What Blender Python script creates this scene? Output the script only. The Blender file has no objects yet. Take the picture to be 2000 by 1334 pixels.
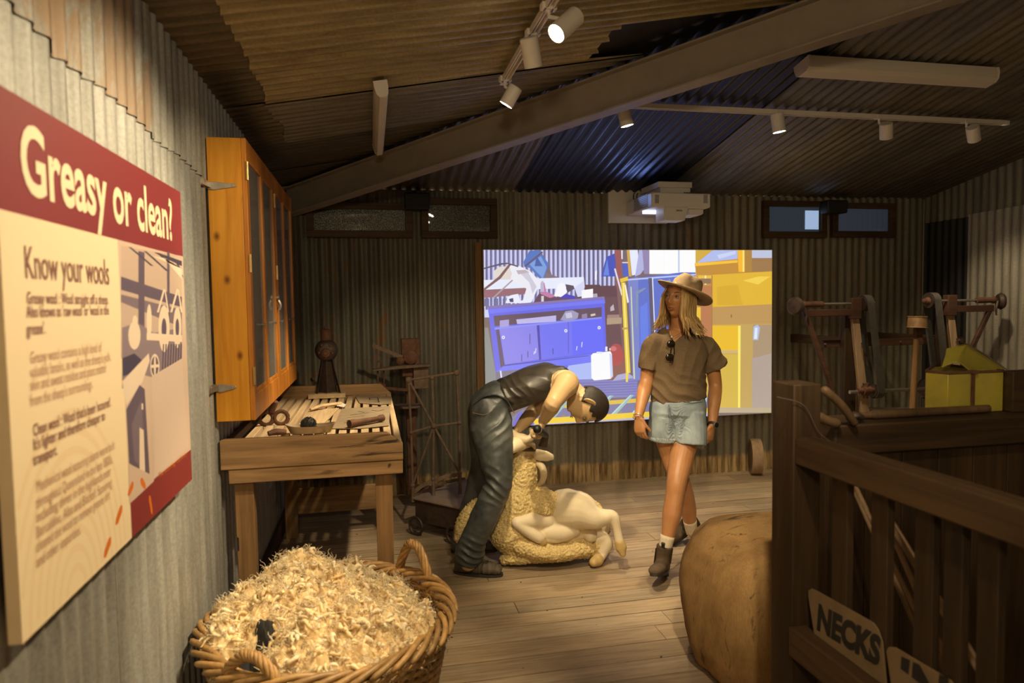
import bpy, bmesh, math, random
from mathutils import Vector, Matrix, Euler, noise
PI = math.pi
V = Vector
rnd = random.Random(7)
C = bpy.context.scene.collection
SC = bpy.context.scene

# ---------------------------------------------------------------- camera, world, exposure
FOC = 1333.0                      # focal length in pixels of the 2000 px wide frame (24 mm on 36 mm)
CAM = V((0, 0, 1.55))
yaw, pitch, roll = math.radians(11.66), math.radians(3.2), 0.0150
F = V((math.sin(yaw)*math.cos(pitch), math.cos(yaw)*math.cos(pitch), -math.sin(pitch)))
R0 = V((math.cos(yaw), -math.sin(yaw), 0)); U0 = R0.cross(F)
R = R0*math.cos(roll) - U0*math.sin(roll); U = U0*math.cos(roll) + R0*math.sin(roll)
cd = bpy.data.cameras.new('camera'); cam = bpy.data.objects.new('camera', cd); C.objects.link(cam)
cd.sensor_width = 36; cd.lens = 36*FOC/2000; cd.clip_start = 0.05
cam.matrix_world = Matrix(((R.x, U.x, -F.x, CAM.x), (R.y, U.y, -F.y, CAM.y), (R.z, U.z, -F.z, CAM.z), (0, 0, 0, 1)))
cd.dof.use_dof = True; cd.dof.focus_distance = 3.95; cd.dof.aperture_fstop = 2.6
SC.camera = cam
EXPO = 0.8
SC.view_settings.view_transform = 'Standard'; SC.view_settings.look = 'None'
SC.view_settings.gamma = 1; SC.view_settings.use_curve_mapping = False
SC.view_settings.exposure = EXPO
w = bpy.data.worlds.new('dim_shed_air'); SC.world = w; w.use_nodes = True
w.node_tree.nodes['Background'].inputs[0].default_value = (1.0, 0.66, 0.34, 1)
w.node_tree.nodes['Background'].inputs[1].default_value = 0.11

WARM = (1.0, 0.80, 0.50)
def at(px, py, X=None, Y=None, Z=None, D=None):
    d = F + R*((px-1000)/FOC) - U*((py-667)/FOC)
    if D is not None: t = D
    elif X is not None: t = (X-CAM.x)/d.x
    elif Y is not None: t = (Y-CAM.y)/d.y
    else: t = (Z-CAM.z)/d.z
    return CAM + d*t
XL, YB, XR, ZE, SL = -0.65, 5.57, 5.12, 2.47, 0.18      # left wall, back wall, right wall, eaves height, roof slope
def on_plane(px, py, p, n):
    d = F + R*((px-1000)/FOC) - U*((py-667)/FOC)
    return CAM + d*((p-CAM).dot(n)/d.dot(n))
def roof_left(px, py, off=0): return on_plane(px, py, V((XL, 0, ZE-off)), V((-SL, 0, 1)))
def roof_back(px, py, off=0): return on_plane(px, py, V((0, YB, ZE-off)), V((0, SL, 1)))

# spot lights: some sit in front of lamp heads (built below), others are added without one
def spot(name, loc, target, watts, angle, blend=0.6, col=WARM, size=0.03):
    l = bpy.data.lights.new(name, 'SPOT'); l.energy = watts; l.color = col
    l.spot_size = math.radians(angle); l.spot_blend = blend; l.shadow_soft_size = size
    o = bpy.data.objects.new(name, l); C.objects.link(o); o.location = loc
    o.rotation_euler = (V(target)-V(loc)).to_track_quat('-Z', 'Y').to_euler()
    return o

# ---------------------------------------------------------------- mesh building
def catmull(P, n):
    P = [V(p) for p in P]; out = []
    if len(P) < 3: return [P[0].lerp(P[-1], i/n) for i in range(n+1)]
    Q = [P[0]*2-P[1]] + P + [P[-1]*2-P[-2]]
    for i in range(1, len(Q)-2):
        a, b, c, d = Q[i-1:i+3]
        for k in range(n):
            t = k/n
            out.append(0.5*((2*b)+(c-a)*t+(2*a-5*b+4*c-d)*t*t+(3*b-a-3*c+d)*t**3))
    out.append(P[-1]); return out
def lerps(vals, m):
    out = []
    for i in range(m):
        f = i/(m-1)*(len(vals)-1); k = min(int(f), len(vals)-2); t = f-k
        a, b = vals[k], vals[k+1]
        t = t*t*(3-2*t)*0.5+t*0.5
        out.append(a*(1-t)+b*t if not isinstance(a, (tuple, list)) else tuple(x*(1-t)+y*t for x, y in zip(a, b)))
    return out
def basis(d, ref=None):
    d = V(d).normalized()
    r = V(ref) if ref is not None else (V((0, 0, 1)) if abs(d.z) < 0.95 else V((0, 1, 0)))
    s = r.cross(d)
    if s.length < 1e-5: s = V((1, 0.1, 0)).cross(d)
    s.normalize(); return s, d.cross(s)

class MB:
    def __init__(s): s.v = []; s.f = []; s.m = []; s.c = []; s.mat = 0; s.col = (1, 1, 1, 1)
    def add(s, vs, fs):
        b = len(s.v); s.v += [V(x) for x in vs]
        for f in fs: s.f.append([b+i for i in f]); s.m.append(s.mat); s.c.append(s.col)
        return s
    def box(s, c, size, rot=None):
        h = V(size)*0.5; M = rot if rot is not None else Matrix.Identity(3)
        if isinstance(M, Euler): M = M.to_matrix()
        vs = [V(c)+M@V((x*h.x, y*h.y, z*h.z)) for x in (-1, 1) for y in (-1, 1) for z in (-1, 1)]
        return s.add(vs, [(0, 1, 3, 2), (4, 6, 7, 5), (0, 4, 5, 1), (2, 3, 7, 6), (0, 2, 6, 4), (1, 5, 7, 3)])
    def bb(s, a, b): a, b = V(a), V(b); return s.box((a+b)/2, (abs(b.x-a.x), abs(b.y-a.y), abs(b.z-a.z)))
    def bar(s, a, b, wd, ht, ref=(0, 0, 1)):           # rectangular bar from a to b
        a, b = V(a), V(b); d = (b-a).normalized(); x, y = basis(d, ref)
        M = Matrix((x, d, y)).transposed()
        M = Matrix((x, y, d)).transposed()
        return s.box((a+b)/2, (wd, ht, (b-a).length), M)
    def rings(s, rs, closed=True, cap=True):
        n = len(rs[0]); b = len(s.v); fs = []
        for i in range(len(rs)-1):
            for k in range(n if closed else n-1):
                k2 = (k+1) % n
                fs.append((i*n+k, i*n+k2, (i+1)*n+k2, (i+1)*n+k))
        if cap and closed:
            fs.append(tuple(reversed(range(n)))); fs.append(tuple((len(rs)-1)*n+k for k in range(n)))
        return s.add([p for r in rs for p in r], fs)
    def tube(s, pts, rad, n=8, ref=None, smooth=0, cap=True, round_ends=False):   # rad: number, list, or list of (a,b)
        pts = catmull(pts, smooth) if smooth else [V(p) for p in pts]
        m = len(pts)
        if not isinstance(rad, (list, tuple)): rad = [rad]*2
        rad = [(r, r) if not isinstance(r, (tuple, list)) else r for r in rad]
        rad = rad if len(rad) == m else lerps(rad, m)
        rs = []; px = None
        for i, p in enumerate(pts):
            d = (pts[min(i+1, m-1)]-pts[max(i-1, 0)])
            if ref is not None or px is None: x, y = basis(d, ref)
            else:
                dn = d.normalized(); x = (px-dn*px.dot(dn)).normalized(); y = dn.cross(x)
            px = x; a, b = rad[i]
            rs.append([p+x*(a*math.cos(t*2*PI/n))+y*(b*math.sin(t*2*PI/n)) for t in range(n)])
        if round_ends:
            def dome(p, ring, d, r):
                return [[p+d*(r*math.sin(q))+(v-p)*math.cos(q) for v in ring] for q in (0.5, 0.95, 1.3)]
            d0 = (pts[0]-pts[1]).normalized(); d1 = (pts[-1]-pts[-2]).normalized()
            rs = list(reversed(dome(pts[0], rs[0], d0, min(rad[0])))) + rs + dome(pts[-1], rs[-1], d1, min(rad[-1]))
        return s.rings(rs, True, cap)
    def cyl(s, a, b, r0, r1=None, n=20): return s.tube([a, b], [r0, r1 if r1 is not None else r0], n)
    def lathe(s, prof, c=(0, 0, 0), axis=(0, 0, 1), n=28, ref=None):    # prof: (radius, height)
        x, y = basis(axis, ref); ax = V(axis).normalized(); c = V(c)
        rs = [[c+ax*h+(x*math.cos(t*2*PI/n)+y*math.sin(t*2*PI/n))*max(r, 1e-4) for t in range(n)] for r, h in prof]
        return s.rings(rs)
    def ell(s, c, rad, rot=None, nu=16, nv=10):
        M = rot if rot is not None else Matrix.Identity(3); c = V(c)
        rs = []
        for j in range(nv+1):
            q = -PI/2+PI*j/nv; cr = max(math.cos(q), 1e-3)
            rs.append([c+M@V((rad[0]*cr*math.cos(2*PI*i/nu), rad[1]*cr*math.sin(2*PI*i/nu), rad[2]*math.sin(q))) for i in range(nu)])
        return s.rings(rs)
    def prism(s, poly, off):                              # planar polygon pushed along off
        n = len(poly); off = V(off)
        vs = [V(p) for p in poly]+[V(p)+off for p in poly]
        return s.add(vs, [tuple(reversed(range(n))), tuple(range(n, 2*n))]+[(i, (i+1) % n, n+(i+1) % n, n+i) for i in range(n)])
    def poly(s, pts): return s.add(pts, [tuple(range(len(pts)))])
    def mesh(s, name, org=V((0, 0, 0))):
        me = bpy.data.meshes.new(name)
        me.from_pydata([tuple(p-org) for p in s.v], [], s.f)
        me.polygons.foreach_set('material_index', s.m)
        if any(c != (1, 1, 1, 1) for c in s.c):
            ca = me.color_attributes.new('Col', 'FLOAT_COLOR', 'CORNER'); k = 0; buf = []
            for p, c in zip(s.f, s.c):
                if isinstance(c, list): buf += [x for q in c for x in q]
                else: buf += list(c)*len(p)
            ca.data.foreach_set('color', buf)
        me.update(); return me
    def build(s, name, mats, parent=None, bevel=0, ang=40, kind=None, label=None, seg=2, fix=True):
        org = wloc(parent) if parent else V((0, 0, 0))
        me = s.mesh(name, org)
        if fix:
            bm = bmesh.new(); bm.from_mesh(me); bmesh.ops.recalc_face_normals(bm, faces=bm.faces); bm.to_mesh(me); bm.free()
        return finish(name, me, mats, parent, bevel, ang, kind, label, seg)
def finish(name, me, mats, parent=None, bevel=0, ang=40, kind=None, label=None, seg=2):
    for m in (mats if isinstance(mats, (list, tuple)) else [mats]): me.materials.append(m)
    if ang:
        me.shade_smooth()
        if ang < 180: me.set_sharp_from_angle(angle=math.radians(ang))
    o = bpy.data.objects.new(name, me); C.objects.link(o)
    if parent: o.parent = parent
    if bevel:
        b = o.modifiers.new('bevel', 'BEVEL'); b.width = bevel; b.segments = seg; b.limit_method = 'ANGLE'; b.angle_limit = math.radians(35)
    if kind: o['kind'] = kind
    if label: o['label'] = label
    return o
def wloc(o):
    p = V((0, 0, 0))
    while o: p += o.location; o = o.parent
    return p
def thing(name, loc, label, cat, group=None):
    o = bpy.data.objects.new(name, None); C.objects.link(o); o.location = loc; o.empty_display_size = 0.05
    return tag(o, label, cat, group)
def tag(o, label, cat, group=None):
    o['label'] = label; o['category'] = cat
    if group: o['group'] = group
    return o
def dup(root, loc, rz=0, label=None):
    kids = {}
    def cp(o, parent):
        c = o.copy(); C.objects.link(c); c.parent = parent
        for ch in [x for x in bpy.data.objects if x.parent == o]: cp(ch, c)
        return c
    r = cp(root, root.parent); r.location = loc; r.rotation_euler = (0, 0, rz)
    if label: r['label'] = label
    return r
def fuse(mb, voxel, smooth=4, fac=0.5):                   # overlapping solids -> one continuous skin
    me = mb.mesh('tmp'); o = bpy.data.objects.new('tmp', me); C.objects.link(o)
    bm = bmesh.new(); bm.from_mesh(me); bmesh.ops.recalc_face_normals(bm, faces=bm.faces); bm.to_mesh(me); bm.free()
    r = o.modifiers.new('r', 'REMESH'); r.mode = 'VOXEL'; r.voxel_size = voxel; r.use_smooth_shade = True
    if smooth:
        k = o.modifiers.new('s', 'SMOOTH'); k.factor = fac; k.iterations = smooth
    dg = bpy.context.evaluated_depsgraph_get(); ev = o.evaluated_get(dg)
    out = bpy.data.meshes.new_from_object(ev); bpy.data.objects.remove(o)
    return out
def shift(me, org):
    me.transform(Matrix.Translation(-V(org))); return me
_txt = {}
def text_polys(string, size, bold=0.0, xs=1.0, align='LEFT', space=1.0):       # flat lettering as polygons in x,y
    c = bpy.data.curves.new('t', 'FONT'); c.body = string; c.size = size; c.offset = bold; c.align_x = align; c.space_line = space
    c.resolution_u = 4
    o = bpy.data.objects.new('t', c); C.objects.link(o)
    dg = bpy.context.evaluated_depsgraph_get(); me = bpy.data.meshes.new_from_object(o.evaluated_get(dg))
    vs = [(v.co.x*xs, v.co.y) for v in me.vertices]; fs = [tuple(p.vertices) for p in me.polygons]
    bpy.data.objects.remove(o); bpy.data.meshes.remove(me)
    return vs, fs
# ---------------------------------------------------------------- materials (all procedural)
def nmat(name):
    m = bpy.data.materials.new(name); m.use_nodes = True; nt = m.node_tree
    return m, nt, nt.nodes['Principled BSDF'], nt.nodes, nt.links
def ramp(nt, a, b, p0=0.0, p1=1.0):
    r = nt.nodes.new('ShaderNodeValToRGB'); e = r.color_ramp.elements
    e[0].position = p0; e[1].position = p1; e[0].color = (*a, 1) if len(a) == 3 else a; e[1].color = (*b, 1) if len(b) == 3 else b
    return r
def coords(nt, scale=(1, 1, 1), kind='Object'):
    t = nt.nodes.new('ShaderNodeTexCoord'); mp = nt.nodes.new('ShaderNodeMapping'); mp.inputs['Scale'].default_value = scale
    nt.links.new(t.outputs[kind], mp.inputs['Vector']); return mp.outputs[0]
def noise_tex(nt, vec, scale, detail=4, rough=0.6, dist=0.0):
    n = nt.nodes.new('ShaderNodeTexNoise'); n.inputs['Scale'].default_value = scale; n.inputs['Detail'].default_value = detail
    n.inputs['Roughness'].default_value = rough; n.inputs['Distortion'].default_value = dist
    nt.links.new(vec, n.inputs['Vector']); return n.outputs['Fac']
def bump(nt, fac, b, strength=0.3, dist=0.01):
    k = nt.nodes.new('ShaderNodeBump'); k.inputs['Strength'].default_value = strength; k.inputs['Distance'].default_value = dist
    nt.links.new(fac, k.inputs['Height']); nt.links.new(k.outputs[0], b.inputs['Normal'])
def mix(nt, a, b, fac, mode='MIX'):
    m = nt.nodes.new('ShaderNodeMix'); m.data_type = 'RGBA'; m.blend_type = mode
    for sock, v in ((m.inputs[0], fac), (m.inputs[6], a), (m.inputs[7], b)):
        if isinstance(v, (int, float)): sock.default_value = v
        elif isinstance(v, (tuple, list)): sock.default_value = (*v, 1) if len(v) == 3 else v
        else: nt.links.new(v, sock)
    return m.outputs[2]
def surf(name, c1, c2=None, rough=0.6, metal=0.0, scale=20, bmp=0.1, stretch=(1, 1, 1), p0=0.3, p1=0.7, dist=0.004, spec=None):
    m, nt, b, N, L = nmat(name); c2 = c2 or tuple(x*0.75 for x in c1)
    f = noise_tex(nt, coords(nt, stretch), scale); r = ramp(nt, c2, c1, p0, p1); L.new(f, r.inputs[0]); L.new(r.outputs[0], b.inputs['Base Color'])
    b.inputs['Roughness'].default_value = rough; b.inputs['Metallic'].default_value = metal
    if spec is not None: b.inputs['Specular IOR Level'].default_value = spec
    if bmp: bump(nt, f, b, bmp, dist)
    return m
def wood(name, c1, c2, axis='X', rough=0.65, grain=1.0, bmp=0.25, dark=None, knots=False):
    m, nt, b, N, L = nmat(name)
    st = {'X': (0.9, 14, 14), 'Y': (14, 0.9, 14), 'Z': (14, 14, 0.9)}[axis]
    v = coords(nt, st); f = noise_tex(nt, v, 3.2*grain, 7, 0.62, 0.5); f2 = noise_tex(nt, coords(nt, tuple(x*0.25+0.4 for x in st)), 1.7*grain, 3, 0.5)
    r = ramp(nt, c2, c1, 0.32, 0.66); L.new(f, r.inputs[0])
    r2 = ramp(nt, (0.45, 0.42, 0.4), (1.12, 1.1, 1.08), 0.28, 0.62); L.new(f2, r2.inputs[0])
    col = mix(nt, r.outputs[0], r2.outputs[0], 0.75, 'MULTIPLY')
    if dark:                                            # weathered dark splits
        f3 = noise_tex(nt, coords(nt, tuple(x*0.5 for x in st)), 2.6, 5, 0.7, 1.0); r3 = ramp(nt, (1, 1, 1), (0, 0, 0), 0.31, 0.39); L.new(f3, r3.inputs[0])
        col = mix(nt, col, dark, r3.outputs[0])
    if knots:
        vo = N.new('ShaderNodeTexVoronoi'); vo.voronoi_dimensions = '2D'; vo.inputs['Scale'].default_value = 4.2; sx = N.new('ShaderNodeSeparateXYZ'); cx_ = N.new('ShaderNodeCombineXYZ'); ad = N.new('ShaderNodeMath'); L.new(coords(nt, (1.5, 1.5, 1.0)), sx.inputs[0]); L.new(sx.outputs[0], ad.inputs[0]); L.new(sx.outputs[1], ad.inputs[1]); L.new(ad.outputs[0], cx_.inputs[0]); L.new(sx.outputs[2], cx_.inputs[1]); L.new(cx_.outputs[0], vo.inputs['Vector'])
        r4 = ramp(nt, (0.22, 0.13, 0.07), (1, 1, 1), 0.02, 0.11); L.new(vo.outputs['Distance'], r4.inputs[0]); col = mix(nt, col, r4.outputs[0], 0.9, 'MULTIPLY')
    L.new(col, b.inputs['Base Color']); b.inputs['Roughness'].default_value = rough; b.inputs['Specular IOR Level'].default_value = 0.3
    bump(nt, f, b, bmp, 0.004); return m
def glow(name, col, strength):
    m, nt, b, N, L = nmat(name); b.inputs['Base Color'].default_value = (*col, 1)
    b.inputs['Emission Color'].default_value = (*col, 1); b.inputs['Emission Strength'].default_value = strength; return m
def glass(name, tint=(1, 1, 1), rough=0.02, sheen=0.0):                # thin pane: mostly see-through with a real reflection
    m, nt, b, N, L = nmat(name); N.remove(b)
    t = N.new('ShaderNodeBsdfTransparent'); t.inputs[0].default_value = (*tint, 1); g = N.new('ShaderNodeBsdfGlossy'); g.inputs['Roughness'].default_value = rough
    fr = N.new('ShaderNodeFresnel'); fr.inputs[0].default_value = 1.5; x = N.new('ShaderNodeMixShader')
    L.new(fr.outputs[0], x.inputs[0]); L.new(t.outputs[0], x.inputs[1]); L.new(g.outputs[0], x.inputs[2]); out = x.outputs[0]
    if sheen:                                            # pale diffuse layer standing in for the pane's grey reflection
        df = N.new('ShaderNodeBsdfDiffuse'); df.inputs[0].default_value = (0.55, 0.50, 0.45, 1); y = N.new('ShaderNodeMixShader'); y.inputs[0].default_value = sheen; L.new(out, y.inputs[1]); L.new(df.outputs[0], y.inputs[2]); out = y.outputs[0]
    L.new(out, N['Material Output'].inputs[0]); return m

def corrugated_mat(name, axis, rust=(0.20, 0.085, 0.02), metal=0.25, rough=0.55, zbase=None):
    m, nt, b, N, L = nmat(name)
    at_ = N.new('ShaderNodeAttribute'); at_.attribute_name = 'Col'
    st = {'X': (0.5, 6, 6), 'Y': (6, 0.5, 6), 'Z': (6, 6, 0.5)}[axis]
    f = noise_tex(nt, coords(nt, st), 2.5, 6, 0.65, 0.3); r = ramp(nt, (0.5, 0.48, 0.45), (1.15, 1.15, 1.15), 0.3, 0.68); L.new(f, r.inputs[0])
    col = mix(nt, at_.outputs['Color'], r.outputs[0], 0.85, 'MULTIPLY')
    sp = noise_tex(nt, coords(nt), 90, 3, 0.7); rs = ramp(nt, (0.7, 0.7, 0.7), (1.15, 1.15, 1.15), 0.35, 0.65); L.new(sp, rs.inputs[0])
    col = mix(nt, col, rs.outputs[0], 0.6, 'MULTIPLY')
    fr = noise_tex(nt, coords(nt, tuple(0.8+x*0.2 for x in st)), 2.6, 9, 0.74, 0.9)
    th = N.new('ShaderNodeMath'); th.operation = 'ADD'; L.new(fr, th.inputs[0]); L.new(at_.outputs['Alpha'], th.inputs[1])
    rr = ramp(nt, (0, 0, 0), (0.8, 0.8, 0.8), 0.90, 1.16); L.new(th.outputs[0], rr.inputs[0])
    frc = rr.outputs[0]
    if zbase is not None:                               # rusted, crusted foot of the sheets
        g = N.new('ShaderNodeNewGeometry'); sx = N.new('ShaderNodeSeparateXYZ'); L.new(g.outputs['Position'], sx.inputs[0])
        z2 = N.new('ShaderNodeMath'); z2.operation = 'MULTIPLY_ADD'; L.new(noise_tex(nt, coords(nt), 5, 3, 0.6), z2.inputs[0]); z2.inputs[1].default_value = -0.12; L.new(sx.outputs[2], z2.inputs[2])
        rz = ramp(nt, (1, 1, 1), (0, 0, 0), zbase-0.02, zbase+0.015); L.new(z2.outputs[0], rz.inputs[0])
        lt = noise_tex(nt, coords(nt, st), 5, 5, 0.7); rl = ramp(nt, (0.14, 0.078, 0.03), (0.52, 0.37, 0.18), 0.36, 0.58); L.new(lt, rl.inputs[0])
        col = mix(nt, col, rl.outputs[0], rz.outputs[0])
    col = mix(nt, col, rust, frc)
    L.new(col, b.inputs['Base Color']); b.inputs['Metallic'].default_value = metal; b.inputs['Roughness'].default_value = rough
    bump(nt, sp, b, 0.08, 0.003); return m

M = {}
M['corr_left'] = corrugated_mat('galvanised_wall_sheet', 'Z', rust=(0.22, 0.115, 0.036), metal=0.15)
M['corr_back'] = corrugated_mat('weathered_wall_sheet', 'Z', zbase=0.10)
M['corr_roof_left'] = corrugated_mat('rusty_roof_sheet', 'X', rust=(0.17, 0.085, 0.028), metal=0.35, rough=0.42)
M['corr_roof_back'] = corrugated_mat('dark_roof_sheet', 'Y', metal=0.3, rough=0.45)
M['steel_paint'] = surf('beige_painted_steel', (0.30, 0.25, 0.19), (0.24, 0.20, 0.15), 0.5, 0, 8, 0.03)
M['pine'] = wood('varnished_pine', (0.74, 0.35, 0.035), (0.54, 0.21, 0.014), 'Z', 0.32, 0.6, 0.08, knots=True)
M['pine_dark'] = wood('varnished_pine_rails', (0.58, 0.23, 0.030), (0.36, 0.12, 0.012), 'Z', 0.35, 0.8, 0.08)
M['old_x'] = wood('worn_hardwood', (0.37, 0.225, 0.105), (0.20, 0.115, 0.05), 'X', 0.6, 0.8, 0.3, (0.03, 0.018, 0.01))
M['old_y'] = wood('worn_hardwood_long', (0.46, 0.29, 0.14), (0.28, 0.16, 0.07), 'Y', 0.65, 0.8, 0.3)
M['old_z'] = wood('worn_hardwood_upright', (0.36, 0.21, 0.09), (0.20, 0.11, 0.045), 'Z', 0.65, 0.8, 0.3)
M['dusty_y'] = wood('dusty_slat_wood', (0.62, 0.47, 0.29), (0.44, 0.31, 0.17), 'Y', 0.8, 0.8, 0.2)
M['dark_x'] = wood('dark_bin_wood', (0.070, 0.040, 0.018), (0.032, 0.018, 0.009), 'X', 0.65, 0.7, 0.3)
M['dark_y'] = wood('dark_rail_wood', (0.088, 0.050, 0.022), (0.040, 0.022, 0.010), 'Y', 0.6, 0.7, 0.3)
M['dark_z'] = wood('dark_post_wood', (0.060, 0.034, 0.015), (0.026, 0.015, 0.008), 'Z', 0.65, 0.7, 0.3)
M['ply'] = wood('pale_dusty_board', (0.42, 0.29, 0.18), (0.30, 0.20, 0.12), 'Z', 0.8, 0.7, 0.2)
M['window_wood'] = wood('brown_window_wood', (0.10, 0.055, 0.025), (0.05, 0.028, 0.013), 'X', 0.6, 0.7, 0.2)
M['iron'] = surf('dark_cast_iron', (0.080, 0.050, 0.037), (0.042, 0.027, 0.021), 0.55, 0.3, 30, 0.3)
M['rust_iron'] = surf('rusty_iron', (0.17, 0.075, 0.038), (0.075, 0.034, 0.02), 0.75, 0.2, 25, 0.4)
M['dust_iron'] = surf('dusty_brown_iron', (0.20, 0.135, 0.09), (0.11, 0.070, 0.046), 0.8, 0.1, 25, 0.3)
M['stick'] = wood('handled_brown_wood', (0.13, 0.080, 0.042), (0.075, 0.045, 0.024), 'Z', 0.6, 0.7, 0.2)
M['redwood'] = wood('red_brown_frame_wood', (0.105, 0.050, 0.030), (0.055, 0.027, 0.017), 'X', 0.6, 0.7, 0.2)
M['steel'] = surf('bare_steel', (0.42, 0.38, 0.33), (0.3, 0.27, 0.23), 0.4, 0.8, 30, 0.05)
M['belt'] = surf('drive_belt', (0.075, 0.066, 0.055), (0.045, 0.04, 0.034), 0.8, 0, 30, 0.2)
M['white'] = surf('white_fitting', (0.80, 0.74, 0.66), (0.76, 0.70, 0.62), 0.45, 0, 6, 0.0)
M['offwhite'] = surf('projector_white', (0.78, 0.74, 0.68), (0.74, 0.70, 0.64), 0.4, 0, 6, 0.0)
M['grille'] = surf('grille_grey', (0.28, 0.26, 0.23), (0.22, 0.2, 0.18), 0.6, 0, 60, 0.0)
M['black'] = surf('matt_black', (0.012, 0.012, 0.012), (0.008, 0.008, 0.008), 0.5, 0, 20, 0.05)
M['glass'] = glass('window_glass', (0.86, 0.88, 0.9))
M['cab_glass'] = glass('cabinet_glass', (0.85, 0.84, 0.82), 0.05, 0.16)
M['lens'] = glow('lit_lamp_lens', (1.0, 0.86, 0.62), 30)
M['sign_tin'] = surf('brown_tin_plate', (0.24, 0.165, 0.09), (0.17, 0.115, 0.06), 0.65, 0.2, 10, 0.1)
M['tin'] = surf('dusty_tin_plate', (0.40, 0.31, 0.20), (0.30, 0.22, 0.14), 0.65, 0.3, 14, 0.15)
M['brass'] = surf('aged_brass', (0.5, 0.33, 0.12), (0.35, 0.22, 0.08), 0.4, 0.8, 30, 0.05)
# ---------------------------------------------------------------- lights that belong to the lamp heads
# (see track lamps below for their bodies)
# ---------------------------------------------------------------- setting: floor, walls, roof
PER = 0.076
def corr(mb, o, u, v, n, wid, vr, amp=0.009, col=(0.4, 0.4, 0.38, 0), seg=6, rows=1, jag=0.0):
    """corrugated sheet: o origin, u across the ridges, v along them, n towards the room; vr(s) gives the start and end along v"""
    o, u, v, n = V(o), V(u), V(v), V(n)
    k = max(2, int(wid/PER*seg)); b = len(mb.v); fs = []
    for i in range(k+1):
        s = wid*i/k; a, e = vr(s); h = amp*math.sin((o.dot(u)+s)/PER*2*PI)
        j = jag*noise.noise(V((s*9, a*3, 1.7)))
        for r in range(rows+1):
            t = a+(e-a)*r/rows + (j if r == 0 else 0)
            mb.v.append(o+u*s+v*t+n*h)
    R_ = rows+1
    for i in range(k):
        for r in range(rows):
            fs.append([b+i*R_+r, b+(i+1)*R_+r, b+(i+1)*R_+r+1, b+i*R_+r+1])
    for f in fs: mb.f.append(f); mb.m.append(0); mb.c.append(col)

# floor of individual boards running across the room
fl = MB(); y = -1.2; br = random.Random(3)
while y < YB+0.05:
    wd = 0.128+br.random()*0.02; x = XL-0.08-br.random()*1.5
    while x < XR+0.1:
        ln = 1.6+br.random()*2.2; k = 0.85+br.random()*0.35; hue = br.random()
        fl.col = (0.36*k, (0.262+0.02*hue)*k, (0.162+0.03*hue)*k, 1)
        x0, x1 = max(x, XL-0.1), min(x+ln-0.003, XR+0.1); dz = br.uniform(-0.0015, 0.001)
        if x1 > x0: fl.bb((x0, y, -0.03), (x1, y+wd-0.0045-0.004*br.random(), dz))
        x += ln
    y += wd
fl.col = (0.012, 0.008, 0.005, 1); fl.bb((XL-0.1, -1.2, -0.06), (XR+0.1, YB+0.1, -0.028))
m, nt, b, N, L = nmat('floor_boards')
a = N.new('ShaderNodeAttribute'); a.attribute_name = 'Col'
f = noise_tex(nt, coords(nt, (0.7, 12, 12)), 4, 7, 0.65, 0.5); r = ramp(nt, (0.55, 0.52, 0.48), (1.15, 1.15, 1.15), 0.3, 0.65); L.new(f, r.inputs[0])
c = mix(nt, a.outputs[0], r.outputs[0], 0.8, 'MULTIPLY')
f2 = noise_tex(nt, coords(nt), 1.6, 4, 0.6); r2 = ramp(nt, (0.7, 0.7, 0.7), (1.1, 1.08, 1.05), 0.35, 0.62); L.new(f2, r2.inputs[0])
c = mix(nt, c, r2.outputs[0], 0.7, 'MULTIPLY')
f3 = noise_tex(nt, coords(nt), 26, 2, 0.5); r3 = ramp(nt, (1, 1, 1), (0, 0, 0), 0.235, 0.27); L.new(f3, r3.inputs[0])
c = mix(nt, c, (0.03, 0.02, 0.01), r3.outputs[0])
L.new(c, b.inputs['Base Color']); b.inputs['Roughness'].default_value = 0.6; b.inputs['Specular IOR Level'].default_value = 0.3; bump(nt, f, b, 0.35, 0.004)
fl.build('floor', m, ang=0, kind='structure')

# left wall: lower and upper overlapping sheets, seen almost edge on
wl = MB(); lr = random.Random(11)
y = -1.2
while y < YB:
    wd = min(0.81, YB-y); k = 0.92+0.14*lr.random()
    corr(wl, (XL+0.002*(lr.random()), y, 0), (0, 1, 0), (0, 0, 1), (1, 0, 0), wd, lambda s: (0.0, ZE), 0.008, (0.35*k, 0.345*k, 0.315*k, 0.05), rows=4)
    y += 0.76
for (y0, y1, zb, tone, ru) in ((-0.6, 0.9, 2.10, 0.9, 0.34), (0.88, 1.66, 2.12, 0.85, 0.40), (1.63, 2.30, 2.09, 0.9, 0.47), (2.29, 2.98, 2.07, 1.0, 0.12), (2.96, 3.9, 2.06, 0.98, 0.1)):
    corr(wl, (XL+0.0065, y0, 0), (0, 1, 0), (0, 0, 1), (1, 0, 0), y1-y0, lambda s, zb=zb: (zb+0.012*math.sin(s*5), ZE), 0.008, (0.35*tone, 0.34*tone, 0.30*tone, ru), rows=4, jag=0.007)
wl.build('wall_left', M['corr_left'], kind='structure', ang=70, fix=False)
# back wall
wb = MB(); br = random.Random(5); x = XL
while x < XR:
    wd = min(0.78, XR-x); k = 0.8+0.4*br.random(); cool = br.random()
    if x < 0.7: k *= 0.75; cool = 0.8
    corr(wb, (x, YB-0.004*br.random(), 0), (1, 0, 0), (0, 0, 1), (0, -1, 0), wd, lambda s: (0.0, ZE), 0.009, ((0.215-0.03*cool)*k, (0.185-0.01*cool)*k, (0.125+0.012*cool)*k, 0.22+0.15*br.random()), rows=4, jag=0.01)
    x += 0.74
wb.build('wall_back', M['corr_back'], kind='structure', ang=70, fix=False)
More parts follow.
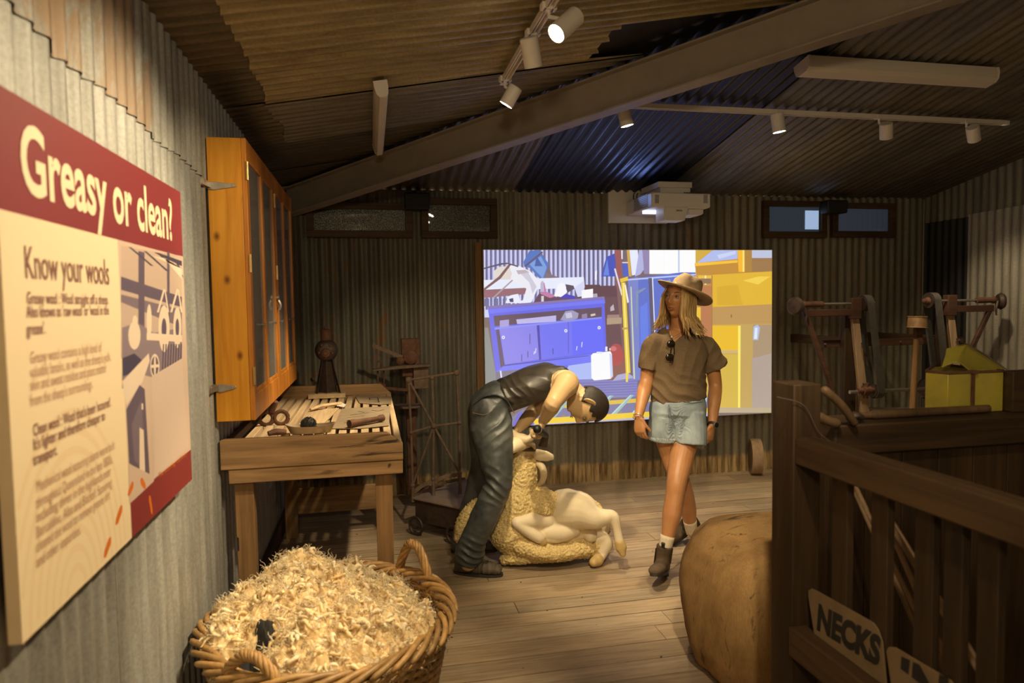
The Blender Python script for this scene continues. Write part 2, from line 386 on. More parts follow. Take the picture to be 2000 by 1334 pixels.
# right wall, its top rising with the roof; one black painted sheet by the corner
wr = MB(); y = YB; i = 0
while y > 0.4:
    k = 0.9+0.2*br.random(); wd = 0.62 if i < 4 else 0.78
    col = (0.20*k, 0.18*k, 0.135*k, 0.2)
    zt = lambda s, y=y: (0.0, ZE+SL*(YB-y+s))
    corr(wr, (XR, y, 0), (0, -1, 0), (0, 0, 1), (-1, 0, 0), wd+0.03, zt, 0.009, col, rows=4)
    y -= wd; i += 1
corr(wr, (XR-0.012, YB-0.05, 0), (0, -1, 0), (0, 0, 1), (-1, 0, 0), 0.47, lambda s: (0.75, 2.24), 0.009, (0.024, 0.022, 0.02, 0.1), rows=4)
corr(wr, (XR-0.014, YB-0.52, 0), (0, -1, 0), (0, 0, 1), (-1, 0, 0), 1.5, lambda s: (0.0, 2.26+0.02*s), 0.009, (0.36, 0.33, 0.27, 0.12), rows=4)
wr.build('wall_right', M['corr_back'], kind='structure', ang=70, fix=False)
# roof: two sloping faces of corrugated sheet meeting over the rafter
rl = MB(); lr = random.Random(21)
def hipx(yy): return XL+(YB-yy)
# seams across the slope; each strip is a short dark sheet at the eaves and a long one lapped under it
strips = [(5.60, 4.95), (4.95, 4.22), (4.22, 3.46), (3.46, 2.985), (2.985, 2.2), (2.2, 1.55), (1.55, 0.9), (0.9, 0.1), (0.1, -0.7), (-0.7, -1.3)]
for i, (ya, yb_) in enumerate(strips):
    k = 0.88+0.24*lr.random()
    def end(y):
        e = hipx(y)+0.03
        if 2.985 < y < 3.459: e = min(e, 1.135+0.02*math.sin(y*40))       # one sheet cut short beside the rafter
        return max(XL, min(XR, e))
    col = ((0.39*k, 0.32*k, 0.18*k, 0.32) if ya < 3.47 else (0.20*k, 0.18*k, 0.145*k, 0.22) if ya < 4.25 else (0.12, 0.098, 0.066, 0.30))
    o_ = 0.007*(i % 2); n_s = 0.02 if ya != 4.22 else 0.0
    if ya < 4.25:
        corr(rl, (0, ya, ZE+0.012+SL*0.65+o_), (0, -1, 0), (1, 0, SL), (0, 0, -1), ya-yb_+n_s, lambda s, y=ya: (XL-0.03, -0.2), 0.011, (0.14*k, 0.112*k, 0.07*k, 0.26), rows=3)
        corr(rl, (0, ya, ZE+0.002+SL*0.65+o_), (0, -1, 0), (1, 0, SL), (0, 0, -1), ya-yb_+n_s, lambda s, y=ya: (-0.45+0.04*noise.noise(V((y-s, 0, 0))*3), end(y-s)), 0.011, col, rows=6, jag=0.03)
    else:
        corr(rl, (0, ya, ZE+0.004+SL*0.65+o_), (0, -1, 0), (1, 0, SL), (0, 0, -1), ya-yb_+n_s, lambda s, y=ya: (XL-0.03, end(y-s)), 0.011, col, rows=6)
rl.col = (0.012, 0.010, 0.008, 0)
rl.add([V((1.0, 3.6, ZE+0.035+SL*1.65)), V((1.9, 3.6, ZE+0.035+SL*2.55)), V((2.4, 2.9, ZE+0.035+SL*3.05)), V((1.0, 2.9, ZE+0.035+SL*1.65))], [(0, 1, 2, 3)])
rl.build('ceiling_left_slope', M['corr_roof_left'], kind='structure', ang=70, fix=False)
rl_back = MB(); rl_back.col = (0.02, 0.016, 0.012, 0); h_ = ZE+0.07  # added unseen backing above the roof to block light through the seams
rl_back.prism([V((XL-0.05, YB+0.05, h_)), V((XL-0.05, -1.35, h_)), V((XR, -1.35, h_+SL*(XR-XL))), V((XR, YB-(XR-XL), h_+SL*(XR-XL)))], (0, 0, 0.01))
rl_back.prism([V((XL-0.05, YB+0.05, h_)), V((XR+0.05, YB+0.05, h_)), V((XR+0.05, YB-(XR-XL), h_+SL*(XR-XL)))], (0, 0, 0.01))
rl_back.build('ceiling_light_block', surf('dark_light_block', (0.02, 0.016, 0.012), (0.012, 0.01, 0.008), 0.9, 0, 9, 0), kind='structure', ang=0)
rb = MB(); lr = random.Random(4)
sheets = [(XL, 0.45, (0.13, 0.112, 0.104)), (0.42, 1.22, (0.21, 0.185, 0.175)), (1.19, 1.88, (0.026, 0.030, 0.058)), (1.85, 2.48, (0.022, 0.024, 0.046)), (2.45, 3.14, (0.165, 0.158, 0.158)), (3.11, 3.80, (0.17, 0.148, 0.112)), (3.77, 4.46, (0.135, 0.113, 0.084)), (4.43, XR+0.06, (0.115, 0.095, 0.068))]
for i, (xa, xb_, t) in enumerate(sheets):
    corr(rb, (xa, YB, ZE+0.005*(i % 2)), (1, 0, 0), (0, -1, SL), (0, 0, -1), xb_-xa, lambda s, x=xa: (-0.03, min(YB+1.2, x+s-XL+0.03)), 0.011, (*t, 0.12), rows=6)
rb.build('ceiling', M['corr_roof_back'], kind='structure', ang=70, fix=False)
# rafter under the hip
hd = V((1, -1, SL)).normalized(); hp = V((XL, YB, ZE))
sd = V((1, 1, 0)).normalized(); dn = hd.cross(sd); dn = -dn if dn.z > 0 else dn
rf = MB(); a0, a1 = hp+hd*0.06, hp+hd*8.2
def raft(c0, c1, w0, w1):
    vs = []
    for p in (a0, a1):
        for (s_, q) in ((w0, c0), (w1, c0), (w1, c1), (w0, c1)): vs.append(p+sd*s_+dn*q)
    rf.add(vs, [(0, 1, 2, 3), (7, 6, 5, 4), (0, 4, 5, 1), (1, 5, 6, 2), (2, 6, 7, 3), (3, 7, 4, 0)])
raft(0.035, 0.225, -0.006, 0.006); raft(0.225, 0.236, -0.05, 0.05); raft(0.03, 0.041, -0.05, 0.05)
rf.build('trim_1', M['steel_paint'], kind='structure', ang=0, bevel=0.002)
# timber batten beside the screen and skirting under the sorting table
q = at(936, 640, Y=YB-0.03)
MB().bb((q.x-0.028, YB-0.045, 0.02), (q.x+0.028, YB-0.012, 2.05)).build('trim_2', M['old_z'], kind='structure', bevel=0.003)
MB().bb((XL+0.01, 2.9, 0.0), (XL+0.035, YB-0.02, 0.11)).build('baseboard_left', M['dark_y'], kind='structure', bevel=0.003)

# windows in the back wall
def window(n, x0, y0, x1, y1, mesh):
    a, b = at(x0, y0, Y=YB-0.03), at(x1, y1, Y=YB-0.03)
    xa, xb, za, zb = a.x, b.x, b.z, a.z; t = 0.055
    f = MB()
    f.bb((xa, YB-0.06, za), (xb, YB-0.008, za+t)); f.bb((xa, YB-0.06, zb-t*0.9), (xb, YB-0.008, zb))
    f.bb((xa, YB-0.058, za+t), (xa+t, YB-0.008, zb-t*0.9)); f.bb((xb-t, YB-0.058, za+t), (xb, YB-0.008, zb-t*0.9))
    o = f.build('window_%d' % n, M['window_wood'], kind='structure', bevel=0.003)
    MB().bb((xa+t-0.006, YB-0.026, za+t-0.006), (xb-t+0.006, YB-0.022, zb-t*0.9+0.006)).build('pane', M['glass'], o, ang=0)
    g = MB(); g.bb((xa+t-0.006, YB-0.0155, za+t-0.006), (xb-t+0.006, YB-0.0125, zb-t*0.9+0.006)); g.build('backing', mesh, o, ang=0, label='dim space behind the pane')
    return o
m, nt, b, N, L = nmat('wire_mesh'); vor = N.new('ShaderNodeTexVoronoi'); vor.feature = 'DISTANCE_TO_EDGE'; vor.inputs['Scale'].default_value = 90
L.new(coords(nt), vor.inputs['Vector']); r = ramp(nt, (0.32, 0.27, 0.2), (0.02, 0.019, 0.018), 0.06, 0.14); L.new(vor.outputs[0], r.inputs[0])
L.new(r.outputs[0], b.inputs['Base Color']); b.inputs['Roughness'].default_value = 0.4; b.inputs['Metallic'].default_value = 0.4
M['mesh'] = m
M['night'] = glow('dusk_outside', (0.032, 0.038, 0.050), 0.55)
window(1, 597, 395, 806, 465, M['mesh']); window(2, 822, 387, 971, 466, M['mesh'])
window(3, 1489, 392, 1612, 465, M['night']); window(4, 1624, 396, 1746, 464, M['night'])
lw = bpy.data.objects['window_3']
a, b = at(1573, 411, Y=YB-0.03), at(1599, 448, Y=YB-0.03)
MB().bb((a.x, YB-0.0285, b.z), (b.x, YB-0.0265, a.z)).build('daylit_strip', glow('evening_daylight', (0.30, 0.42, 0.62), 0.55), lw, ang=0, label='pale daylight strip in the pane')
# ---------------------------------------------------------------- information panel on the left wall
def lin(r, g, b):
    f = lambda c: (c/255/12.92 if c/255 <= 0.04045 else ((c/255+0.055)/1.055)**2.4)
    return (f(r), f(g), f(b), 1)
def attr_mat(name, rough=0.5, emit=None, spec=0.3):
    m, nt, b, N, L = nmat(name); a = N.new('ShaderNodeAttribute'); a.attribute_name = 'Col'
    if emit:
        b.inputs['Base Color'].default_value = (0.30, 0.29, 0.28, 1); L.new(a.outputs[0], b.inputs['Emission Color']); b.inputs['Emission Strength'].default_value = emit
    else: L.new(a.outputs[0], b.inputs['Base Color'])
    b.inputs['Roughness'].default_value = rough; b.inputs['Specular IOR Level'].default_value = spec; return m
XP = -0.598
pa = at(352, 375, X=XP); Y0, Y1, Z0, Z1 = 1.285, 2.42, 0.980, 1.928
panel = thing('information_panel', (XP, (Y0+Y1)/2, Z0), 'large maroon and cream wool information sign on the left wall', 'sign')
bd = MB(); bd.bb((XP-0.022, Y0, Z0), (XP, Y1, Z1))
bd.build('board', surf('sign_board_edge', (0.62, 0.45, 0.26), (0.56, 0.40, 0.23), 0.5, 0, 5, 0), panel, bevel=0.001)
for z in (1.10, 1.80):
    MB().bb((XL-0.008, Y0+0.1, z), (XP-0.0221, Y1-0.1, z+0.04)).build('mounting_batten', M['steel'], panel)
pf = MB(); LAY = [0]
def pp(mb, pts, col, plane='X', base=None):              # printed shape on the sign face; pts are (Y,Z) on the sign
    LAY[0] += 1; off = 0.0003+LAY[0]*0.000009
    mb.col = (*col[:3], 1); mb.poly([(XP+off, y, z) for y, z in pts])
def pyz(px, py): q = at(px, py, X=XP); return (min(max(q.y, Y0), Y1), min(max(q.z, Z0), Z1))
CREAM, MAROON, INK = (0.80, 0.64, 0.41), (0.215, 0.030, 0.032), (0.24, 0.10, 0.075)
zb = pyz(352, 500)[1]
pp(pf, [(Y0, Z0), (Y1, Z0), (Y1, Z1), (Y0, Z1)], CREAM)
# faint ripple rings in the lower part of the cream field
cy, cz = pyz(160, 1100); LAY[0] += 1
for k in range(9):
    r0, r1 = 0.055+k*0.036, 0.070+k*0.036
    for c_ in ((cy-0.03, Z0-0.02),):
        n_ = 40; out = []; inn = []
        for i in range(n_+1):
            a_ = PI*i/n_
            out.append((c_[0]+r1*math.cos(a_)*0.8, c_[1]+r1*math.sin(a_)*1.1)); inn.append((c_[0]+r0*math.cos(a_)*0.8, c_[1]+r0*math.sin(a_)*1.1))
        for i in range(n_):
            qd = [out[i], out[i+1], inn[i+1], inn[i]]
            if all(Y0 < y < Y1-0.42 and Z0 < z for y, z in qd): LAY[0] -= 1; pp(pf, qd, (0.77, 0.585, 0.355))
LAY[0] += 1
pp(pf, [(Y0, zb), (Y1, zb), (Y1, Z1), (Y0, Z1)], MAROON)
py0 = pyz(240, 700)[0]
zc = pyz(370, 880)[1]; ylow = pyz(255, 1000)[0]
pp(pf, [(ylow, Z0), (Y1, Z0), (Y1, zc), (ylow, zc)], (0.215, 0.030, 0.028))
# the printed photograph of wool scouring machinery, in sepia and plum
PL, PK, PW, PD = (0.115, 0.085, 0.12), (0.58, 0.43, 0.33), (0.72, 0.58, 0.44), (0.060, 0.048, 0.075)
def ph(pts, col): pp(pf, [pyz(*p) for p in pts], col)
pp(pf, [(py0, zc), (Y1, zc), (Y1, zb), (py0, zb)], PK)
ph([(236, 700), (355, 690), (355, 500), (236, 480)], (0.50, 0.37, 0.29))
ph([(236, 540), (355, 580), (355, 600), (236, 566)], PL); ph([(236, 575), (355, 605), (355, 640), (236, 590)], (0.19, 0.14, 0.16))
for a_, b_ in ((270, 282), (326, 331)): ph([(a_, 490), (b_, 493), (b_, 640), (a_, 640)], PL)
for k in range(4): ph([(250+k*30, 482+k*8), (256+k*30, 483+k*8), (300+k*30, 520+k*10), (294+k*30, 519+k*10)], PD)
ph([(298, 500), (320, 504), (355, 545), (355, 525)], PW); ph([(300, 493), (355, 520), (355, 510), (310, 494)], PD)
ph([(238, 640), (268, 630), (300, 650), (355, 640), (355, 720), (310, 740), (270, 730), (238, 760)], (0.24, 0.18, 0.20))
ph([(238, 700), (262, 690), (290, 715), (240, 735)], PD)
def wheel(x, y, rx, ry, col, hole=None):
    ph([(x+rx*math.cos(t*PI/9), y+ry*math.sin(t*PI/9)) for t in range(18)], col)
    if hole: ph([(x+rx*hole*math.cos(t*PI/9), y+ry*hole*math.sin(t*PI/9)) for t in range(18)], PL)
for x in (320, 346):
    ph([(x-14, 610), (x-10, 610), (x+2, 566), (x-1, 564)], PW); ph([(x+1, 566), (x+3, 566), (x+10, 610), (x+7, 610)], PW)
wheel(291, 628, 5, 34, PW); wheel(320, 642, 11, 46, PW, 0.45); wheel(346, 640, 8, 40, PW, 0.45)
ph([(286, 650), (355, 655), (355, 668), (286, 664)], PW)
for k in range(8): ph([(318+k*5, 672), (320+k*5, 672), (318+k*5, 722), (316+k*5, 722)], PD)
wheel(302, 715, 9, 24, PW, 0.8); wheel(302, 715, 2, 22, PW); ph([(294, 713), (311, 711), (311, 717), (294, 719)], PW)
wheel(262, 655, 12, 28, PW); wheel(263, 626, 5, 10, PW)
ph([(238, 745), (290, 690), (292, 705), (278, 745), (246, 792)], PW)
ph([(296, 735), (355, 700), (368, 872), (300, 935)], (0.60, 0.46, 0.37))
ph([(246, 800), (272, 752), (282, 760), (292, 930), (252, 905)], PL); ph([(256, 830), (276, 780), (284, 920), (262, 900)], (0.17, 0.13, 0.16))
ph([(272, 835), (280, 840), (283, 925), (272, 918)], PW); ph([(276, 788), (279, 788), (279, 800), (276, 800)], PW)
ph([(250, 905), (300, 930), (300, 940), (252, 985)], PK)
# orange brush strokes
OR = (0.62, 0.15, 0.012)
def stroke(x0, y0, x1, y1, w_):
    a_, b_ = V((*pyz(x0, y0), 0)), V((*pyz(x1, y1), 0)); d = (b_-a_).normalized(); s_ = V((-d.y, d.x, 0))*w_
    pts = [a_+s_*0.3, a_+d*0.01+s_, b_-d*0.01+s_*0.8, b_+s_*0.2, b_-s_*0.4, b_-d*0.01-s_, a_+d*0.01-s_, a_-s_*0.5]
    pp(pf, [(p.x, p.y) for p in pts], OR)
for s_ in ((238, 988, 226, 1025, .010), (216, 1050, 203, 1090, .010), (260, 942, 250, 968, .010), (274, 936, 284, 952, .010), (291, 968, 297, 1004, .009)): stroke(*s_)
pf.build('printed_face', attr_mat('printed_ink', 0.45), panel, ang=0, fix=False)
LTXT = {}
def put(string, x0, y0, x1, size, col, name, bold=0.0, y1=None):     # one line of lettering on the sign from pixel x0 to x1, baseline from y0
    ya, za = pyz(x0, y0); yb, zb_ = pyz(x1, y1 if y1 else y0)
    vs, fs = text_polys(string, size, bold); wdt = max(v[0] for v in vs); k = (yb-ya)/wdt
    mb = LTXT.setdefault((name, col), MB()); mb.add([(XP+0.0016, ya+x*k, za+z) for x, z in vs], [f for f in fs])
put('Greasy or clean?', 40, 370, 333, 0.175, (0.82, 0.66, 0.43), 'heading', 0.004)
put('Know your wools', 47, 543, 212, 0.085, INK, 'subheading', 0.0)
NPAR = [0]
def para(lines, x0, ys, ends, size, bold, name, col=INK):
    NPAR[0] += 1
    for l, y_, e in zip(lines, ys, ends): put(l, x0, y_, e, size, col, (name, NPAR[0]), bold)
para(['Greasy wool : Wool straight off a sheep.', "Also known as 'raw wool' or 'wool in the", "grease'."], 51, (593, 620, 654), (211, 212, 88), 0.031, 0.0003, 'body_text')
LIGHT = (0.48, 0.29, 0.18)
para(['Greasy wool contains a high level of', "valuable lanolin, as well as the sheep's yolk,", 'skin and sweat residue and plant matter', "from the sheep's surroundings."], 58, (710, 738, 764, 794), (199, 217, 209, 182), 0.031, 0, 'body_text', LIGHT)
para(["Clean wool : Wool that's been 'scoured'.", "It's lighter and therefore cheaper to", 'transport.'], 64, (852, 880, 910), (219, 207, 112), 0.031, 0.0003, 'body_text')
para(['Mechanical wool scouring plants were built', 'throughout Queensland in the late 1800s,', 'including three in the highlands near', 'Barcaldine, Alba and Blackall. Scouring', 'cleaned the wool to remove grease, dirt', 'and other impurities.'], 70, (962, 994, 1022, 1052, 1080, 1110), (227, 223, 220, 222, 219, 160), 0.031, 0, 'body_text', LIGHT)
put('The scouring machinery', 308, 935, 367, 0.022, OR, 'caption')
for (nm, col), mb in LTXT.items():
    nm = nm if isinstance(nm, str) else nm[0]
    mt = surf('lettering', col, col, 0.5, 0, 5, 0); mb.build(nm, mt, panel, ang=0, fix=False)

# ---------------------------------------------------------------- glazed pine cabinet
CX0, CX1, CY0, CY1, CZ0, CZ1 = XL+0.012, -0.485, 3.01, 4.66, 1.075, 2.245
cab = thing('wall_cabinet', ((CX0+CX1)/2, CY0, CZ0), 'glazed honey pine cabinet fixed to the left wall', 'cabinet')
t = 0.022
b = MB(); b.bb((CX0, CY0, CZ0), (CX1-0.02, CY0+t, CZ1)); b.build('side_panel', M['pine'], cab, bevel=0.002)
b = MB(); b.bb((CX0, CY1-t, CZ0), (CX1-0.02, CY1, CZ1)); b.build('side_panel', M['pine'], cab, bevel=0.002)
pdy = wood('varnished_pine_long', (0.58, 0.23, 0.030), (0.36, 0.12, 0.012), 'Y', 0.35, 0.8, 0.08)
b = MB(); b.bb((CX0, CY0+t, CZ0), (CX1-0.02, CY1-t, CZ0+t)); b.build('bottom_panel', pdy, cab)
b = MB(); b.bb((CX0, CY0+t, CZ1-t), (CX1-0.02, CY1-t, CZ1)); b.build('top_panel', pdy, cab)
b = MB(); b.bb((CX0, CY0+t, CZ0+t), (CX0+0.01, CY1-t, CZ1-t)); b.build('back_panel', surf('cabinet_back', (0.42, 0.31, 0.2), (0.34, 0.25, 0.16), 0.7, 0, 8, 0), cab)
shz = (CZ0+0.33, CZ0+0.70)
for z in shz:
    b = MB(); b.bb((CX0+0.01, CY0+t, z), (CX1-0.025, CY1-t, z+0.015)); b.build('shelf', surf('shelf_board', (0.30, 0.2, 0.11), (0.25, 0.16, 0.09), 0.6, 0, 9, 0), cab)
def door(ya, yb):
    f = MB(); x0, x1 = CX1-0.02, CX1; st = 0.055; ym = (ya+yb)/2
    for (a_, b_) in ((ya, ya+st), (yb-st, yb), (ym-0.022, ym+0.022)): f.bb((x0, a_, CZ0), (x1, b_, CZ1))
    f.bb((x0, ya+st, CZ0), (x1-0.001, yb-st, CZ0+0.105)); f.bb((x0, ya+st, CZ1-0.085), (x1-0.001, yb-st, CZ1))
    for (a_, b_) in ((ya+st, ym-0.022), (ym+0.022, yb-st)):                       # pale sloping bead at the foot of each light
        f.bb((x0+0.002, a_, CZ0+0.105), (x1-0.006, b_, CZ0+0.125))
    d = f.build('door', M['pine_dark'], cab, bevel=0.0025)
    p = MB(); p.bb((CX1-0.012, ya+st-0.004, CZ0+0.10), (CX1-0.009, ym-0.018, CZ1-0.08)); p.build('pane', M['cab_glass'], d, ang=0)
    p = MB(); p.bb((CX1-0.012, ym+0.018, CZ0+0.10), (CX1-0.009, yb-st+0.004, CZ1-0.08)); p.build('pane', M['cab_glass'], d, ang=0)
    for z in (CZ0+0.15, CZ0+0.62, CZ1-0.17):
        h = MB(); h.bb((CX1-0.002, ya-0.006, z), (CX1+0.003, ya+0.012, z+0.075)); h.cyl((CX1+0.003, ya+0.002, z), (CX1+0.003, ya+0.002, z+0.075), 0.004, n=8)
        h.build('hinge', M['brass'], d)
    return d
ymid = (CY0+CY1)/2
d1 = door(CY0, ymid-0.001); d2 = door(ymid+0.001, CY1)
k = MB(); k.cyl((CX1, ymid-0.03, 1.60), (CX1+0.012, ymid-0.03, 1.60), 0.014); k.tube([(CX1+0.008, ymid-0.03, 1.585), (CX1+0.016, ymid-0.03, 1.56), (CX1+0.008, ymid-0.03, 1.535)], 0.009, smooth=4); k.build('lock', M['steel'], d1)
for y_ in (CY0+0.30, ymid-0.14, ymid+0.13, CY1-0.1):
    k = MB(); k.cyl((CX1-0.009, y_, 1.47), (CX1+0.010, y_, 1.47), 0.004, 0.007, 10); k.build('glass_stop', M['steel'], d1 if y_ < ymid else d2)
for py_ in (362, 757):                                      # tapered steel straps tying it to the wall
    z = at(430, py_, Y=CY0).z; q = at(460, py_, Y=CY0); y_ = CY0-0.0018; g = MB()
    g.prism([(XL+0.01, y_, z-0.016), (XL+0.035, y_, z-0.020), (q.x, y_, z-0.006), (q.x+0.005, y_, z), (q.x, y_, z+0.006), (XL+0.035, y_, z+0.014), (XL+0.01, y_, z+0.012)], (0, -0.004, 0))
    g.bb((XL+0.006, CY0-0.10, z-0.014), (XL+0.011, CY0, z+0.016))
    g.prism([(XL+0.011, CY0-0.09, z-0.012), (XL+0.011, CY0-0.09, z+0.014), (XL+0.022, CY0, z+0.011), (XL+0.022, CY0, z-0.012)], (0.004, 0, 0))
    g.cyl((q.x-0.012, y_-0.004, z), (q.x-0.012, y_-0.007, z), 0.004, n=8); g.build('wall_strap', M['steel'], cab, bevel=0.001)
# things kept inside it
xx = (CX0+CX1)/2
tagm = surf('paper_label', (0.72, 0.66, 0.52), (0.62, 0.56, 0.44), 0.7, 0, 40, 0.0)
o = MB(); o.box((xx+0.02, 3.30, shz[1]-0.135), (0.003, 0.055, 0.15), Euler((0.12, 0, 0.5))); o = o.build('paper_tag', tagm); tag(o, 'cream paper tag hanging behind the nearest cabinet pane', 'tag')
o = MB(); o.tube([(xx+0.02, 3.30, shz[1]-0.06), (xx+0.015, 3.31, shz[1]-0.02), (xx, 3.32, shz[1]+0.001)], 0.0015, 5, smooth=3); s_ = o.build('string', tagm, bpy.data.objects['paper_tag'])
bpy.data.objects['paper_tag']['label'] = 'cream paper tag hanging behind the nearest cabinet pane'
o = MB(); o.lathe([(0.035, 0), (0.037, 0.004), (0.037, 0.10), (0.034, 0.105), (0.030, 0.10), (0.030, 0.01)], (xx-0.015, 3.22, shz[1]+0.015)); ob = o.build('gauze_cup', M['mesh']); tag(ob, 'perforated pale gauze cup on the upper cabinet shelf', 'cup')
def shears(loc, lab):
    r_ = thing('hand_shears', loc, lab, 'shears'); p = V(loc)
    for s_ in (-1, 1):
        bl = MB(); bl.prism([p+V((0, 0.02, 0.008+s_*0.004)), p+V((0, 0.04, 0.03+s_*0.012)), p+V((0, 0.18, 0.045+s_*0.004)), p+V((0, 0.04, 0.012))], (0.003*s_, 0, 0)); bl.build('blade', M['steel'], r_)
    sp = MB(); sp.tube([p+V((0, 0.03, 0.016)), p+V((0, -0.06, 0.01)), p+V((0.0, -0.11, 0.03)), p+V((0, -0.06, 0.05)), p+V((0, 0.03, 0.03))], 0.005, 8, smooth=5); sp.build('spring_handle', M['iron'], r_); return r_
shears((xx, 3.75, shz[0]+0.016), 'old steel hand shears lying on the lower cabinet shelf')

# ---------------------------------------------------------------- slatted wool sorting table
TX0, TX1, TY0, TY1 = XL+0.014, 0.125, 3.03, 4.80
ZT = 0.995; ZB_ = 0.865; ZS = 0.935                         # rim top, rim foot, slat top
tab = thing('sorting_table', ((TX0+TX1)/2, (TY0+TY1)/2, 0), 'old timber slatted wool sorting table below the cabinet', 'table')
def endboard(y):
    b = MB(); zt = ZT+(0.02 if y > 4 else 0); pr = [(TX0, y, ZB_), (TX1, y, ZB_), (TX1, y, ZT-0.055), (TX1-0.07, y, zt-0.005), (TX0+0.02, y, zt), (TX0, y, zt-0.004)]
    b.prism(pr, (0, 0.03, 0)); return b.build('end_board', M['old_x'], tab, bevel=0.003)
endboard(TY0); endboard(TY1-0.03)
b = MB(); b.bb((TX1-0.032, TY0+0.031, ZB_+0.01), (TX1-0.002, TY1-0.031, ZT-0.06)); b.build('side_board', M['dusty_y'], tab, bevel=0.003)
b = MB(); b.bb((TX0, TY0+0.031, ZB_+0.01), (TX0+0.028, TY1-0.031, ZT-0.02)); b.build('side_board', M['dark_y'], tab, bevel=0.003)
n_sl = 13; inner = (TX1-0.034)-(TX0+0.03)
for i in range(n_sl):
    x = TX0+0.03+inner*(i+0.5)/n_sl; b = MB(); b.bb((x-0.0185, TY0+0.0315, ZS-0.03), (x+0.0185, TY1-0.0315, ZS+0.002*math.sin(i*2.1))); b.build('slat', M['dusty_y'], tab, bevel=0.003)
for y in (TY0+0.06, (TY0+TY1)/2, TY1-0.10):
    b = MB(); b.bb((TX0+0.03, y, ZB_-0.035), (TX1-0.035, y+0.045, ZS-0.0305)); b.build('cross_bearer', M['old_x'], tab, bevel=0.002)
b = MB(); b.bb((TX0+0.03, TY0+0.005, ZB_-0.062), (TX1-0.002, TY0+0.045, ZB_-0.001)); b.build('apron', M['old_x'], tab, bevel=0.003)
b = MB(); b.cyl((TX1-0.06, TY0+0.0055, ZB_-0.02), (TX1-0.06, TY0-0.001, ZB_-0.02), 0.007, 0.005, 10); b.build('bolt', M['iron'], tab)
b = MB(); b.bb((TX0+0.03, TY1-0.045, ZB_-0.062), (TX1-0.01, TY1-0.005, ZB_-0.001)); b.build('apron', M['old_x'], tab, bevel=0.003)
def leg(x, y, w_, d_, notch=False):
    b = MB(); 
    if notch:                                              # chewed, stepped edge
        pr = [(x, y, 0), (x+w_, y, 0), (x+w_, y, ZB_-0.0625), (x, y, ZB_-0.0625), (x, y, 0.56), (x+0.008, y, 0.555), (x+0.009, y, 0.50), (x+0.001, y, 0.495), (x+0.003, y, 0.37), (x+0.012, y, 0.36), (x+0.014, y, 0.31), (x+0.004, y, 0.30)]
        b.prism(pr, (0, d_, 0))
    else: b.bb((x, y, 0), (x+w_, y+d_, ZB_-0.0625))
    b.build('leg', M['old_z'], tab, bevel=0.003)
lx0 = at(460, 1000, Y=TY0+0.05).x; leg(lx0, TY0+0.046, 0.078, 0.06, True); leg(at(735, 1000, Y=TY0+0.05).x, TY0+0.046, 0.074, 0.06)
leg(lx0, TY1-0.11, 0.08, 0.06); leg(TX1-0.10, TY1-0.11, 0.08, 0.06)
b = MB(); b.bb((lx0+0.08, TY1-0.10, 0.16), (TX1-0.10, TY1-0.07, 0.33)); b.build('stretcher', M['old_x'], tab, bevel=0.003)

# ---- things lying on the table
ZT0 = ZS+0.003
g = at(640, 775, Z=ZT0); g = V((g.x, g.y, ZT0))
gr = thing('grinding_head', g, 'dark cast iron comb grinder standing at the far end of the table', 'machine')
b = MB(); b.bb(g+V((-0.12, -0.09, 0)), g+V((0.12, 0.12, 0.03))); b.build('base_board', M['dusty_y'], gr, bevel=0.003)
b = MB()
for s_ in (-1, 1): b.prism([g+V((0.075*s_-0.012, 0.08, 0.03)), g+V((0.075*s_+0.012, -0.06, 0.03)), g+V((0.03*s_+0.006, -0.02, 0.26)), g+V((0.03*s_-0.006, 0.02, 0.26))], (0.004, 0.0, 0.0))
b.tube([g+V((0, 0.01, 0.03)), g+V((0, 0.01, 0.30))], [(0.062, 0.05), (0.028, 0.025)], 4); b.build('pedestal', M['iron'], gr, bevel=0.003)
b = MB(); b.lathe([(0.001, -0.05), (0.03, -0.05), (0.05, -0.045), (0.072, -0.02), (0.075, 0.0), (0.075, 0.03), (0.06, 0.05), (0.001, 0.05)], g+V((0, 0.0, 0.315)), (0, 1, 0)); b.build('wheel_guard', M['iron'], gr)
b = MB(); b.lathe([(0.001, -0.085), (0.012, -0.085), (0.014, -0.075), (0.026, -0.07), (0.030, -0.06), (0.030, -0.045)], g+V((0, 0, 0.300)), (0, 1, 0)); 
for a_ in range(5): b.ell(g+V((0.045*math.cos(a_*1.26+0.9), -0.05, 0.315+0.045*math.sin(a_*1.26+0.9))), (0.010, 0.012, 0.010), None, 8, 6)
b.build('hub', M['rust_iron'], gr)
b = MB(); b.lathe([(0.034, 0.36), (0.034, 0.44), (0.036, 0.442), (0.036, 0.45), (0.030, 0.455), (0.012, 0.46), (0.008, 0.475), (0.001, 0.477)], g+V((0, 0.01, 0))); b.build('oil_cup', M['rust_iron'], gr)
b = MB(); b.tube([g+V((-0.075, 0.02, 0.09)), g+V((-0.10, 0.0, 0.12)), g+V((-0.085, -0.03, 0.13))], 0.010, 8, smooth=4); b.build('lever', M['iron'], gr)
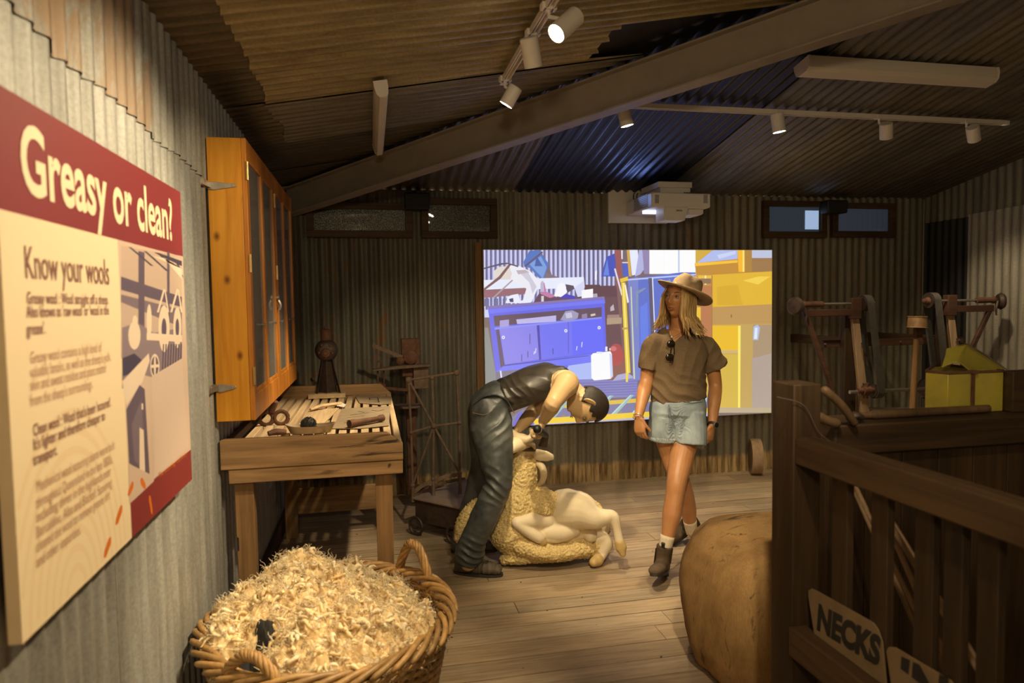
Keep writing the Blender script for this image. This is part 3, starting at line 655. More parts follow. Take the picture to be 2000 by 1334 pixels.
# branding iron-like ring tool with a wooden handle
q = at(535, 830, Z=ZT0); q = V((q.x, q.y, ZT0))
r_ = thing('ring_clamp_tool', q, 'rusty tool of two iron rings with wooden handle on the table near the wall', 'tool')
for s_ in (-1, 1):
    b = MB(); c = q+V((s_*0.037, 0, 0.036)); b.tube([c+V((0.034*math.cos(a_), 0, 0.034*math.sin(a_))) for a_ in [i*2*PI/20 for i in range(21)]], [(0.011, 0.0035)]*21, 6, ref=(0, 1, 0), cap=False); b.build('ring', M['rust_iron'], r_)
b = MB(); b.cyl(q+V((-0.01, 0.0, 0.068)), q+V((0.012, -0.012, 0.125)), 0.015, 0.018); b.build('handle', M['rust_iron'], r_, label='brown wooden handle')
b = MB(); b.bb(q+V((-0.115, -0.02, 0.012)), q+V((-0.07, 0.0, 0.045))); b.build('foot_plate', M['iron'], r_, bevel=0.002)
q = at(540, 852, Z=ZT0); q = V((q.x, q.y, ZT0)); b = MB(); b.tube([q+V((-0.035, -0.01, 0.016)), q+V((0.0, 0.005, 0.02)), q+V((0.045, 0.01, 0.016))], [(0.014, 0.012), (0.019, 0.016), (0.016, 0.012)], 10, smooth=4); o = b.build('iron_lug', M['rust_iron']); tag(o, 'short rusty iron lug lying in front of the two-ring tool', 'iron piece')
# boat-shaped tin scoop holding a dark brush
q = at(607, 845, Z=ZT0); q = V((q.x, q.y, ZT0))
b = MB(); rs = []
for (k, zz) in ((0.80, 0.001), (1.0, 0.036), (0.97, 0.036), (0.77, 0.004)):
    rs.append([q+V((0.118*k*math.copysign(abs(math.cos(a_))**0.9, math.cos(a_)), 0.05*k*math.sin(a_), zz+0.012*abs(math.cos(a_))**3*(zz > 0.01))) for a_ in [i*2*PI/36 for i in range(36)]])
b.rings(rs); o = b.build('tin_scoop', M['tin'], ang=50); tag(o, 'boat shaped dusty tin tray holding a dark brush', 'tray')
b = MB(); bc = q+V((-0.010, 0.0, 0.040)); b.ell(bc, (0.034, 0.024, 0.033), None, 14, 10)
for i in range(420):
    d = V((rnd.gauss(0, 1), rnd.gauss(0, 1), rnd.gauss(0.3, 1))).normalized(); p = bc+V((d.x*0.034, d.y*0.024, d.z*0.033))
    if p.z > q.z+0.008: b.tube([p, p+d*0.006], [0.0016, 0.0009], 4)
o = b.build('bristle_brush', surf('dark_bristle', (0.035, 0.033, 0.03), (0.018, 0.017, 0.016), 0.7, 0, 60, 0.3)); tag(o, 'dark round bristle brush sitting in the tin tray', 'brush')
# flat stencil plates lying on the slats
def plate(name, pts, lab, letters=None, mat='tin', th=0.0025, lift=0.001):
    P = [at(*p, Z=ZT0) for p in pts]; P = [V((p.x, p.y, ZT0+lift)) for p in P]
    b = MB(); b.prism(P, (0, 0, th)); root = b.build(name, M[mat], ang=0); tag(root, lab, 'plate')
    return root, P
def cuts(root, segs, z):
    for (x0, y0, x1, y1, w_) in segs:
        b = MB(); a_, e = at(x0, y0, Z=z), at(x1, y1, Z=z); d = (e-a_).normalized(); s_ = V((-d.y, d.x, 0))*w_; b.prism([a_+s_, e+s_, e-s_, a_-s_], (0, 0, 0.0006)); b.build('stencil_cut', M['black'], root, ang=0)
r1, P = plate('stencil_plate', [(697, 772), (764, 775), (764, 789), (742, 791), (702, 788), (695, 776)], 'blunt-ended tin stencil plate lying at the far right of the table')
zp = ZT0+0.0037
cuts(r1, [(718, 777, 738, 777, .003), (720, 781, 740, 781, .003), (719, 785, 741, 785, .004), (738, 777, 740, 786, .003), (722, 777, 722, 781, .003)], zp)
r2, P = plate('cracked_plate', [(668, 799), (762, 794), (760, 832), (702, 838), (649, 838)], 'cracked flat dusty board under the iron pipe on the table')
cuts(r2, [(684, 811, 720, 806, .0025), (678, 816, 712, 812, .002), (700, 803, 712, 806, .002), (676, 821, 700, 819, .0015), (726, 801, 738, 803, .003), (738, 803, 750, 800, .003), (672, 826, 690, 825, .0015)], zp)
r3, P = plate('ragged_board', [(600, 802), (662, 799), (630, 832), (580, 838)], 'flat dusty board lying across the slats in the middle of the table', mat='dusty_y', th=0.006)
q = at(640, 797, Z=ZT0+0.01); b = MB(); a_, e = at(606, 800, Z=ZT0+0.02), at(665, 788, Z=ZT0+0.02)
b.tube([a_, a_.lerp(e, 0.35)+V((0, 0, 0.008)), a_.lerp(e, 0.7)+V((0, 0, 0.004)), e], [(0.010, 0.008), (0.016, 0.011), (0.015, 0.011), (0.012, 0.011)], 10, smooth=5); o = b.build('carved_handle', M['dusty_y']); tag(o, 'pale carved wooden handle lying in front of the grinder', 'handle')
r4, P = plate('paper_card', [(662, 789), (676, 794), (672, 800), (658, 797)], 'small white paper card beside the carved handle', mat='white', lift=0.012)
a_, e = at(682, 828, Z=ZT0+0.024), at(748, 816, Z=ZT0+0.024)
pr = thing('iron_pipe_piece', V(((a_.x+e.x)/2, (a_.y+e.y)/2, ZT0+0.004)), 'short brown iron pipe fitting lying on the cracked board', 'pipe')
b = MB(); b.tube([a_, a_.lerp(e, 0.12), a_.lerp(e, 0.2), a_.lerp(e, 0.85), a_.lerp(e, 0.9), e], [0.020, 0.020, 0.016, 0.013, 0.018, 0.018], 16); b.build('barrel', M['rust_iron'], pr)
d = (a_-e).normalized(); b = MB(); b.cyl(a_+d*0.0005, a_+d*0.0015, 0.013, n=16); b.build('bore', M['black'], pr)

# ---------------------------------------------------------------- wicker basket of raw wool
BC = V((-0.172, 2.525, 0)); BA, BB_, BH = 0.428, 0.462, 0.40
def brim(a_, k=1.0, z=0.0, dr=0.0): return BC+V(((BA*k+dr)*math.cos(a_), (BB_*k+dr)*math.sin(a_), z))
m, nt, bs, N, L = nmat('wicker'); oi = N.new('ShaderNodeAttribute'); oi.attribute_name = 'Col'
f = noise_tex(nt, coords(nt), 40, 4, 0.6); r = ramp(nt, (0.6, 0.55, 0.5), (1.15, 1.12, 1.05), 0.3, 0.65); L.new(f, r.inputs[0])
L.new(mix(nt, oi.outputs[0], r.outputs[0], 0.8, 'MULTIPLY'), bs.inputs['Base Color']); bs.inputs['Roughness'].default_value = 0.5; M['wicker'] = m
bk = thing('wicker_basket', BC, 'large round wicker basket heaped with raw fleece by the wall', 'basket')
wr_ = random.Random(2)
def wcol(): k = 0.7+0.5*wr_.random(); return (0.40*k, 0.235*k, 0.085*k, 1)
b = MB(); NS = 54
for j in range(26):                                         # woven courses
    z = 0.015+j*(BH-0.03)/25; k = 0.80+0.20*z/BH; b.col = wcol()
    pts = [brim(2*PI*i/(NS*2), k, z, (0.006 if (i//2+j) % 2 else -0.006)) for i in range(NS*2)]; pts.append(pts[0])
    b.tube(pts, [(0.0075, 0.0085)]*len(pts), 5, ref=(0, 0, 1), cap=False)
b.build('woven_side', M['wicker'], bk, ang=80)
b = MB()
for i in range(NS):
    b.col = wcol(); a_ = 2*PI*(i+0.5)/NS; b.tube([brim(a_, 0.80, 0.005), brim(a_, 1.0, BH)], 0.006, 6)
b.build('stake', M['wicker'], bk, ang=80); bpy.data.objects['stake']['kind'] = 'stuff'
b = MB()
for s_ in range(40):                                        # plaited border
    b.col = wcol(); a0 = 2*PI*s_/40; pts = []
    for q in range(13):
        a_ = a0+q*0.043; u = q/12; pts.append(brim(a_, 1.0, BH+0.012+0.026*math.sin(u*PI*1.0)+0.006*math.sin(s_), 0.030*math.cos(u*PI)))
    b.tube(pts, [0.006]+[0.0105]*11+[0.006], 6)
b.build('plaited_rim', M['wicker'], bk, ang=80)
b = MB(); b.col = (0.2, 0.12, 0.05, 1); b.rings([[brim(2*PI*i/40, 0.79, 0.0) for i in range(40)], [brim(2*PI*i/40, 0.79, 0.012) for i in range(40)]]); b.build('base', M['wicker'], bk)
def handle(a0, hgt):
    p0, p1 = brim(a0-0.20, 1.0, BH+0.01), brim(a0+0.20, 1.0, BH+0.01); top = (p0+p1)/2+V((0, 0, hgt))
    path = catmull([p0+V((0, 0, -0.05)), p0+V((0, 0, 0.03)), p0.lerp(top, 0.62)+V((0, 0, hgt*0.30)), top, p1.lerp(top, 0.62)+V((0, 0, hgt*0.30)), p1+V((0, 0, 0.03)), p1+V((0, 0, -0.05))], 10)
    b = MB()
    for s_ in range(5):
        b.col = wcol(); pts = []
        for i, p in enumerate(path):
            d = path[min(i+1, len(path)-1)]-path[max(i-1, 0)]; x, y_ = basis(d, V((math.cos(a0), math.sin(a0), 0))); th = i*0.36+s_*2*PI/5
            pts.append(p+x*0.011*math.cos(th)+y_*0.011*math.sin(th))
        b.tube(pts, 0.0085, 6)
    b.build('handle', M['wicker'], bk, ang=80)
handle(math.radians(40), 0.145); handle(math.radians(240), 0.085)
# fleece: a lumpy mound overgrown with curled locks
def moundz(x, y):
    u = math.hypot((x-BC.x)/BA, (y-BC.y)/BB_)
    h = BH-0.045+0.16*max(0, 1-u*u)**0.8
    h += 0.075*math.exp(-(((x+0.38)/0.22)**2+((y-2.82)/0.20)**2))+0.03*math.exp(-(((x+0.42)/0.16)**2+((y-2.5)/0.16)**2))
    h -= 0.075*math.exp(-(((x-0.22)/0.20)**2+((y-2.72)/0.30)**2))
    h -= 0.06*math.exp(-(((x+0.40)/0.07)**2+((y-2.25)/0.11)**2))
    w1 = V((0.03*noise.noise(V((x*9, y*9, 2))), 0.03*noise.noise(V((x*9, y*9, 5))), 0)); q = V((x, y, 0))+w1
    return h-0.038+0.05*math.exp(-(((x+0.56)/0.10)**2+((y-2.52)/0.18)**2))+0.105*abs(noise.noise(q*10.5+V((0, 0, .3))))+0.040*abs(noise.noise(q*30+V((0, 0, 4.3))))+0.018*abs(noise.noise(q*68+V((0, 0, 1.3))))
b = MB(); nr, na = 150, 420; rs = []
for i in range(nr+1):
    u = i/nr*0.965; row = []
    for k in range(na):
        x, y = BC.x+BA*u*math.cos(2*PI*k/na), BC.y+BB_*u*math.sin(2*PI*k/na); q = V((x, y, 0))
        row.append(V((x, y, moundz(x, y)))+V((noise.noise(q*26+V((0, 0, 9))), noise.noise(q*26+V((0, 0, 19))), 0))*0.016)
    rs.append(row)
b.col = (0.82, 0.64, 0.37, 1); b.rings(rs, True, False)
fr = random.Random(9)
def hole(x, y): return ((x+0.415)/0.045)**2+((y-2.23)/0.085)**2 < 1 or ((x+0.375)/0.03)**2+((y-2.33)/0.05)**2 < 1
def curl(mb, p, d, ln, am, fq, w0, lift, n_=11, sides=6):
    s_ = d.cross(V((0, 0, 1))).normalized(); up2 = s_.cross(d); ph_ = fr.random()*6; dec = fr.uniform(0.2, 1.0)
    pts = []; rad = []
    for q in range(n_):
        t_ = q/(n_-1); a_ = am*(1-dec*t_*0.6)
        pts.append(p+d*((t_-0.4)*ln)+s_*(a_*math.sin(t_*fq*2*PI+ph_))+up2*(lift*math.sin(t_*PI)+a_*math.cos(t_*fq*2*PI+ph_)))
        rad.append(w0*(0.25+0.75*math.sin(PI*min(1, 0.12+t_*0.9))**0.7)*(1+0.25*math.sin(q*2.1+ph_)))
    mb.tube(pts, [(r_, r_*0.75) for r_ in rad], sides)
for i in range(620):                                        # plump soft locks
    u = math.sqrt(fr.random())*0.97; a_ = fr.random()*2*PI; x, y_ = BC.x+BA*u*math.cos(a_), BC.y+BB_*u*math.sin(a_)
    if hole(x, y_): continue
    k = 0.9+0.2*fr.random(); wv = fr.random()**1.5; b.col = (0.84*k, (0.64+0.08*wv)*k, (0.36+0.17*wv)*k, 1)
    d = V((fr.gauss(0, 1), fr.gauss(0, 1), fr.gauss(0, 0.4))).normalized()
    curl(b, V((x, y_, moundz(x, y_)+0.002)), d, 0.03+0.035*fr.random(), 0.004+0.008*fr.random(), 0.5+0.9*fr.random(), 0.0045+0.005*fr.random(), 0.004+0.010*fr.random(), 12, 8)
for i in range(2800):                                       # crimped fibres
    u = math.sqrt(fr.random())*1.0; a_ = fr.random()*2*PI; x, y_ = BC.x+BA*u*math.cos(a_), BC.y+BB_*u*math.sin(a_)
    if hole(x, y_): continue
    k = 0.85+0.3*fr.random(); b.col = (0.84*k, 0.66*k, 0.41*k, 1); d = V((fr.gauss(0, 1), fr.gauss(0, 1), 0.25+fr.gauss(0, 0.5))).normalized()
    curl(b, V((x, y_, moundz(x, y_)+0.006)), d, 0.02+0.035*fr.random(), 0.002+0.006*fr.random(), 0.8+1.6*fr.random(), 0.0008+0.0009*fr.random(), 0.004+0.012*fr.random(), 9, 3)
for i in range(1500):                                       # fine wisps
    u = math.sqrt(fr.random())*1.0; a_ = fr.random()*2*PI; x, y_ = BC.x+BA*u*math.cos(a_), BC.y+BB_*u*math.sin(a_)
    if hole(x, y_): continue
    z = moundz(x, y_)+0.012; d = V((fr.gauss(0, 1), fr.gauss(0, 1), 0.3+abs(fr.gauss(0, 0.8)))).normalized(); s_ = d.cross(V((0.3, 0.2, 1))).normalized()
    b.col = (0.82, 0.64, 0.38, 1); am = 0.004+0.006*fr.random()
    b.tube([V((x, y_, z))+d*(q*0.007)+s_*(am*math.sin(q*1.5+i)) for q in range(6)], [0.0012]*5+[0.0003], 3)
m, nt, bs, N, L = nmat('raw_fleece'); oi = N.new('ShaderNodeAttribute'); oi.attribute_name = 'Col'
f = noise_tex(nt, coords(nt), 14, 4, 0.6); r = ramp(nt, (0.62, 0.52, 0.36), (1.1, 1.08, 1.05), 0.3, 0.55); L.new(f, r.inputs[0])
L.new(mix(nt, oi.outputs[0], r.outputs[0], 0.8, 'MULTIPLY'), bs.inputs['Base Color']); bs.inputs['Roughness'].default_value = 0.9; bs.inputs['Specular IOR Level'].default_value = 0.1
bs.inputs['Subsurface Weight'].default_value = 0.6; bs.inputs['Subsurface Radius'].default_value = (0.012, 0.009, 0.006); bs.inputs['Subsurface Scale'].default_value = 1.0
fz = noise_tex(nt, coords(nt), 260, 3, 0.7); bump(nt, fz, bs, 0.5, 0.004); M['fleece'] = m
o = b.build('raw_wool', m, ang=180, kind='stuff', fix=False); tag(o, 'heap of creamy curly raw wool filling the wicker basket', 'wool')
b = MB()
for (c, s_) in (((-0.41, 2.235, 0), (0.052, 0.095)), ((-0.372, 2.335, 0), (0.035, 0.055))):
    rs = []
    for i in range(7):
        u = i/6; rs.append([V((x, y_, moundz(x, y_)+0.022-0.020*u*u+0.006*noise.noise(V((x*40, y_*40, 1))))) for x, y_ in [(c[0]+s_[0]*max(u, 0.01)*math.cos(2*PI*k/20), c[1]+s_[1]*max(u, 0.01)*math.sin(2*PI*k/20)) for k in range(20)]])
    b.rings(rs, True, False)
o = b.build('dark_cloth', surf('dark_cloth', (0.022, 0.020, 0.019), (0.012, 0.011, 0.010), 0.9, 0, 60, 0.2), ang=180, fix=False); tag(o, 'black cloth showing through a gap in the basket wool', 'cloth')

# ---------------------------------------------------------------- platform scale behind the table
q0 = at(805, 962, Z=0.245); q1 = at(905, 1000, Z=0.245); q2 = at(960, 940, Z=0.245); q3 = at(850, 938, Z=0.245)
sc_ = thing('platform_scale', V((0.50, 4.65, 0)), 'rusty wheeled platform scale with pipe railing behind the table', 'scale')
c0_, c1_, c3_ = at(804, 971, Z=0.25), at(907, 993, Z=0.25), at(850, 934, Z=0.25)
SO = V((c0_.x, c0_.y, 0)); ux = V((c1_.x-c0_.x, c1_.y-c0_.y, 0)); wd_ = ux.length; ux.normalize(); uy = V((-ux.y, ux.x, 0)); uy = uy if uy.y > 0 else -uy
def S(a_, b_, z): return SO+ux*a_+uy*b_+V((0, 0, z))
m_ = surf('scale_deck', (0.30, 0.22, 0.165), (0.17, 0.12, 0.09), 0.8, 0.0, 7, 0.2); LN = 0.56
b = MB(); b.prism([S(0, 0, 0.235), S(wd_, 0, 0.235), S(wd_, LN, 0.235), S(0.0, LN, 0.235)], (0, 0, 0.016)); b.build('platform', m_, sc_, bevel=0.004)
b = MB(); b.tube([S(0.01, 0.01, 0.255)]+[S(0.008-0.012*math.sin(k*PI/6), 0.01+LN*k/6*0.97, 0.255+0.02*math.sin(k*PI/6)) for k in range(1, 7)], [(0.004, 0.014)]*7, 6); b.build('guard_strip', M['dust_iron'], sc_)
b = MB(); b.prism([S(0.015, 0.015, 0.085), S(wd_-0.015, 0.015, 0.085), S(wd_-0.015, LN-0.015, 0.085), S(0.015, LN-0.015, 0.085)], (0, 0, 0.1495)); b.build('base_box', M['iron'], sc_, bevel=0.004)
for (x, y_) in ((0.03, -0.016), (wd_-0.10, -0.016), (0.03, LN+0.016), (wd_-0.10, LN+0.016)):
    b = MB(); c = S(x+0.02, y_, 0.066); b.tube([c+(ux*math.cos(a_)+V((0, 0, 1))*math.sin(a_))*0.058 for a_ in [i*2*PI/24 for i in range(25)]], [(0.008, 0.010)]*25, 6, cap=False)
    for i in range(4): b.bar(c, c+(ux*math.cos(i*PI/2)+V((0, 0, 1))*math.sin(i*PI/2))*0.055, 0.010, 0.007)
    b.cyl(c-uy*0.013, c+uy*0.013, 0.015); b.build('wheel', M['iron'], sc_)
def jt(px_, py_, p0=(0.5, 4.95)):                           # railing joints stand in one upright plane along the back of the platform
    return on_plane(px_, py_, SO+uy*0.012, V((ux.y, -ux.x, 0)) if False else (ux*0.62-uy*0.0+uy*(-0.62)).normalized())
J = {k: jt(*v) for k, v in dict(a=(798, 742), b=(892, 728), c=(803, 845), d=(897, 826), e=(847, 832), f=(806, 948), g=(898, 924), h=(844, 738), i=(846, 936)).items()}
rb_ = MB()
for p, q in (('a', 'b'), ('a', 'c'), ('c', 'f'), ('b', 'd'), ('d', 'g'), ('c', 'e'), ('e', 'd'), ('h', 'e'), ('e', 'i'), ('a', 'e'), ('e', 'g'), ('e', 'f')): rb_.cyl(J[p], J[q], 0.0085, n=8)
rb_.build('railing', M['dust_iron'], sc_)
for kk in J:
    rr = 0.022 if kk in 'abe' else 0.016
    b = MB(); b.ell(J[kk], (rr, rr, rr), None, 12, 8); b.build('joint', M['dust_iron'], sc_)
gs = [jt(808, 962), jt(826, 948), jt(850, 938), jt(875, 930), jt(900, 926)]; b = MB(); b.tube([p-uy*0.004 for p in gs], [(0.003, 0.016)]*5, 6, smooth=4); b.build('deck_guard', M['dust_iron'], sc_)
for kk in 'fgi': b = MB(); b.cyl(V((J[kk].x, J[kk].y, 0.215)), J[kk], 0.012, n=10); b.build('post_foot', M['dust_iron'], sc_)
# column, beam box and weigh beam
b = MB(); cp_ = at(800, 700, Y=5.12); cx, cyy = cp_.x, 5.12
b.bb((cx-0.035, cyy-0.03, 0.16), (cx+0.035, cyy+0.03, 1.10)); b.bb((cx-0.06, cyy-0.04, 1.02), (cx+0.075, cyy+0.04, 1.30)); b.build('column', M['rust_iron'], sc_, bevel=0.006)
b = MB(); b.bar(V((cx, cyy, 0.17)), S(0.3, 0.55, 0.17), 0.06, 0.05); b.build('foot_arm', M['rust_iron'], sc_)
l_, r__ = at(728, 722, Y=5.08), at(838, 714, Y=5.08)
b = MB(); b.prism([l_+V((0, 0, -0.004)), r__+V((0, 0, 0.0)), r__+V((0, 0, 0.016)), l_.lerp(r__, 0.5)+V((0, 0, 0.022)), l_+V((0, 0, 0.006))], (0, -0.09, 0)); b.build('beam_shelf', M['dust_iron'], sc_, bevel=0.003)
b = MB(); b.bar(at(728, 674, Y=5.05), at(786, 698, Y=5.05), 0.012, 0.026); b.build('weigh_beam', M['dust_iron'], sc_)
for (p, rr) in (((802, 698), 0.05), ((782, 705), 0.03)):
    b = MB(); b.lathe([(0.001, -0.02), (rr*0.5, -0.02), (rr, -0.008), (rr, 0.008), (rr*0.5, 0.02), (0.001, 0.02)], at(*p, Y=5.04), (0, 1, 0), 18); b.build('beam_pivot', M['rust_iron'], sc_)
b = MB(); h0 = at(745, 718, Y=5.05); b.tube([h0, h0+V((0.0, 0, 0.035)), h0+V((-0.012, 0, 0.05)), h0+V((-0.026, 0, 0.04))], 0.006, 8, smooth=4); b.build('hook', M['rust_iron'], sc_)
b = MB()
for px_ in (738, 750): b.cyl(at(px_, 724, Y=5.04), at(px_, 752, Y=5.04), 0.007, n=8)
b.bb(at(735, 758, Y=5.04), at(753, 750, Y=5.02)); b.build('weight_hanger', M['rust_iron'], sc_)
b = MB(); b.bar(at(740, 757, Y=5.05), at(800, 762, Y=5.05), 0.012, 0.02); b.build('lower_bar', M['rust_iron'], sc_)
b = MB(); c = at(795, 795, Y=5.04); b.lathe([(0.001, 0), (0.11, 0.0), (0.115, 0.006), (0.11, 0.014), (0.001, 0.018)], c, (0, 0, 1), 24); b.build('weight_tray', M['dust_iron'], sc_)
b = MB(); c = at(822, 735, Y=5.06); b.bb(c+V((-0.055, -0.02, -0.09)), c+V((0.055, 0.02, 0.08))); b.build('dial_plate', M['dust_iron'], sc_, bevel=0.003)
# ---------------------------------------------------------------- projection screen with its picture
SY = YB-0.055
scr = thing('projection_screen', at(1226, 820, Y=SY), 'bright projected picture of a blue workbench and yellow machinery on the back wall', 'screen')
TL, TR, BR_, BL = (945, 488), (1507, 489), (1506.5, 805), (949, 836)
a, b_, c, d = [at(*p, Y=SY) for p in (TL, TR, BR_, BL)]
X0s, X1s = (a.x+d.x)/2, (b_.x+c.x)/2; Z1s = (a.z+b_.z)/2; Z0s = (c.z+d.z)/2
b = MB(); b.bb((X0s-0.004, SY, Z0s-0.004), (X1s+0.004, SY+0.03, Z1s+0.004)); b.build('screen_board', M['white'], scr)
im = MB(); IL = [0]
def q_(pts, col, c2=None):                                  # a patch of the picture; optional second colour for its lower half of points
    IL[0] += 1; y = SY-0.0006-IL[0]*0.00002; P = []
    for p in pts:
        w_ = at(p[0], p[1], Y=SY); P.append(V((min(max(w_.x, X0s), X1s), y, min(max(w_.z, Z0s), Z1s))))
    im.col = lin(*col) if c2 is None else (lambda n: [lin(*col)]*(n-n//2)+[lin(*c2)]*(n//2))(len(pts))
    im.poly(P)
def rect(x0, y0, x1, y1, col, c2=None): q_([(x0, y0), (x1, y0), (x1, y1), (x0, y1)], col, c2)
rect(940, 480, 1512, 845, (112, 96, 104))
# striped iron wall of the pictured shed
rect(945, 488, 1200, 620, (205, 210, 250))
for k in range(29):
    x = 948+k*8.7; q_([(x, 488), (x+4.2, 488), (x+4.6, 605), (x+0.4, 605)], (108, 106, 150) if k < 20 else (96, 92, 130))
    q_([(x+4.4, 488), (x+5.6, 488), (x+6, 605), (x+4.8, 605)], (170, 172, 220))
q_([(1055, 488), (1072, 520), (1085, 560), (1065, 565), (1060, 540)], (120, 104, 118)); q_([(1060, 530), (1100, 545), (1102, 560), (1060, 560)], (126, 112, 124))
rect(1126, 558, 1210, 590, (92, 62, 78)); rect(1140, 556, 1172, 600, (86, 60, 72)); rect(1172, 580, 1222, 745, (100, 72, 84))
q_([(1186, 615), (1215, 614), (1215, 632), (1186, 634)], (160, 130, 124)); q_([(1192, 600), (1198, 594), (1200, 606), (1192, 608)], (190, 178, 190))
# blue coats, white sacks and clutter over the bench
q_([(1022, 512), (1034, 490), (1052, 488), (1072, 516), (1062, 544), (1050, 541), (1036, 524), (1024, 520)], (78, 118, 196)); q_([(1034, 516), (1056, 500), (1068, 522), (1060, 544)], (120, 160, 226))
q_([(1058, 491), (1061, 493), (1026, 522), (1023, 520)], (92, 84, 120)); q_([(1044, 520), (1048, 500), (1060, 520)], (62, 96, 172))
q_([(1174, 540), (1184, 502), (1200, 495), (1206, 540)], (52, 76, 186)); q_([(1178, 538), (1186, 506), (1190, 538)], (96, 130, 226)); q_([(1214, 515), (1224, 512), (1232, 542), (1218, 540)], (66, 92, 196))
q_([(1162, 530), (1166, 528), (1165, 548), (1162, 546)], (240, 244, 255)); q_([(1212, 489), (1216, 489), (1216, 506), (1212, 506)], (226, 232, 255))
q_([(945, 547), (1140, 541), (1142, 562), (945, 568)], (232, 238, 255)); q_([(945, 566), (1030, 562), (1032, 574), (945, 582)], (150, 104, 118)); 
for k in range(9): q_([(946+k*6, 583), (949+k*6, 583), (949+k*6, 598), (946+k*6, 598)], (104, 106, 156))
q_([(964, 530), (975, 521), (992, 520), (1000, 534), (996, 546), (966, 546)], (226, 218, 210)); q_([(990, 514), (1015, 520), (1036, 530), (1050, 545), (1052, 558), (1046, 572), (1038, 590), (1020, 590), (1028, 564), (1010, 552), (996, 548), (1000, 534)], (238, 238, 248))
q_([(1014, 532), (1030, 530), (1048, 560), (1040, 574), (1034, 552)], (206, 204, 224)); q_([(1008, 528), (1026, 527), (1034, 532), (1012, 536)], (190, 178, 186))
q_([(945, 563), (974, 540), (995, 514), (999, 516), (978, 544), (945, 568)], (128, 92, 96)); q_([(962, 581), (1000, 546), (1002, 548), (964, 583)], (176, 158, 166))
q_([(945, 526), (980, 517), (992, 516), (1012, 522), (1012, 519), (990, 513), (978, 514), (945, 523)], (88, 82, 110))
q_([(987, 592), (992, 579), (1000, 576), (1012, 574), (1016, 588), (1040, 580), (1036, 592)], (236, 240, 255)); q_([(994, 584), (1002, 582), (1003, 590), (996, 590)], (70, 70, 120))
q_([(1042, 590), (1056, 568), (1072, 576), (1086, 580), (1120, 580), (1138, 586), (1036, 598)], (96, 70, 92)); q_([(1056, 552), (1063, 552), (1067, 570), (1088, 578), (1074, 582), (1055, 574)], (196, 124, 172)); q_([(1057, 550), (1061, 548), (1063, 570), (1055, 570)], (190, 184, 212))
q_([(1082, 578), (1090, 555), (1100, 552), (1108, 570), (1098, 580)], (246, 248, 255)); q_([(1104, 555), (1120, 558), (1122, 564), (1108, 572)], (84, 76, 96)); q_([(1093, 582), (1104, 574), (1122, 578), (1124, 584)], (64, 62, 190)); q_([(1122, 562), (1140, 548), (1142, 578), (1128, 580)], (214, 218, 250))
q_([(1136, 567), (1158, 564), (1158, 582), (1136, 584)], (250, 250, 255)); q_([(1158, 574), (1166, 573), (1167, 580), (1158, 581)], (176, 168, 190)); rect(1057, 578, 1062, 590, (220, 210, 220))
# the bench
q_([(953, 600), (1180, 581), (1187, 740), (1110, 730), (968, 730)], (96, 102, 232)); q_([(952, 598), (1180, 579), (1181, 584), (953, 603)], (132, 116, 178)); q_([(953, 604), (1181, 585), (1182, 592), (954, 613)], (112, 120, 246))
q_([(964, 617), (1175, 600), (1175, 619), (966, 637)], (94, 76, 98)); q_([(976, 626), (994, 624), (994, 637), (976, 639)], (170, 160, 220)); q_([(1008, 624), (1086, 616), (1086, 628), (1010, 633)], (190, 186, 238)); q_([(1094, 625), (1104, 608), (1118, 606), (1130, 612), (1128, 622), (1110, 627)], (158, 156, 190)); q_([(1104, 612), (1116, 610), (1118, 620), (1106, 622)], (200, 200, 226)); q_([(1136, 614), (1146, 612), (1147, 621), (1136, 622)], (150, 130, 170)); q_([(1153, 614), (1162, 612), (1163, 616), (1154, 618)], (220, 200, 180))
q_([(968, 640), (974, 640), (986, 716), (978, 720)], (92, 76, 110)); q_([(975, 641), (1050, 634), (1053, 702), (986, 712)], (134, 132, 238)); q_([(1048, 634), (1053, 634), (1057, 702), (1053, 704)], (76, 70, 176)); q_([(1053, 633), (1176, 620), (1180, 686), (1057, 702)], (112, 118, 246)); q_([(1116, 627), (1176, 620), (1180, 686), (1118, 694)], (98, 108, 252)); rect(1109, 628, 1111, 690, (96, 98, 216))
q_([(966, 640), (1175, 619), (1175, 622), (966, 644)], (140, 146, 246)); q_([(984, 714), (1182, 688), (1184, 704), (1120, 712), (966, 728)], (112, 122, 252)); q_([(984, 713), (1150, 694), (1150, 695), (984, 715)], (70, 70, 150))
for x, y in ((983, 659), (1105, 646), (1170, 640)):
    q_([(x+3.2*math.cos(t_*PI/5), y+3.4*math.sin(t_*PI/5)) for t_ in range(10)], (232, 236, 255)); q_([(x+1.2*math.cos(t_*PI/4), y+1.5*math.sin(t_*PI/4)) for t_ in range(8)], (120, 124, 180))
for x, y, l_ in ((1034, 652, 20), (1018, 692, 14), (1030, 686, 12), (1079, 680, 12)): rect(x, y, x+1.6, y+l_, (74, 74, 150))
for x, y, l_ in ((1136, 668, 10), (1126, 676, 8), (1046, 680, 10), (1043, 686, 6)): q_([(x, y), (x+1.6, y), (x+0.4, y+l_), (x-1.2, y+l_)], (220, 224, 255))
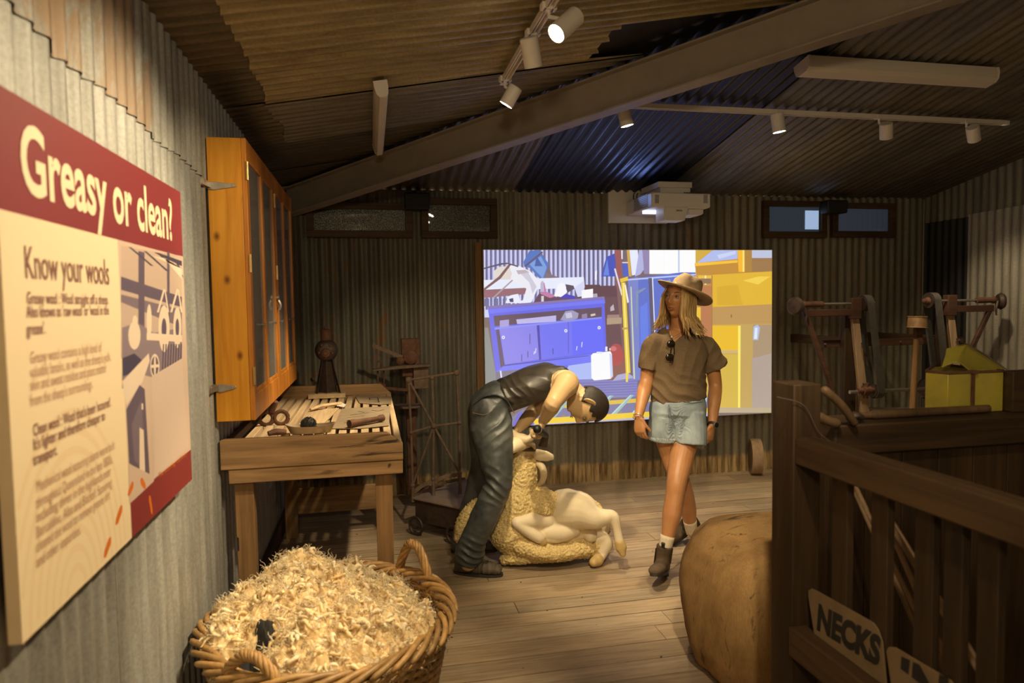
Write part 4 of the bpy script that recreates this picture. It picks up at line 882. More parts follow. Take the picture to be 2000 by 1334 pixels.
# floor, jerrycan, red drum
q_([(945, 640), (953, 640), (968, 730), (975, 838), (945, 838)], (130, 138, 142)); q_([(968, 726), (1100, 714), (1090, 750), (975, 800)], (118, 112, 140)); q_([(976, 724), (979, 724), (981, 740), (978, 740)], (220, 226, 255))
q_([(1110, 714), (1180, 704), (1160, 742), (1096, 748)], (172, 190, 250)); q_([(1100, 742), (1245, 738), (1245, 775), (1120, 780)], (126, 128, 196))
for k in range(6): q_([(1130, 748+k*5), (1245, 744+k*5), (1245, 745+k*5), (1130, 749.4+k*5)], (100, 98, 166))
rect(1186, 690, 1222, 742, (138, 92, 84)); q_([(1193+15*math.cos(t_*PI/8)+10, 693+22*math.sin(t_*PI/8)) for t_ in range(16)], (176, 76, 80)); q_([(1198+6*math.cos(t_*PI/5), 681+5*math.sin(t_*PI/5)) for t_ in range(10)], (206, 116, 128))
q_([(1154, 694), (1158, 690), (1192, 686), (1195, 692), (1197, 735), (1192, 740), (1160, 743), (1155, 738)], (250, 252, 255)); q_([(1190, 690), (1195, 692), (1197, 735), (1192, 739)], (206, 216, 250)); rect(1165, 687, 1176, 691, (230, 236, 255)); rect(1182, 677, 1186, 686, (236, 240, 255)); rect(1190, 680, 1192, 684, (236, 240, 255))
q_([(1196, 744), (1206, 732), (1226, 728), (1240, 738)], (170, 172, 214))
# pipes, yellow post, blue door, window
q_([(1201, 488), (1213, 488), (1215, 580), (1204, 560)], (150, 82, 86)); q_([(1204, 560), (1210, 560), (1220, 690), (1216, 690)], (128, 92, 96)); q_([(1199, 525), (1202, 524), (1216, 575), (1213, 577)], (226, 220, 230)); rect(1215, 512, 1230, 514, (238, 220, 200))
q_([(1224, 488), (1229, 488), (1233, 540), (1228, 540)], (212, 168, 70)); q_([(1229, 488), (1245, 488), (1250, 535), (1234, 538)], (230, 236, 255)); q_([(1248, 488), (1262, 488), (1262, 520), (1250, 536), (1240, 540)], (176, 180, 226)); q_([(1254, 488), (1268, 488), (1270, 535), (1258, 535)], (142, 130, 178))
rect(1268, 488, 1362, 535, (252, 254, 255)); rect(1324, 488, 1327, 532, (190, 206, 236)); rect(1296, 488, 1297, 530, (244, 248, 255))
q_([(1226, 545), (1330, 532), (1420, 532), (1420, 760), (1236, 742)], (88, 112, 206)); q_([(1226, 545), (1246, 541), (1250, 742), (1236, 742)], (118, 132, 204)); q_([(1226, 545), (1420, 530), (1420, 533), (1226, 548)], (186, 200, 246))
q_([(1266, 543), (1273, 543), (1278, 660), (1271, 660)], (86, 84, 116)); q_([(1273, 542), (1275, 542), (1280, 660), (1278, 660)], (226, 232, 255)); q_([(1242, 570), (1258, 562), (1262, 563), (1246, 574), (1244, 640), (1241, 640)], (128, 148, 172)); q_([(1290, 556), (1308, 545), (1312, 552), (1300, 562)], (136, 156, 176)); q_([(1250, 600), (1264, 590), (1268, 720), (1252, 730)], (96, 128, 232))
q_([(1210, 545), (1226, 540), (1226, 548), (1212, 552)], (236, 200, 60)); q_([(1213, 552), (1221, 552), (1231, 728), (1222, 730)], (236, 206, 66)); q_([(1216, 552), (1218, 552), (1227, 728), (1225, 728)], (255, 242, 150)); q_([(1215, 640), (1226, 639), (1226, 643), (1215, 644)], (188, 168, 96)); q_([(1222, 728), (1227, 728), (1226, 746), (1222, 746)], (240, 214, 80)); q_([(1219, 556), (1222, 556), (1228, 590), (1225, 592)], (250, 240, 232))
q_([(1231, 560), (1233, 560), (1240, 740), (1237, 740)], (214, 218, 170)); q_([(1185, 622), (1214, 620), (1214, 632), (1185, 634)], (176, 154, 130))
# yellow machinery on the right
rect(1358, 488, 1507, 806, (212, 172, 64)); q_([(1360, 514), (1392, 488), (1440, 488), (1440, 508)], (176, 190, 240)); q_([(1400, 498), (1436, 490), (1436, 496), (1404, 506)], (204, 214, 250)); rect(1468, 488, 1507, 504, (190, 198, 226))
q_([(1356, 514), (1440, 506), (1507, 506), (1507, 531), (1390, 538), (1360, 536)], (196, 140, 54)); q_([(1356, 514), (1440, 508), (1440, 513), (1358, 520)], (248, 196, 60)); rect(1468, 504, 1507, 531, (156, 118, 76)); q_([(1440, 488), (1453, 488), (1455, 531), (1442, 531)], (250, 186, 46)); rect(1450, 488, 1453, 531, (255, 232, 130)); rect(1454, 488, 1468, 532, (176, 132, 60))
rect(1360, 536, 1390, 560, (198, 148, 70)); rect(1363, 538, 1389, 544, (236, 190, 70)); rect(1376, 538, 1379, 556, (255, 240, 160)); rect(1368, 544, 1388, 554, (140, 112, 88)); rect(1362, 558, 1390, 700, (186, 122, 80)); rect(1358, 600, 1368, 700, (240, 196, 60))
q_([(1390, 537), (1507, 530), (1507, 598), (1390, 600)], (228, 182, 50)); q_([(1450, 548), (1480, 540), (1504, 540), (1480, 556)], (246, 210, 80)); q_([(1400, 560), (1440, 556), (1450, 596), (1400, 596)], (218, 172, 46)); rect(1389, 538, 1391, 806, (170, 120, 60))
q_([(1391, 600), (1507, 594), (1507, 632), (1391, 634)], (190, 148, 88)); q_([(1391, 634), (1507, 632), (1507, 806), (1391, 806)], (206, 166, 76)); rect(1391, 636, 1443, 684, (238, 190, 44)); rect(1391, 684, 1443, 690, (206, 180, 120)); rect(1391, 692, 1443, 800, (214, 182, 74)); q_([(1441, 636), (1446, 636), (1445, 802), (1441, 802)], (255, 238, 110)); rect(1446, 634, 1470, 806, (196, 164, 92)); rect(1470, 634, 1507, 806, (172, 148, 118)); q_([(1468, 700), (1507, 690), (1507, 806), (1468, 806)], (176, 160, 150))
q_([(1471, 638), (1479, 634), (1484, 640), (1480, 664), (1470, 664)], (176, 192, 226)); q_([(1474, 640), (1479, 640), (1478, 662), (1472, 662)], (226, 236, 255)); rect(1427, 614, 1429, 620, (130, 96, 60)); rect(1390, 796, 1507, 806, (186, 170, 140))
# roller table and its yellow edge along the foot
q_([(1020, 800), (1300, 770), (1392, 770), (1392, 830), (975, 838)], (118, 118, 164)); q_([(1050, 792), (1392, 768), (1392, 775), (1055, 800)], (222, 190, 72))
for k in range(9):
    x = 1026+k*40; q_([(x, 826-k*2.6), (x+44, 776-k*1.2), (x+52, 776-k*1.2), (x+11, 826-k*2.6)], (150, 190, 190)); q_([(x+1, 826-k*2.6), (x+45, 776-k*1.2), (x+47, 776-k*1.2), (x+4, 826-k*2.6)], (194, 226, 226))
q_([(1040, 818), (1392, 796), (1392, 806), (1044, 830)], (240, 204, 52)); q_([(950, 838), (1044, 829), (1392, 806), (1392, 812), (1250, 824), (949, 845)], (178, 180, 214)); q_([(1000, 836), (1012, 806), (1020, 804), (1042, 828), (1040, 834)], (96, 96, 206)); q_([(1012, 828), (1024, 812), (1030, 824), (1020, 830)], (132, 136, 236))
for k in range(6): x = 1098+k*37; q_([(x, 811-k*2.4), (x+5, 810-k*2.4), (x+5, 813-k*2.4), (x, 814-k*2.4)], (150, 140, 90))
im.build('projected_picture', attr_mat('projected_light', 0.6, 0.95/2**EXPO), scr, ang=0, fix=False)

# ---------------------------------------------------------------- ultra short throw projector on its wall bracket
a, b_ = at(1187, 370, Y=YB-0.03), at(1303, 437, Y=YB-0.03)
pj = thing('projector', V((2.38, 5.0, a.z-0.2)), 'white short throw projector on a wall plate above the screen', 'projector')
b = MB(); b.bb((a.x, YB-0.045, b_.z), (b_.x, YB-0.012, a.z)); b.build('wall_plate', M['offwhite'], pj, bevel=0.004)
YF = 4.98; f0, f1 = at(1273, 375, Y=YF), at(1388, 405, Y=YF); yb_ = YB-0.06
P = [(f0.x, f0.z), (f1.x, f0.z-0.004), (f1.x, f1.z), (f1.x-0.04, f1.z-0.012), (f0.x, f1.z-0.005)]
b = MB(); b.prism([V((x, YF, z)) for x, z in P], (0, yb_-YF-0.0, 0)); b.build('housing', M['offwhite'], pj, bevel=0.008)
b = MB(); l0, l1 = at(1297, 403, Y=YF-0.004), at(1345, 431, Y=YF-0.004); b.prism([V((l0.x, YF-0.004, l0.z)), V((l1.x, YF-0.004, l0.z)), V((l1.x-0.03, YF-0.004, l1.z)), V((l0.x+0.0, YF-0.004, l1.z))], (0, 0.16, 0)); b.build('lens_hood', M['offwhite'], pj, bevel=0.006)
b = MB(); l2, l3 = at(1346, 408, Y=YF+0.02), at(1374, 420, Y=YF+0.02); b.prism([V((l2.x, YF+0.02, l2.z)), V((l3.x, YF+0.02, l2.z)), V((l3.x, YF+0.02, l3.z+0.01)), V((l3.x-0.02, YF+0.02, l3.z)), V((l2.x, YF+0.02, l3.z))], (0, 0.2, 0)); b.build('connector_cover', M['offwhite'], pj, bevel=0.004)
b = MB(); b.bb((f0.x+0.01, YF+0.17, f1.z-0.030), (f0.x+0.20, YF+0.21, f1.z-0.006)); b.build('light_window', glow('projector_beam_window', (0.55, 0.66, 1.0), 1.6), pj)
for x0, x1 in ((1279, 1287), (1374, 1382)):
    g0, g1 = at(x0, 380, Y=YF), at(x1, 397, Y=YF); b = MB()
    for k in range(6): b.bb((g0.x, YF-0.002, g1.z+(g0.z-g1.z)*(k+0.1)/6), (g1.x, YF+0.002, g1.z+(g0.z-g1.z)*(k+0.75)/6))
    b.build('grille', M['grille'], pj)
b = MB()
for k in range(8): b.bb((f0.x-0.003, YF+0.08, f1.z+0.012+k*0.013), (f0.x+0.003, YF+0.36, f1.z+0.018+k*0.013))
b.build('vent', M['grille'], pj)
g0, g1 = at(1336, 374, Y=YF), at(1366, 378, Y=YF); b = MB()
for k in range(7): w_ = (g1.x-g0.x)/7; b.bb((g0.x+k*w_, YF-0.0015, g1.z), (g0.x+(k+0.7)*w_, YF+0.003, g1.z+0.008))
b.build('control_buttons', M['black'], pj)
vs, fs = text_polys('EPSON', 0.016, 0.0006); p_ = at(1321, 412.5, Y=YF-0.0045); b = MB(); b.add([(p_.x+x, YF-0.0048, p_.z+z) for x, z in vs], fs); b.build('maker_lettering', M['black'], pj, ang=0)
m0, m1 = at(1286, 354, Y=YF+0.05), at(1352, 367, Y=YF+0.05)
b = MB(); b.bb((m0.x, YF+0.05, m1.z), (m1.x, YF+0.40, m0.z)); b.bb((m0.x+0.02, YF+0.06, f0.z+0.0), (m1.x-0.01, YF+0.38, m1.z)); b.build('slide_plate', M['offwhite'], pj, bevel=0.004)
b = MB(); b.bb((m0.x+0.06, YF+0.39, m1.z-0.005), (m1.x-0.06, YB-0.046, m0.z-0.012)); b.build('arm', M['offwhite'], pj, bevel=0.003)
b = MB()
for dx in (0.0, 0.03): b.tube([V((f0.x+0.02+dx, YF+0.42, f0.z)), V((f0.x+0.02+dx, YF+0.42, f0.z+0.05)), V((f0.x+0.04+dx, YF+0.44, f0.z+0.06))], 0.004, 6, smooth=3)
b.build('cable', M['black'], pj)

ps = spot('roof_blue_fill', (f0.x-0.06, YF+0.30, f0.z-0.02), (f0.x-0.25, YF-0.5, 2.75), 1.1, 110, 0.9, (0.25, 0.40, 1.0), 0.05)  # added blue spot in place of the screen's glow on the roof
# ---------------------------------------------------------------- small black speakers between the windows
def speaker(px, py, wd, ht, lab, rot):
    c = at(px, py, Y=YB-0.17); r_ = thing('speaker', c, lab, 'speaker', None)
    b = MB(); b.prism([c+V((-wd/2, 0, -ht/2)), c+V((wd/2, 0, -ht/2)), c+V((wd/2*1.05, 0, ht/2)), c+V((-wd/2*1.05, 0, ht/2))], (0, 0.11, 0.0)); o = b.build('cabinet', M['black'], r_, bevel=0.012)
    b = MB(); b.bb(c+V((-wd/2+0.01, -0.006, -ht/2+0.01)), c+V((wd/2-0.01, -0.0005, ht/2-0.01))); b.build('front_grille', surf('speaker_cloth', (0.016, 0.016, 0.016), (0.006, 0.006, 0.006), 0.8, 0, 200, 0.2), r_, bevel=0.005)
    b = MB(); b.cyl(c+V((0, 0.11, 0)), c+V((0, 0.157, 0)), 0.015); b.bb(c+V((-0.04, 0.15, -0.04)), c+V((0.04, 0.159, 0.04))); b.build('wall_mount', M['black'], r_)
speaker(815, 392, 0.19, 0.13, 'black speaker mounted between the two left hand windows', 0.1); speaker(1637, 403, 0.20, 0.115, 'black speaker mounted between the two right hand windows', -0.1)

# ---------------------------------------------------------------- lighting tracks and their lamp heads
def track(name, A, B, lab):
    A, B = V(A), V(B); r_ = thing(name, (A+B)/2, lab, 'light track'); d = (B-A).normalized(); s_ = d.cross(V((0, 0, 1))).normalized()
    b = MB(); b.bar(A+V((0, 0, 0.012)), B+V((0, 0, 0.012)), 0.034, 0.008)
    for k in (-1, 1): b.bar(A+s_*0.015*k, B+s_*0.015*k, 0.005, 0.024)
    b.bar(A+V((0, 0, 0.004)), B+V((0, 0, 0.004)), 0.006, 0.018); b.build('rail', M['white'], r_)
    for e, k in ((A, -1), (B, 1)): b = MB(); b.bar(e, e+d*0.03*k, 0.038, 0.028); b.build('end_cap', M['white'], r_, bevel=0.002)
    n = max(2, int((B-A).length/0.8)); b = MB()
    return r_
t0 = roof_left(985, 158, 0.045); TX = t0.x
rail_z = t0.z; TA = V((TX, 0.3, rail_z)); TB = V((TX, t0.y, rail_z)); track('light_track', TA, TB, 'white light track running towards the camera under the left roof slope')
u0, u1 = roof_back(1212, 216, 0.05), roof_back(1972, 238, 0.05); TY = (u0.y+u1.y)/2; tz = ZE-0.04+SL*(YB-TY)
UA, UB = V((u0.x, TY, tz)), V((u1.x, TY, tz)); track('light_track', UA, UB, 'long white light track across the right hand roof slope')
HEADN = [0]
def head(mount, lens, back, aim, lab, watts, angle=50, lit=True, r=0.038, seen=True, col=WARM, blend=0.7, size=0.035):
    mount = V(mount)
    if not seen:
        spot('track_lamp_light', lens, aim, watts, angle, blend, col, size); return
    lens, back = V(lens), V(back); ax = (lens-back).normalized(); L_ = (lens-back).length
    h = thing('track_spotlight', mount, lab, 'spotlight', None)
    b = MB(); b.bar(mount+V((-0.0, 0, 0.014)), mount+V((0, 0, -0.012)), 0.036, 0.06); b.build('adapter', M['white'], h, bevel=0.003)
    mid = back.lerp(lens, 0.3)
    b = MB(); b.tube([mount+V((0, 0, -0.01)), mount+V((0, 0, -0.035)), mid], 0.0075, 8); b.build('stem', M['white'], h)
    b = MB(); b.lathe([(0.001, 0), (r-0.004, 0), (r, 0.004), (r, L_), (r-0.003, L_), (r-0.004, L_-0.012), (0.001, L_-0.013)], back, ax, 28); b.build('barrel', M['white'], h)
    b = MB(); b.lathe([(0.001, L_-0.010), (r-0.0045, L_-0.010), (r-0.0045, L_-0.004), (0.001, L_-0.001)], back, ax, 24)
    b.build('lens', M['lens'] if lit else M['grille'], h)
    if lit: spot('track_lamp_light', lens+ax*0.015, aim, watts, angle, blend, col, size)
def toward(px, py, dist_pt, aim, L_):                       # lens centre seen at px,py at the depth of the mount
    p = at(px, py, D=(V(dist_pt)-CAM).dot(F)); ax = (V(aim)-p).normalized(); return p, p-ax*L_
def H(mp, lp, aim, lab, watts, L_=0.12, r=0.040, on=None, **k):
    m_ = on; p, bk_ = toward(lp[0], lp[1], m_, aim, L_); head(m_, p, bk_, aim, lab, watts, r=r, **k)
def on_left(px, py):                                        # point of the left rail seen at that image row
    d = F+R*((px-1000)/FOC)-U*((py-667)/FOC); t = (rail_z-CAM.z)/d.z; return V((TX, (CAM+d*t).y, rail_z))
def on_back(px): q = at(px, 230, Y=TY); return V((q.x, TY, tz))
H(None, (1086, 66), (-0.55, 2.0, 1.35), 'lit white track spotlight nearest the camera, turned to the left', 85, 0.135, on=on_left(1075, 14), r=0.038, angle=70)
H(None, (1042, 131), (1.35, 3.75, 0.2), 'lit white track spotlight in the middle of the left track, aimed down', 95, 0.115, on=on_left(1052, 66), angle=44, r=0.038)
H(None, (988, 205), (-0.22, 3.85, 0.95), 'small white track spotlight hanging from the far end of the left track', 130, 0.10, on=TB+V((0, -0.02, 0)), angle=46, r=0.036)
H(None, (1225, 246), (2.15, TY+0.05, 0), 'lit white spotlight at the left end of the long track', 60, 0.115, on=on_back(1222), angle=80)
H(None, (1522, 258), (2.95, TY+0.02, 0.2), 'lit white spotlight second from the left on the long track', 60, 0.115, on=on_back(1520), angle=80)
H(None, (1731, 270), (3.95, 4.6, 1.0), 'white track spotlight third along the long track, tilted to the right', 20, 0.10, on=on_back(1717), angle=60)
H(None, (1903, 274), (4.95, 4.55, 1.2), 'white track spotlight at the right end of the long track, tilted to the right', 34, 0.10, on=on_back(1888), angle=60)
for (y_, aim, wt, an) in ((1.9, (-0.15, 2.55, 0.4), 100, 50), (1.45, (-0.6, 1.75, 1.4), 46, 70), (1.0, (1.6, 3.6, 0.4), 110, 46), (0.75, (1.55, 1.75, 1.1), 26, 56), (2.2, (0.45, 4.9, 0.8), 75, 42), (1.6, (-0.55, 3.0, 1.65), 60, 40)):  # unseen spots added along the track past the frame, without lamp heads
    head((TX, y_, rail_z), (TX, y_, rail_z-0.14), None, aim, '', wt, an, seen=False)

# added fill light without a fixture, behind the camera under the roof
pl = bpy.data.lights.new('fill_light', 'POINT'); pl.energy = 45; pl.color = WARM; pl.shadow_soft_size = 0.12
po = bpy.data.objects.new('fill_light', pl); C.objects.link(po); po.location = (-0.1, -1.0, 2.2)
# ---------------------------------------------------------------- fluorescent battens, switched off
def batten(A, B, nrm, wd, ht, lab):
    A, B, n_ = V(A), V(B), V(nrm).normalized(); r_ = thing('batten_light', (A+B)/2, lab, 'ceiling light', None); d = (B-A).normalized(); s_ = d.cross(n_).normalized()
    def prof(p, k): return [p+s_*(x*wd*k)+n_*(z*ht) for x, z in ((-0.5, 0), (-0.5, 0.35), (-0.42, 0.8), (-0.25, 1.0), (0.25, 1.0), (0.42, 0.8), (0.5, 0.35), (0.5, 0))]
    b = MB(); b.rings([prof(A+d*0.012, 1), prof(B-d*0.012, 1)]); b.build('diffuser', surf('opal_diffuser', (0.72, 0.66, 0.56), (0.68, 0.62, 0.52), 0.4, 0, 4, 0), r_, ang=30)
    for e, k in ((A, 1), (B, -1)): b = MB(); b.rings([prof(e, 1.04), prof(e+d*0.0118*k, 1.04)]); b.build('end_cap', M['white'], r_, ang=30)
g0, g1 = roof_left(739, 158, 0.02), roof_left(738, 302, 0.02); gx = (g0.x+g1.x)/2; gz = ZE+SL*(gx-XL)-0.018
batten((gx, g0.y, gz), (gx, min(g1.y+0.0, g0.y+1.25), gz), (SL, 0, -1), 0.062, 0.075, 'unlit white batten light seen end on under the left roof slope')
g0, g1 = roof_back(1560, 124, 0.02), roof_back(1938, 140, 0.02); gy = (g0.y+g1.y)/2; gz = ZE+SL*(YB-gy)-0.018
batten((g0.x, gy, gz), (g1.x, gy, gz), (0, -SL, -1), 0.13, 0.075, 'long unlit white batten light under the right hand roof slope')

# ---------------------------------------------------------------- wooden belt pulley standing against the back wall
c = at(1475, 907, Y=YB-0.12); c.z = 0.158; wh = thing('belt_pulley', V((c.x, c.y, 0)), 'pale wooden belt pulley standing on edge against the back wall', 'pulley')
ax = V((0.93, -0.37, 0)).normalized(); rr = 0.157
b = MB(); b.lathe([(rr-0.03, -0.045), (rr-0.002, -0.045), (rr, -0.04), (rr, 0.04), (rr-0.002, 0.045), (rr-0.03, 0.045), (rr-0.03, -0.045)], c, ax, 48); b.build('rim', M['ply'], wh)
b = MB(); b.lathe([(0.001, -0.02), (rr-0.031, -0.02), (rr-0.031, 0.02), (0.001, 0.02)], c, ax, 40); b.build('web', M['old_z'], wh)
b = MB(); b.cyl(c-ax*0.04, c+ax*0.04, 0.03); b.build('hub', M['rust_iron'], wh)
# ---------------------------------------------------------------- overhead shearing gear on the right
GY = 4.55
def gp(px, py, y=GY): return at(px, py, Y=y)
def beltloop(mb, c0, r0, c1, r1, half, th=0.006, n=14):       # flat belt round two pulleys whose axes run along X
    d = c1-c0; a0 = math.atan2(d.z, d.y); rs_o = []
    pts = []
    for k in range(n+1): q = a0+PI/2+PI*k/n; pts.append((c0, r0, q))
    for k in range(n+1): q = a0-PI/2+PI*k/n; pts.append((c1, r1, q))
    out = []
    for c, r_, q in pts:
        e = V((0, math.cos(q), math.sin(q))); out.append([c+e*r_+V((-half, 0, 0)), c+e*r_+V((half, 0, 0)), c+e*(r_+th)+V((half, 0, 0)), c+e*(r_+th)+V((-half, 0, 0))])
    out.append(out[0]); mb.rings(out, True, False)
rail = thing('mounting_rail', gp(1745, 668, GY+0.10), 'long red brown timber rail joining the two shearing stands', 'rail')
a, e = gp(1605, 671, GY+0.10), gp(1878, 664, GY+0.10); z_ = (a.z+e.z)/2
b = MB(); b.bb((a.x, GY+0.08, z_-0.028), (e.x, GY+0.115, z_+0.026)); b.build('timber', M['redwood'], rail, bevel=0.003)
for px_ in (1611, 1678, 1758, 1872): p = gp(px_, 668, GY+0.08); b = MB(); b.cyl(V((p.x, GY+0.081, z_)), V((p.x, GY+0.070, z_)), 0.008, n=8); b.build('bolt', M['steel'], rail)
for px_ in (1690, 1860): p = gp(px_, 668, GY+0.08); b = MB(); b.bb((p.x-0.03, GY+0.12, z_-0.04), (p.x+0.03, YB-0.02, z_+0.03)); b.build('wall_spacer', M['dark_y'], rail)
def gear(mir, px_post, px_tip, py_top, px_belt, lab, px_bot):
    """mir=-1: arm reaches left, belt on the right of the post; mir=1 the mirror image"""
    T = gp(px_post, 640); Bm = gp(px_bot, 838)
    g = thing('shearing_stand', V((Bm.x, GY, 0)), lab, 'machine')
    zt = gp(px_post, py_top).z; zarm = gp(px_post, py_top+20).z
    tip = gp(px_tip, py_top+8)
    # leaning board, from the floor up
    d = (Bm-T); k = (zarm-0.04-T.z)/d.z; top = T+d*k; k2 = (0.0-T.z)/d.z; foot = V((Bm.x-(T.x-Bm.x)*1.2, GY, 0.0))
    b = MB(); w_ = 0.030
    b.prism([V((top.x-w_, GY-0.015, top.z)), V((top.x+w_, GY-0.015, top.z)), V((Bm.x+w_*1.15, GY-0.015, Bm.z)), V((foot.x+w_*1.2, GY-0.015, 0)), V((foot.x-w_*1.2, GY-0.015, 0)), V((Bm.x-w_*1.15, GY-0.015, Bm.z))], (0, 0.03, 0)); b.build('upright_board', M['ply'], g, bevel=0.003)
    b = MB(); b.bb((min(top.x, Bm.x)-0.06, GY+0.02, 0), (min(top.x, Bm.x)+0.04, GY+0.075, zarm)); b.build('back_post', M['dark_z'], g, bevel=0.003)
    # arm frame
    b = MB(); xa, xb = sorted((tip.x+0.02*(-mir), top.x+0.02)); b.bb((xa, GY-0.03, zarm-0.055), (xb, GY-0.002, zarm-0.005)); b.build('arm', M['redwood'], g, bevel=0.003)
    b = MB(); b.bb((top.x-0.045, GY-0.035, zarm-0.08), (top.x+0.04, GY+0.02, zt-0.0)); b.build('head_block', M['redwood'], g, bevel=0.004)
    b = MB(); b.bar(V((tip.x-mir*0.03, GY-0.016, zarm-0.01)), gp(px_post-(-mir)*8 if False else (1626 if mir < 0 else 1872), 762 if mir < 0 else 700, GY-0.016) if mir < 0 else V((tip.x-0.36, GY-0.016, zarm-0.62)), 0.026, 0.034); b.build('diagonal_brace', M['redwood'], g, bevel=0.003)
    # top shaft, ball cup and crank
    zs = zarm+0.035; b = MB(); b.cyl(V((tip.x, GY-0.02, zs-0.0)), V((gp(px_belt, py_top).x+0.05, GY-0.02, zs)), 0.010, n=12); b.build('top_shaft', M['steel'], g)
    b = MB(); b.lathe([(0.02, -0.16), (0.024, -0.15), (0.022, -0.02), (0.028, 0.0), (0.02, 0.02)], V((tip.x-mir*0.02, GY-0.02, zs)), (mir, 0, 0), 16); b.build('bearing_sleeve', M['rust_iron'], g)
    b = MB(); c = V((tip.x+mir*0.05, GY-0.02, zs-0.01)); b.lathe([(0.001, -0.05), (0.014, -0.05), (0.02, -0.03), (0.055, -0.022), (0.068, 0.0), (0.055, 0.022), (0.001, 0.03)], c, (mir, -0.5, 0), 24); b.build('friction_cup', M['iron'], g)
    b = MB(); b.tube([c+V((-mir*0.05, -0.02, 0)), c+V((-mir*0.075, -0.03, -0.06)), c+V((-mir*0.07, -0.03, -0.11))], [0.012, 0.010, 0.006], 8, smooth=3); b.build('pull_lever', M['iron'], g)
    # belt and pulleys
    bx = gp(px_belt, py_top).x; zlow = gp(px_belt, 764).z; c0 = V((bx, GY-0.02, zs)); c1 = V((bx+0.11, GY-0.02, zlow))
    b = MB(); b.lathe([(0.001, -0.035), (0.055, -0.035), (0.058, -0.01), (0.058, 0.01), (0.055, 0.035), (0.001, 0.035)], c0, (1, 0, 0), 24); b.build('upper_pulley', M['iron'], g)
    b = MB(); b.lathe([(0.001, -0.035), (0.048, -0.035), (0.05, 0.0), (0.048, 0.035), (0.001, 0.035)], c1, (1, 0, 0), 24); b.build('lower_pulley', M['iron'], g)
    b = MB(); beltloop(b, c0, 0.059, c1, 0.051, 0.030); b.build('drive_belt', M['belt'], g)
    b = MB(); b.cyl(c0+V((-mir*0.035, 0, 0)), c0+V((-mir*0.065, 0, 0)), 0.03, 0.022); b.ell(c0+V((-mir*0.07, 0, 0)), (0.015, 0.02, 0.02)); b.build('shaft_nut', M['rust_iron'], g)
    c = V((c1.x-0.10, GY-0.03, zlow+0.01)); b = MB(); b.lathe([(0.001, -0.07), (0.02, -0.07), (0.022, -0.03), (0.035, -0.028), (0.035, 0.03), (0.022, 0.032), (0.02, 0.07), (0.001, 0.07)], c, (1, 0, 0), 18)
    b.cyl(c, c+V((0, 0, 0.055)), 0.02, 0.024); b.cyl(c, c-V((0, 0, 0.06)), 0.022, 0.016); b.build('bearing_bracket', M['rust_iron'], g)
    b = MB(); b.tube([V((top.x+0.045, GY-0.03, zarm-0.26)), V((top.x+0.06, GY-0.04, zarm-0.33)), V((top.x+0.09, GY-0.03, zarm-0.37)), V((top.x+0.10, GY-0.03, zarm-0.44))], 0.006, 8, smooth=4); b.build('hook', M['iron'], g)
    return g, c1, zlow
g1_, c1a, zl = gear(-1, 1671, 1562, 582, 1686, 'belt driven shearing stand with arm pointing left towards the screen', 1692)
g2_, c1b, zl2 = gear(1, 1858, 1940, 576, 1816, 'belt driven shearing stand with arm pointing right above the yellow tin', 1880)
b = MB(); a = gp(1668, 357+404); 
b = MB(); b.cyl(V((gp(1656, 762).x, GY-0.02, zl)), V((gp(1815, 757).x, GY-0.02, zl)), 0.014, n=14); o = b.build('line_shaft', M['steel']); tag(o, 'steel drive shaft running between the two shearing stands', 'shaft')
b = MB(); b.cyl(gp(1697, 798), gp(1815, 797), 0.007, n=10); o = b.build('tie_rod', M['steel']); tag(o, 'thin pale rod below the drive shaft at the shearing stands', 'rod')
b = MB(); c = gp(1817, 758, GY-0.02); c.z = zl; b.lathe([(0.001, -0.03), (0.02, -0.03), (0.022, -0.012), (0.085, -0.012), (0.092, -0.02), (0.095, 0.0), (0.092, 0.02), (0.085, 0.012), (0.001, 0.012)], c, (1, 0.35, 0), 30); o = b.build('shaft_pulley', M['iron']); tag(o, 'black wheel at the right end of the drive shaft', 'wheel')
# oil tin upside down on a pole
p0, p1 = gp(1785, 830, 4.35), gp(1790, 662, 4.35)
st = thing('pole_stand', V((p0.x, 4.35, 0)), 'slim timber pole in an iron socket between the shearing stands', 'pole')
b = MB(); b.tube([V((p0.x-0.015, 4.35, p0.z+0.11)), p1], [0.024, 0.020], 12); b.build('pole', M['old_z'], st)
b = MB(); x = p0.x-0.018; b.lathe([(0.03, 0.0), (0.03, p0.z+0.03), (0.034, p0.z+0.035), (0.034, p0.z+0.065), (0.028, p0.z+0.07), (0.034, p0.z+0.08), (0.034, p0.z+0.10), (0.026, p0.z+0.12)], (x, 4.35, 0)); b.build('socket', M['rust_iron'], st)
q = gp(1793, 660, 4.35); b = MB(); b.bb((q.x-0.03, 4.335, q.z), (q.x+0.03, 4.365, gp(1792, 640, 4.35).z)); b.build('pole_top', M['redwood'], st, bevel=0.003)
tc = gp(1791, 640, 4.35); tin = MB(); hh = gp(1791, 618, 4.35).z-tc.z; tn = M['rust_tin'] = surf('rust_spotted_tin', (0.62, 0.42, 0.24), (0.38, 0.20, 0.085), 0.5, 0.3, 18, 0.3)
tin.lathe([(0.001, 0), (0.070, 0), (0.073, 0.003), (0.066, 0.006), (0.065, hh*0.5), (0.062, hh-0.006), (0.067, hh-0.003), (0.067, hh), (0.061, hh+0.002), (0.001, hh-0.004)], tc, (0.03, 0, 1), 32); o = tin.build('tin_can', tn); tag(o, 'rust spotted round tin can perched on top of the pole', 'tin')

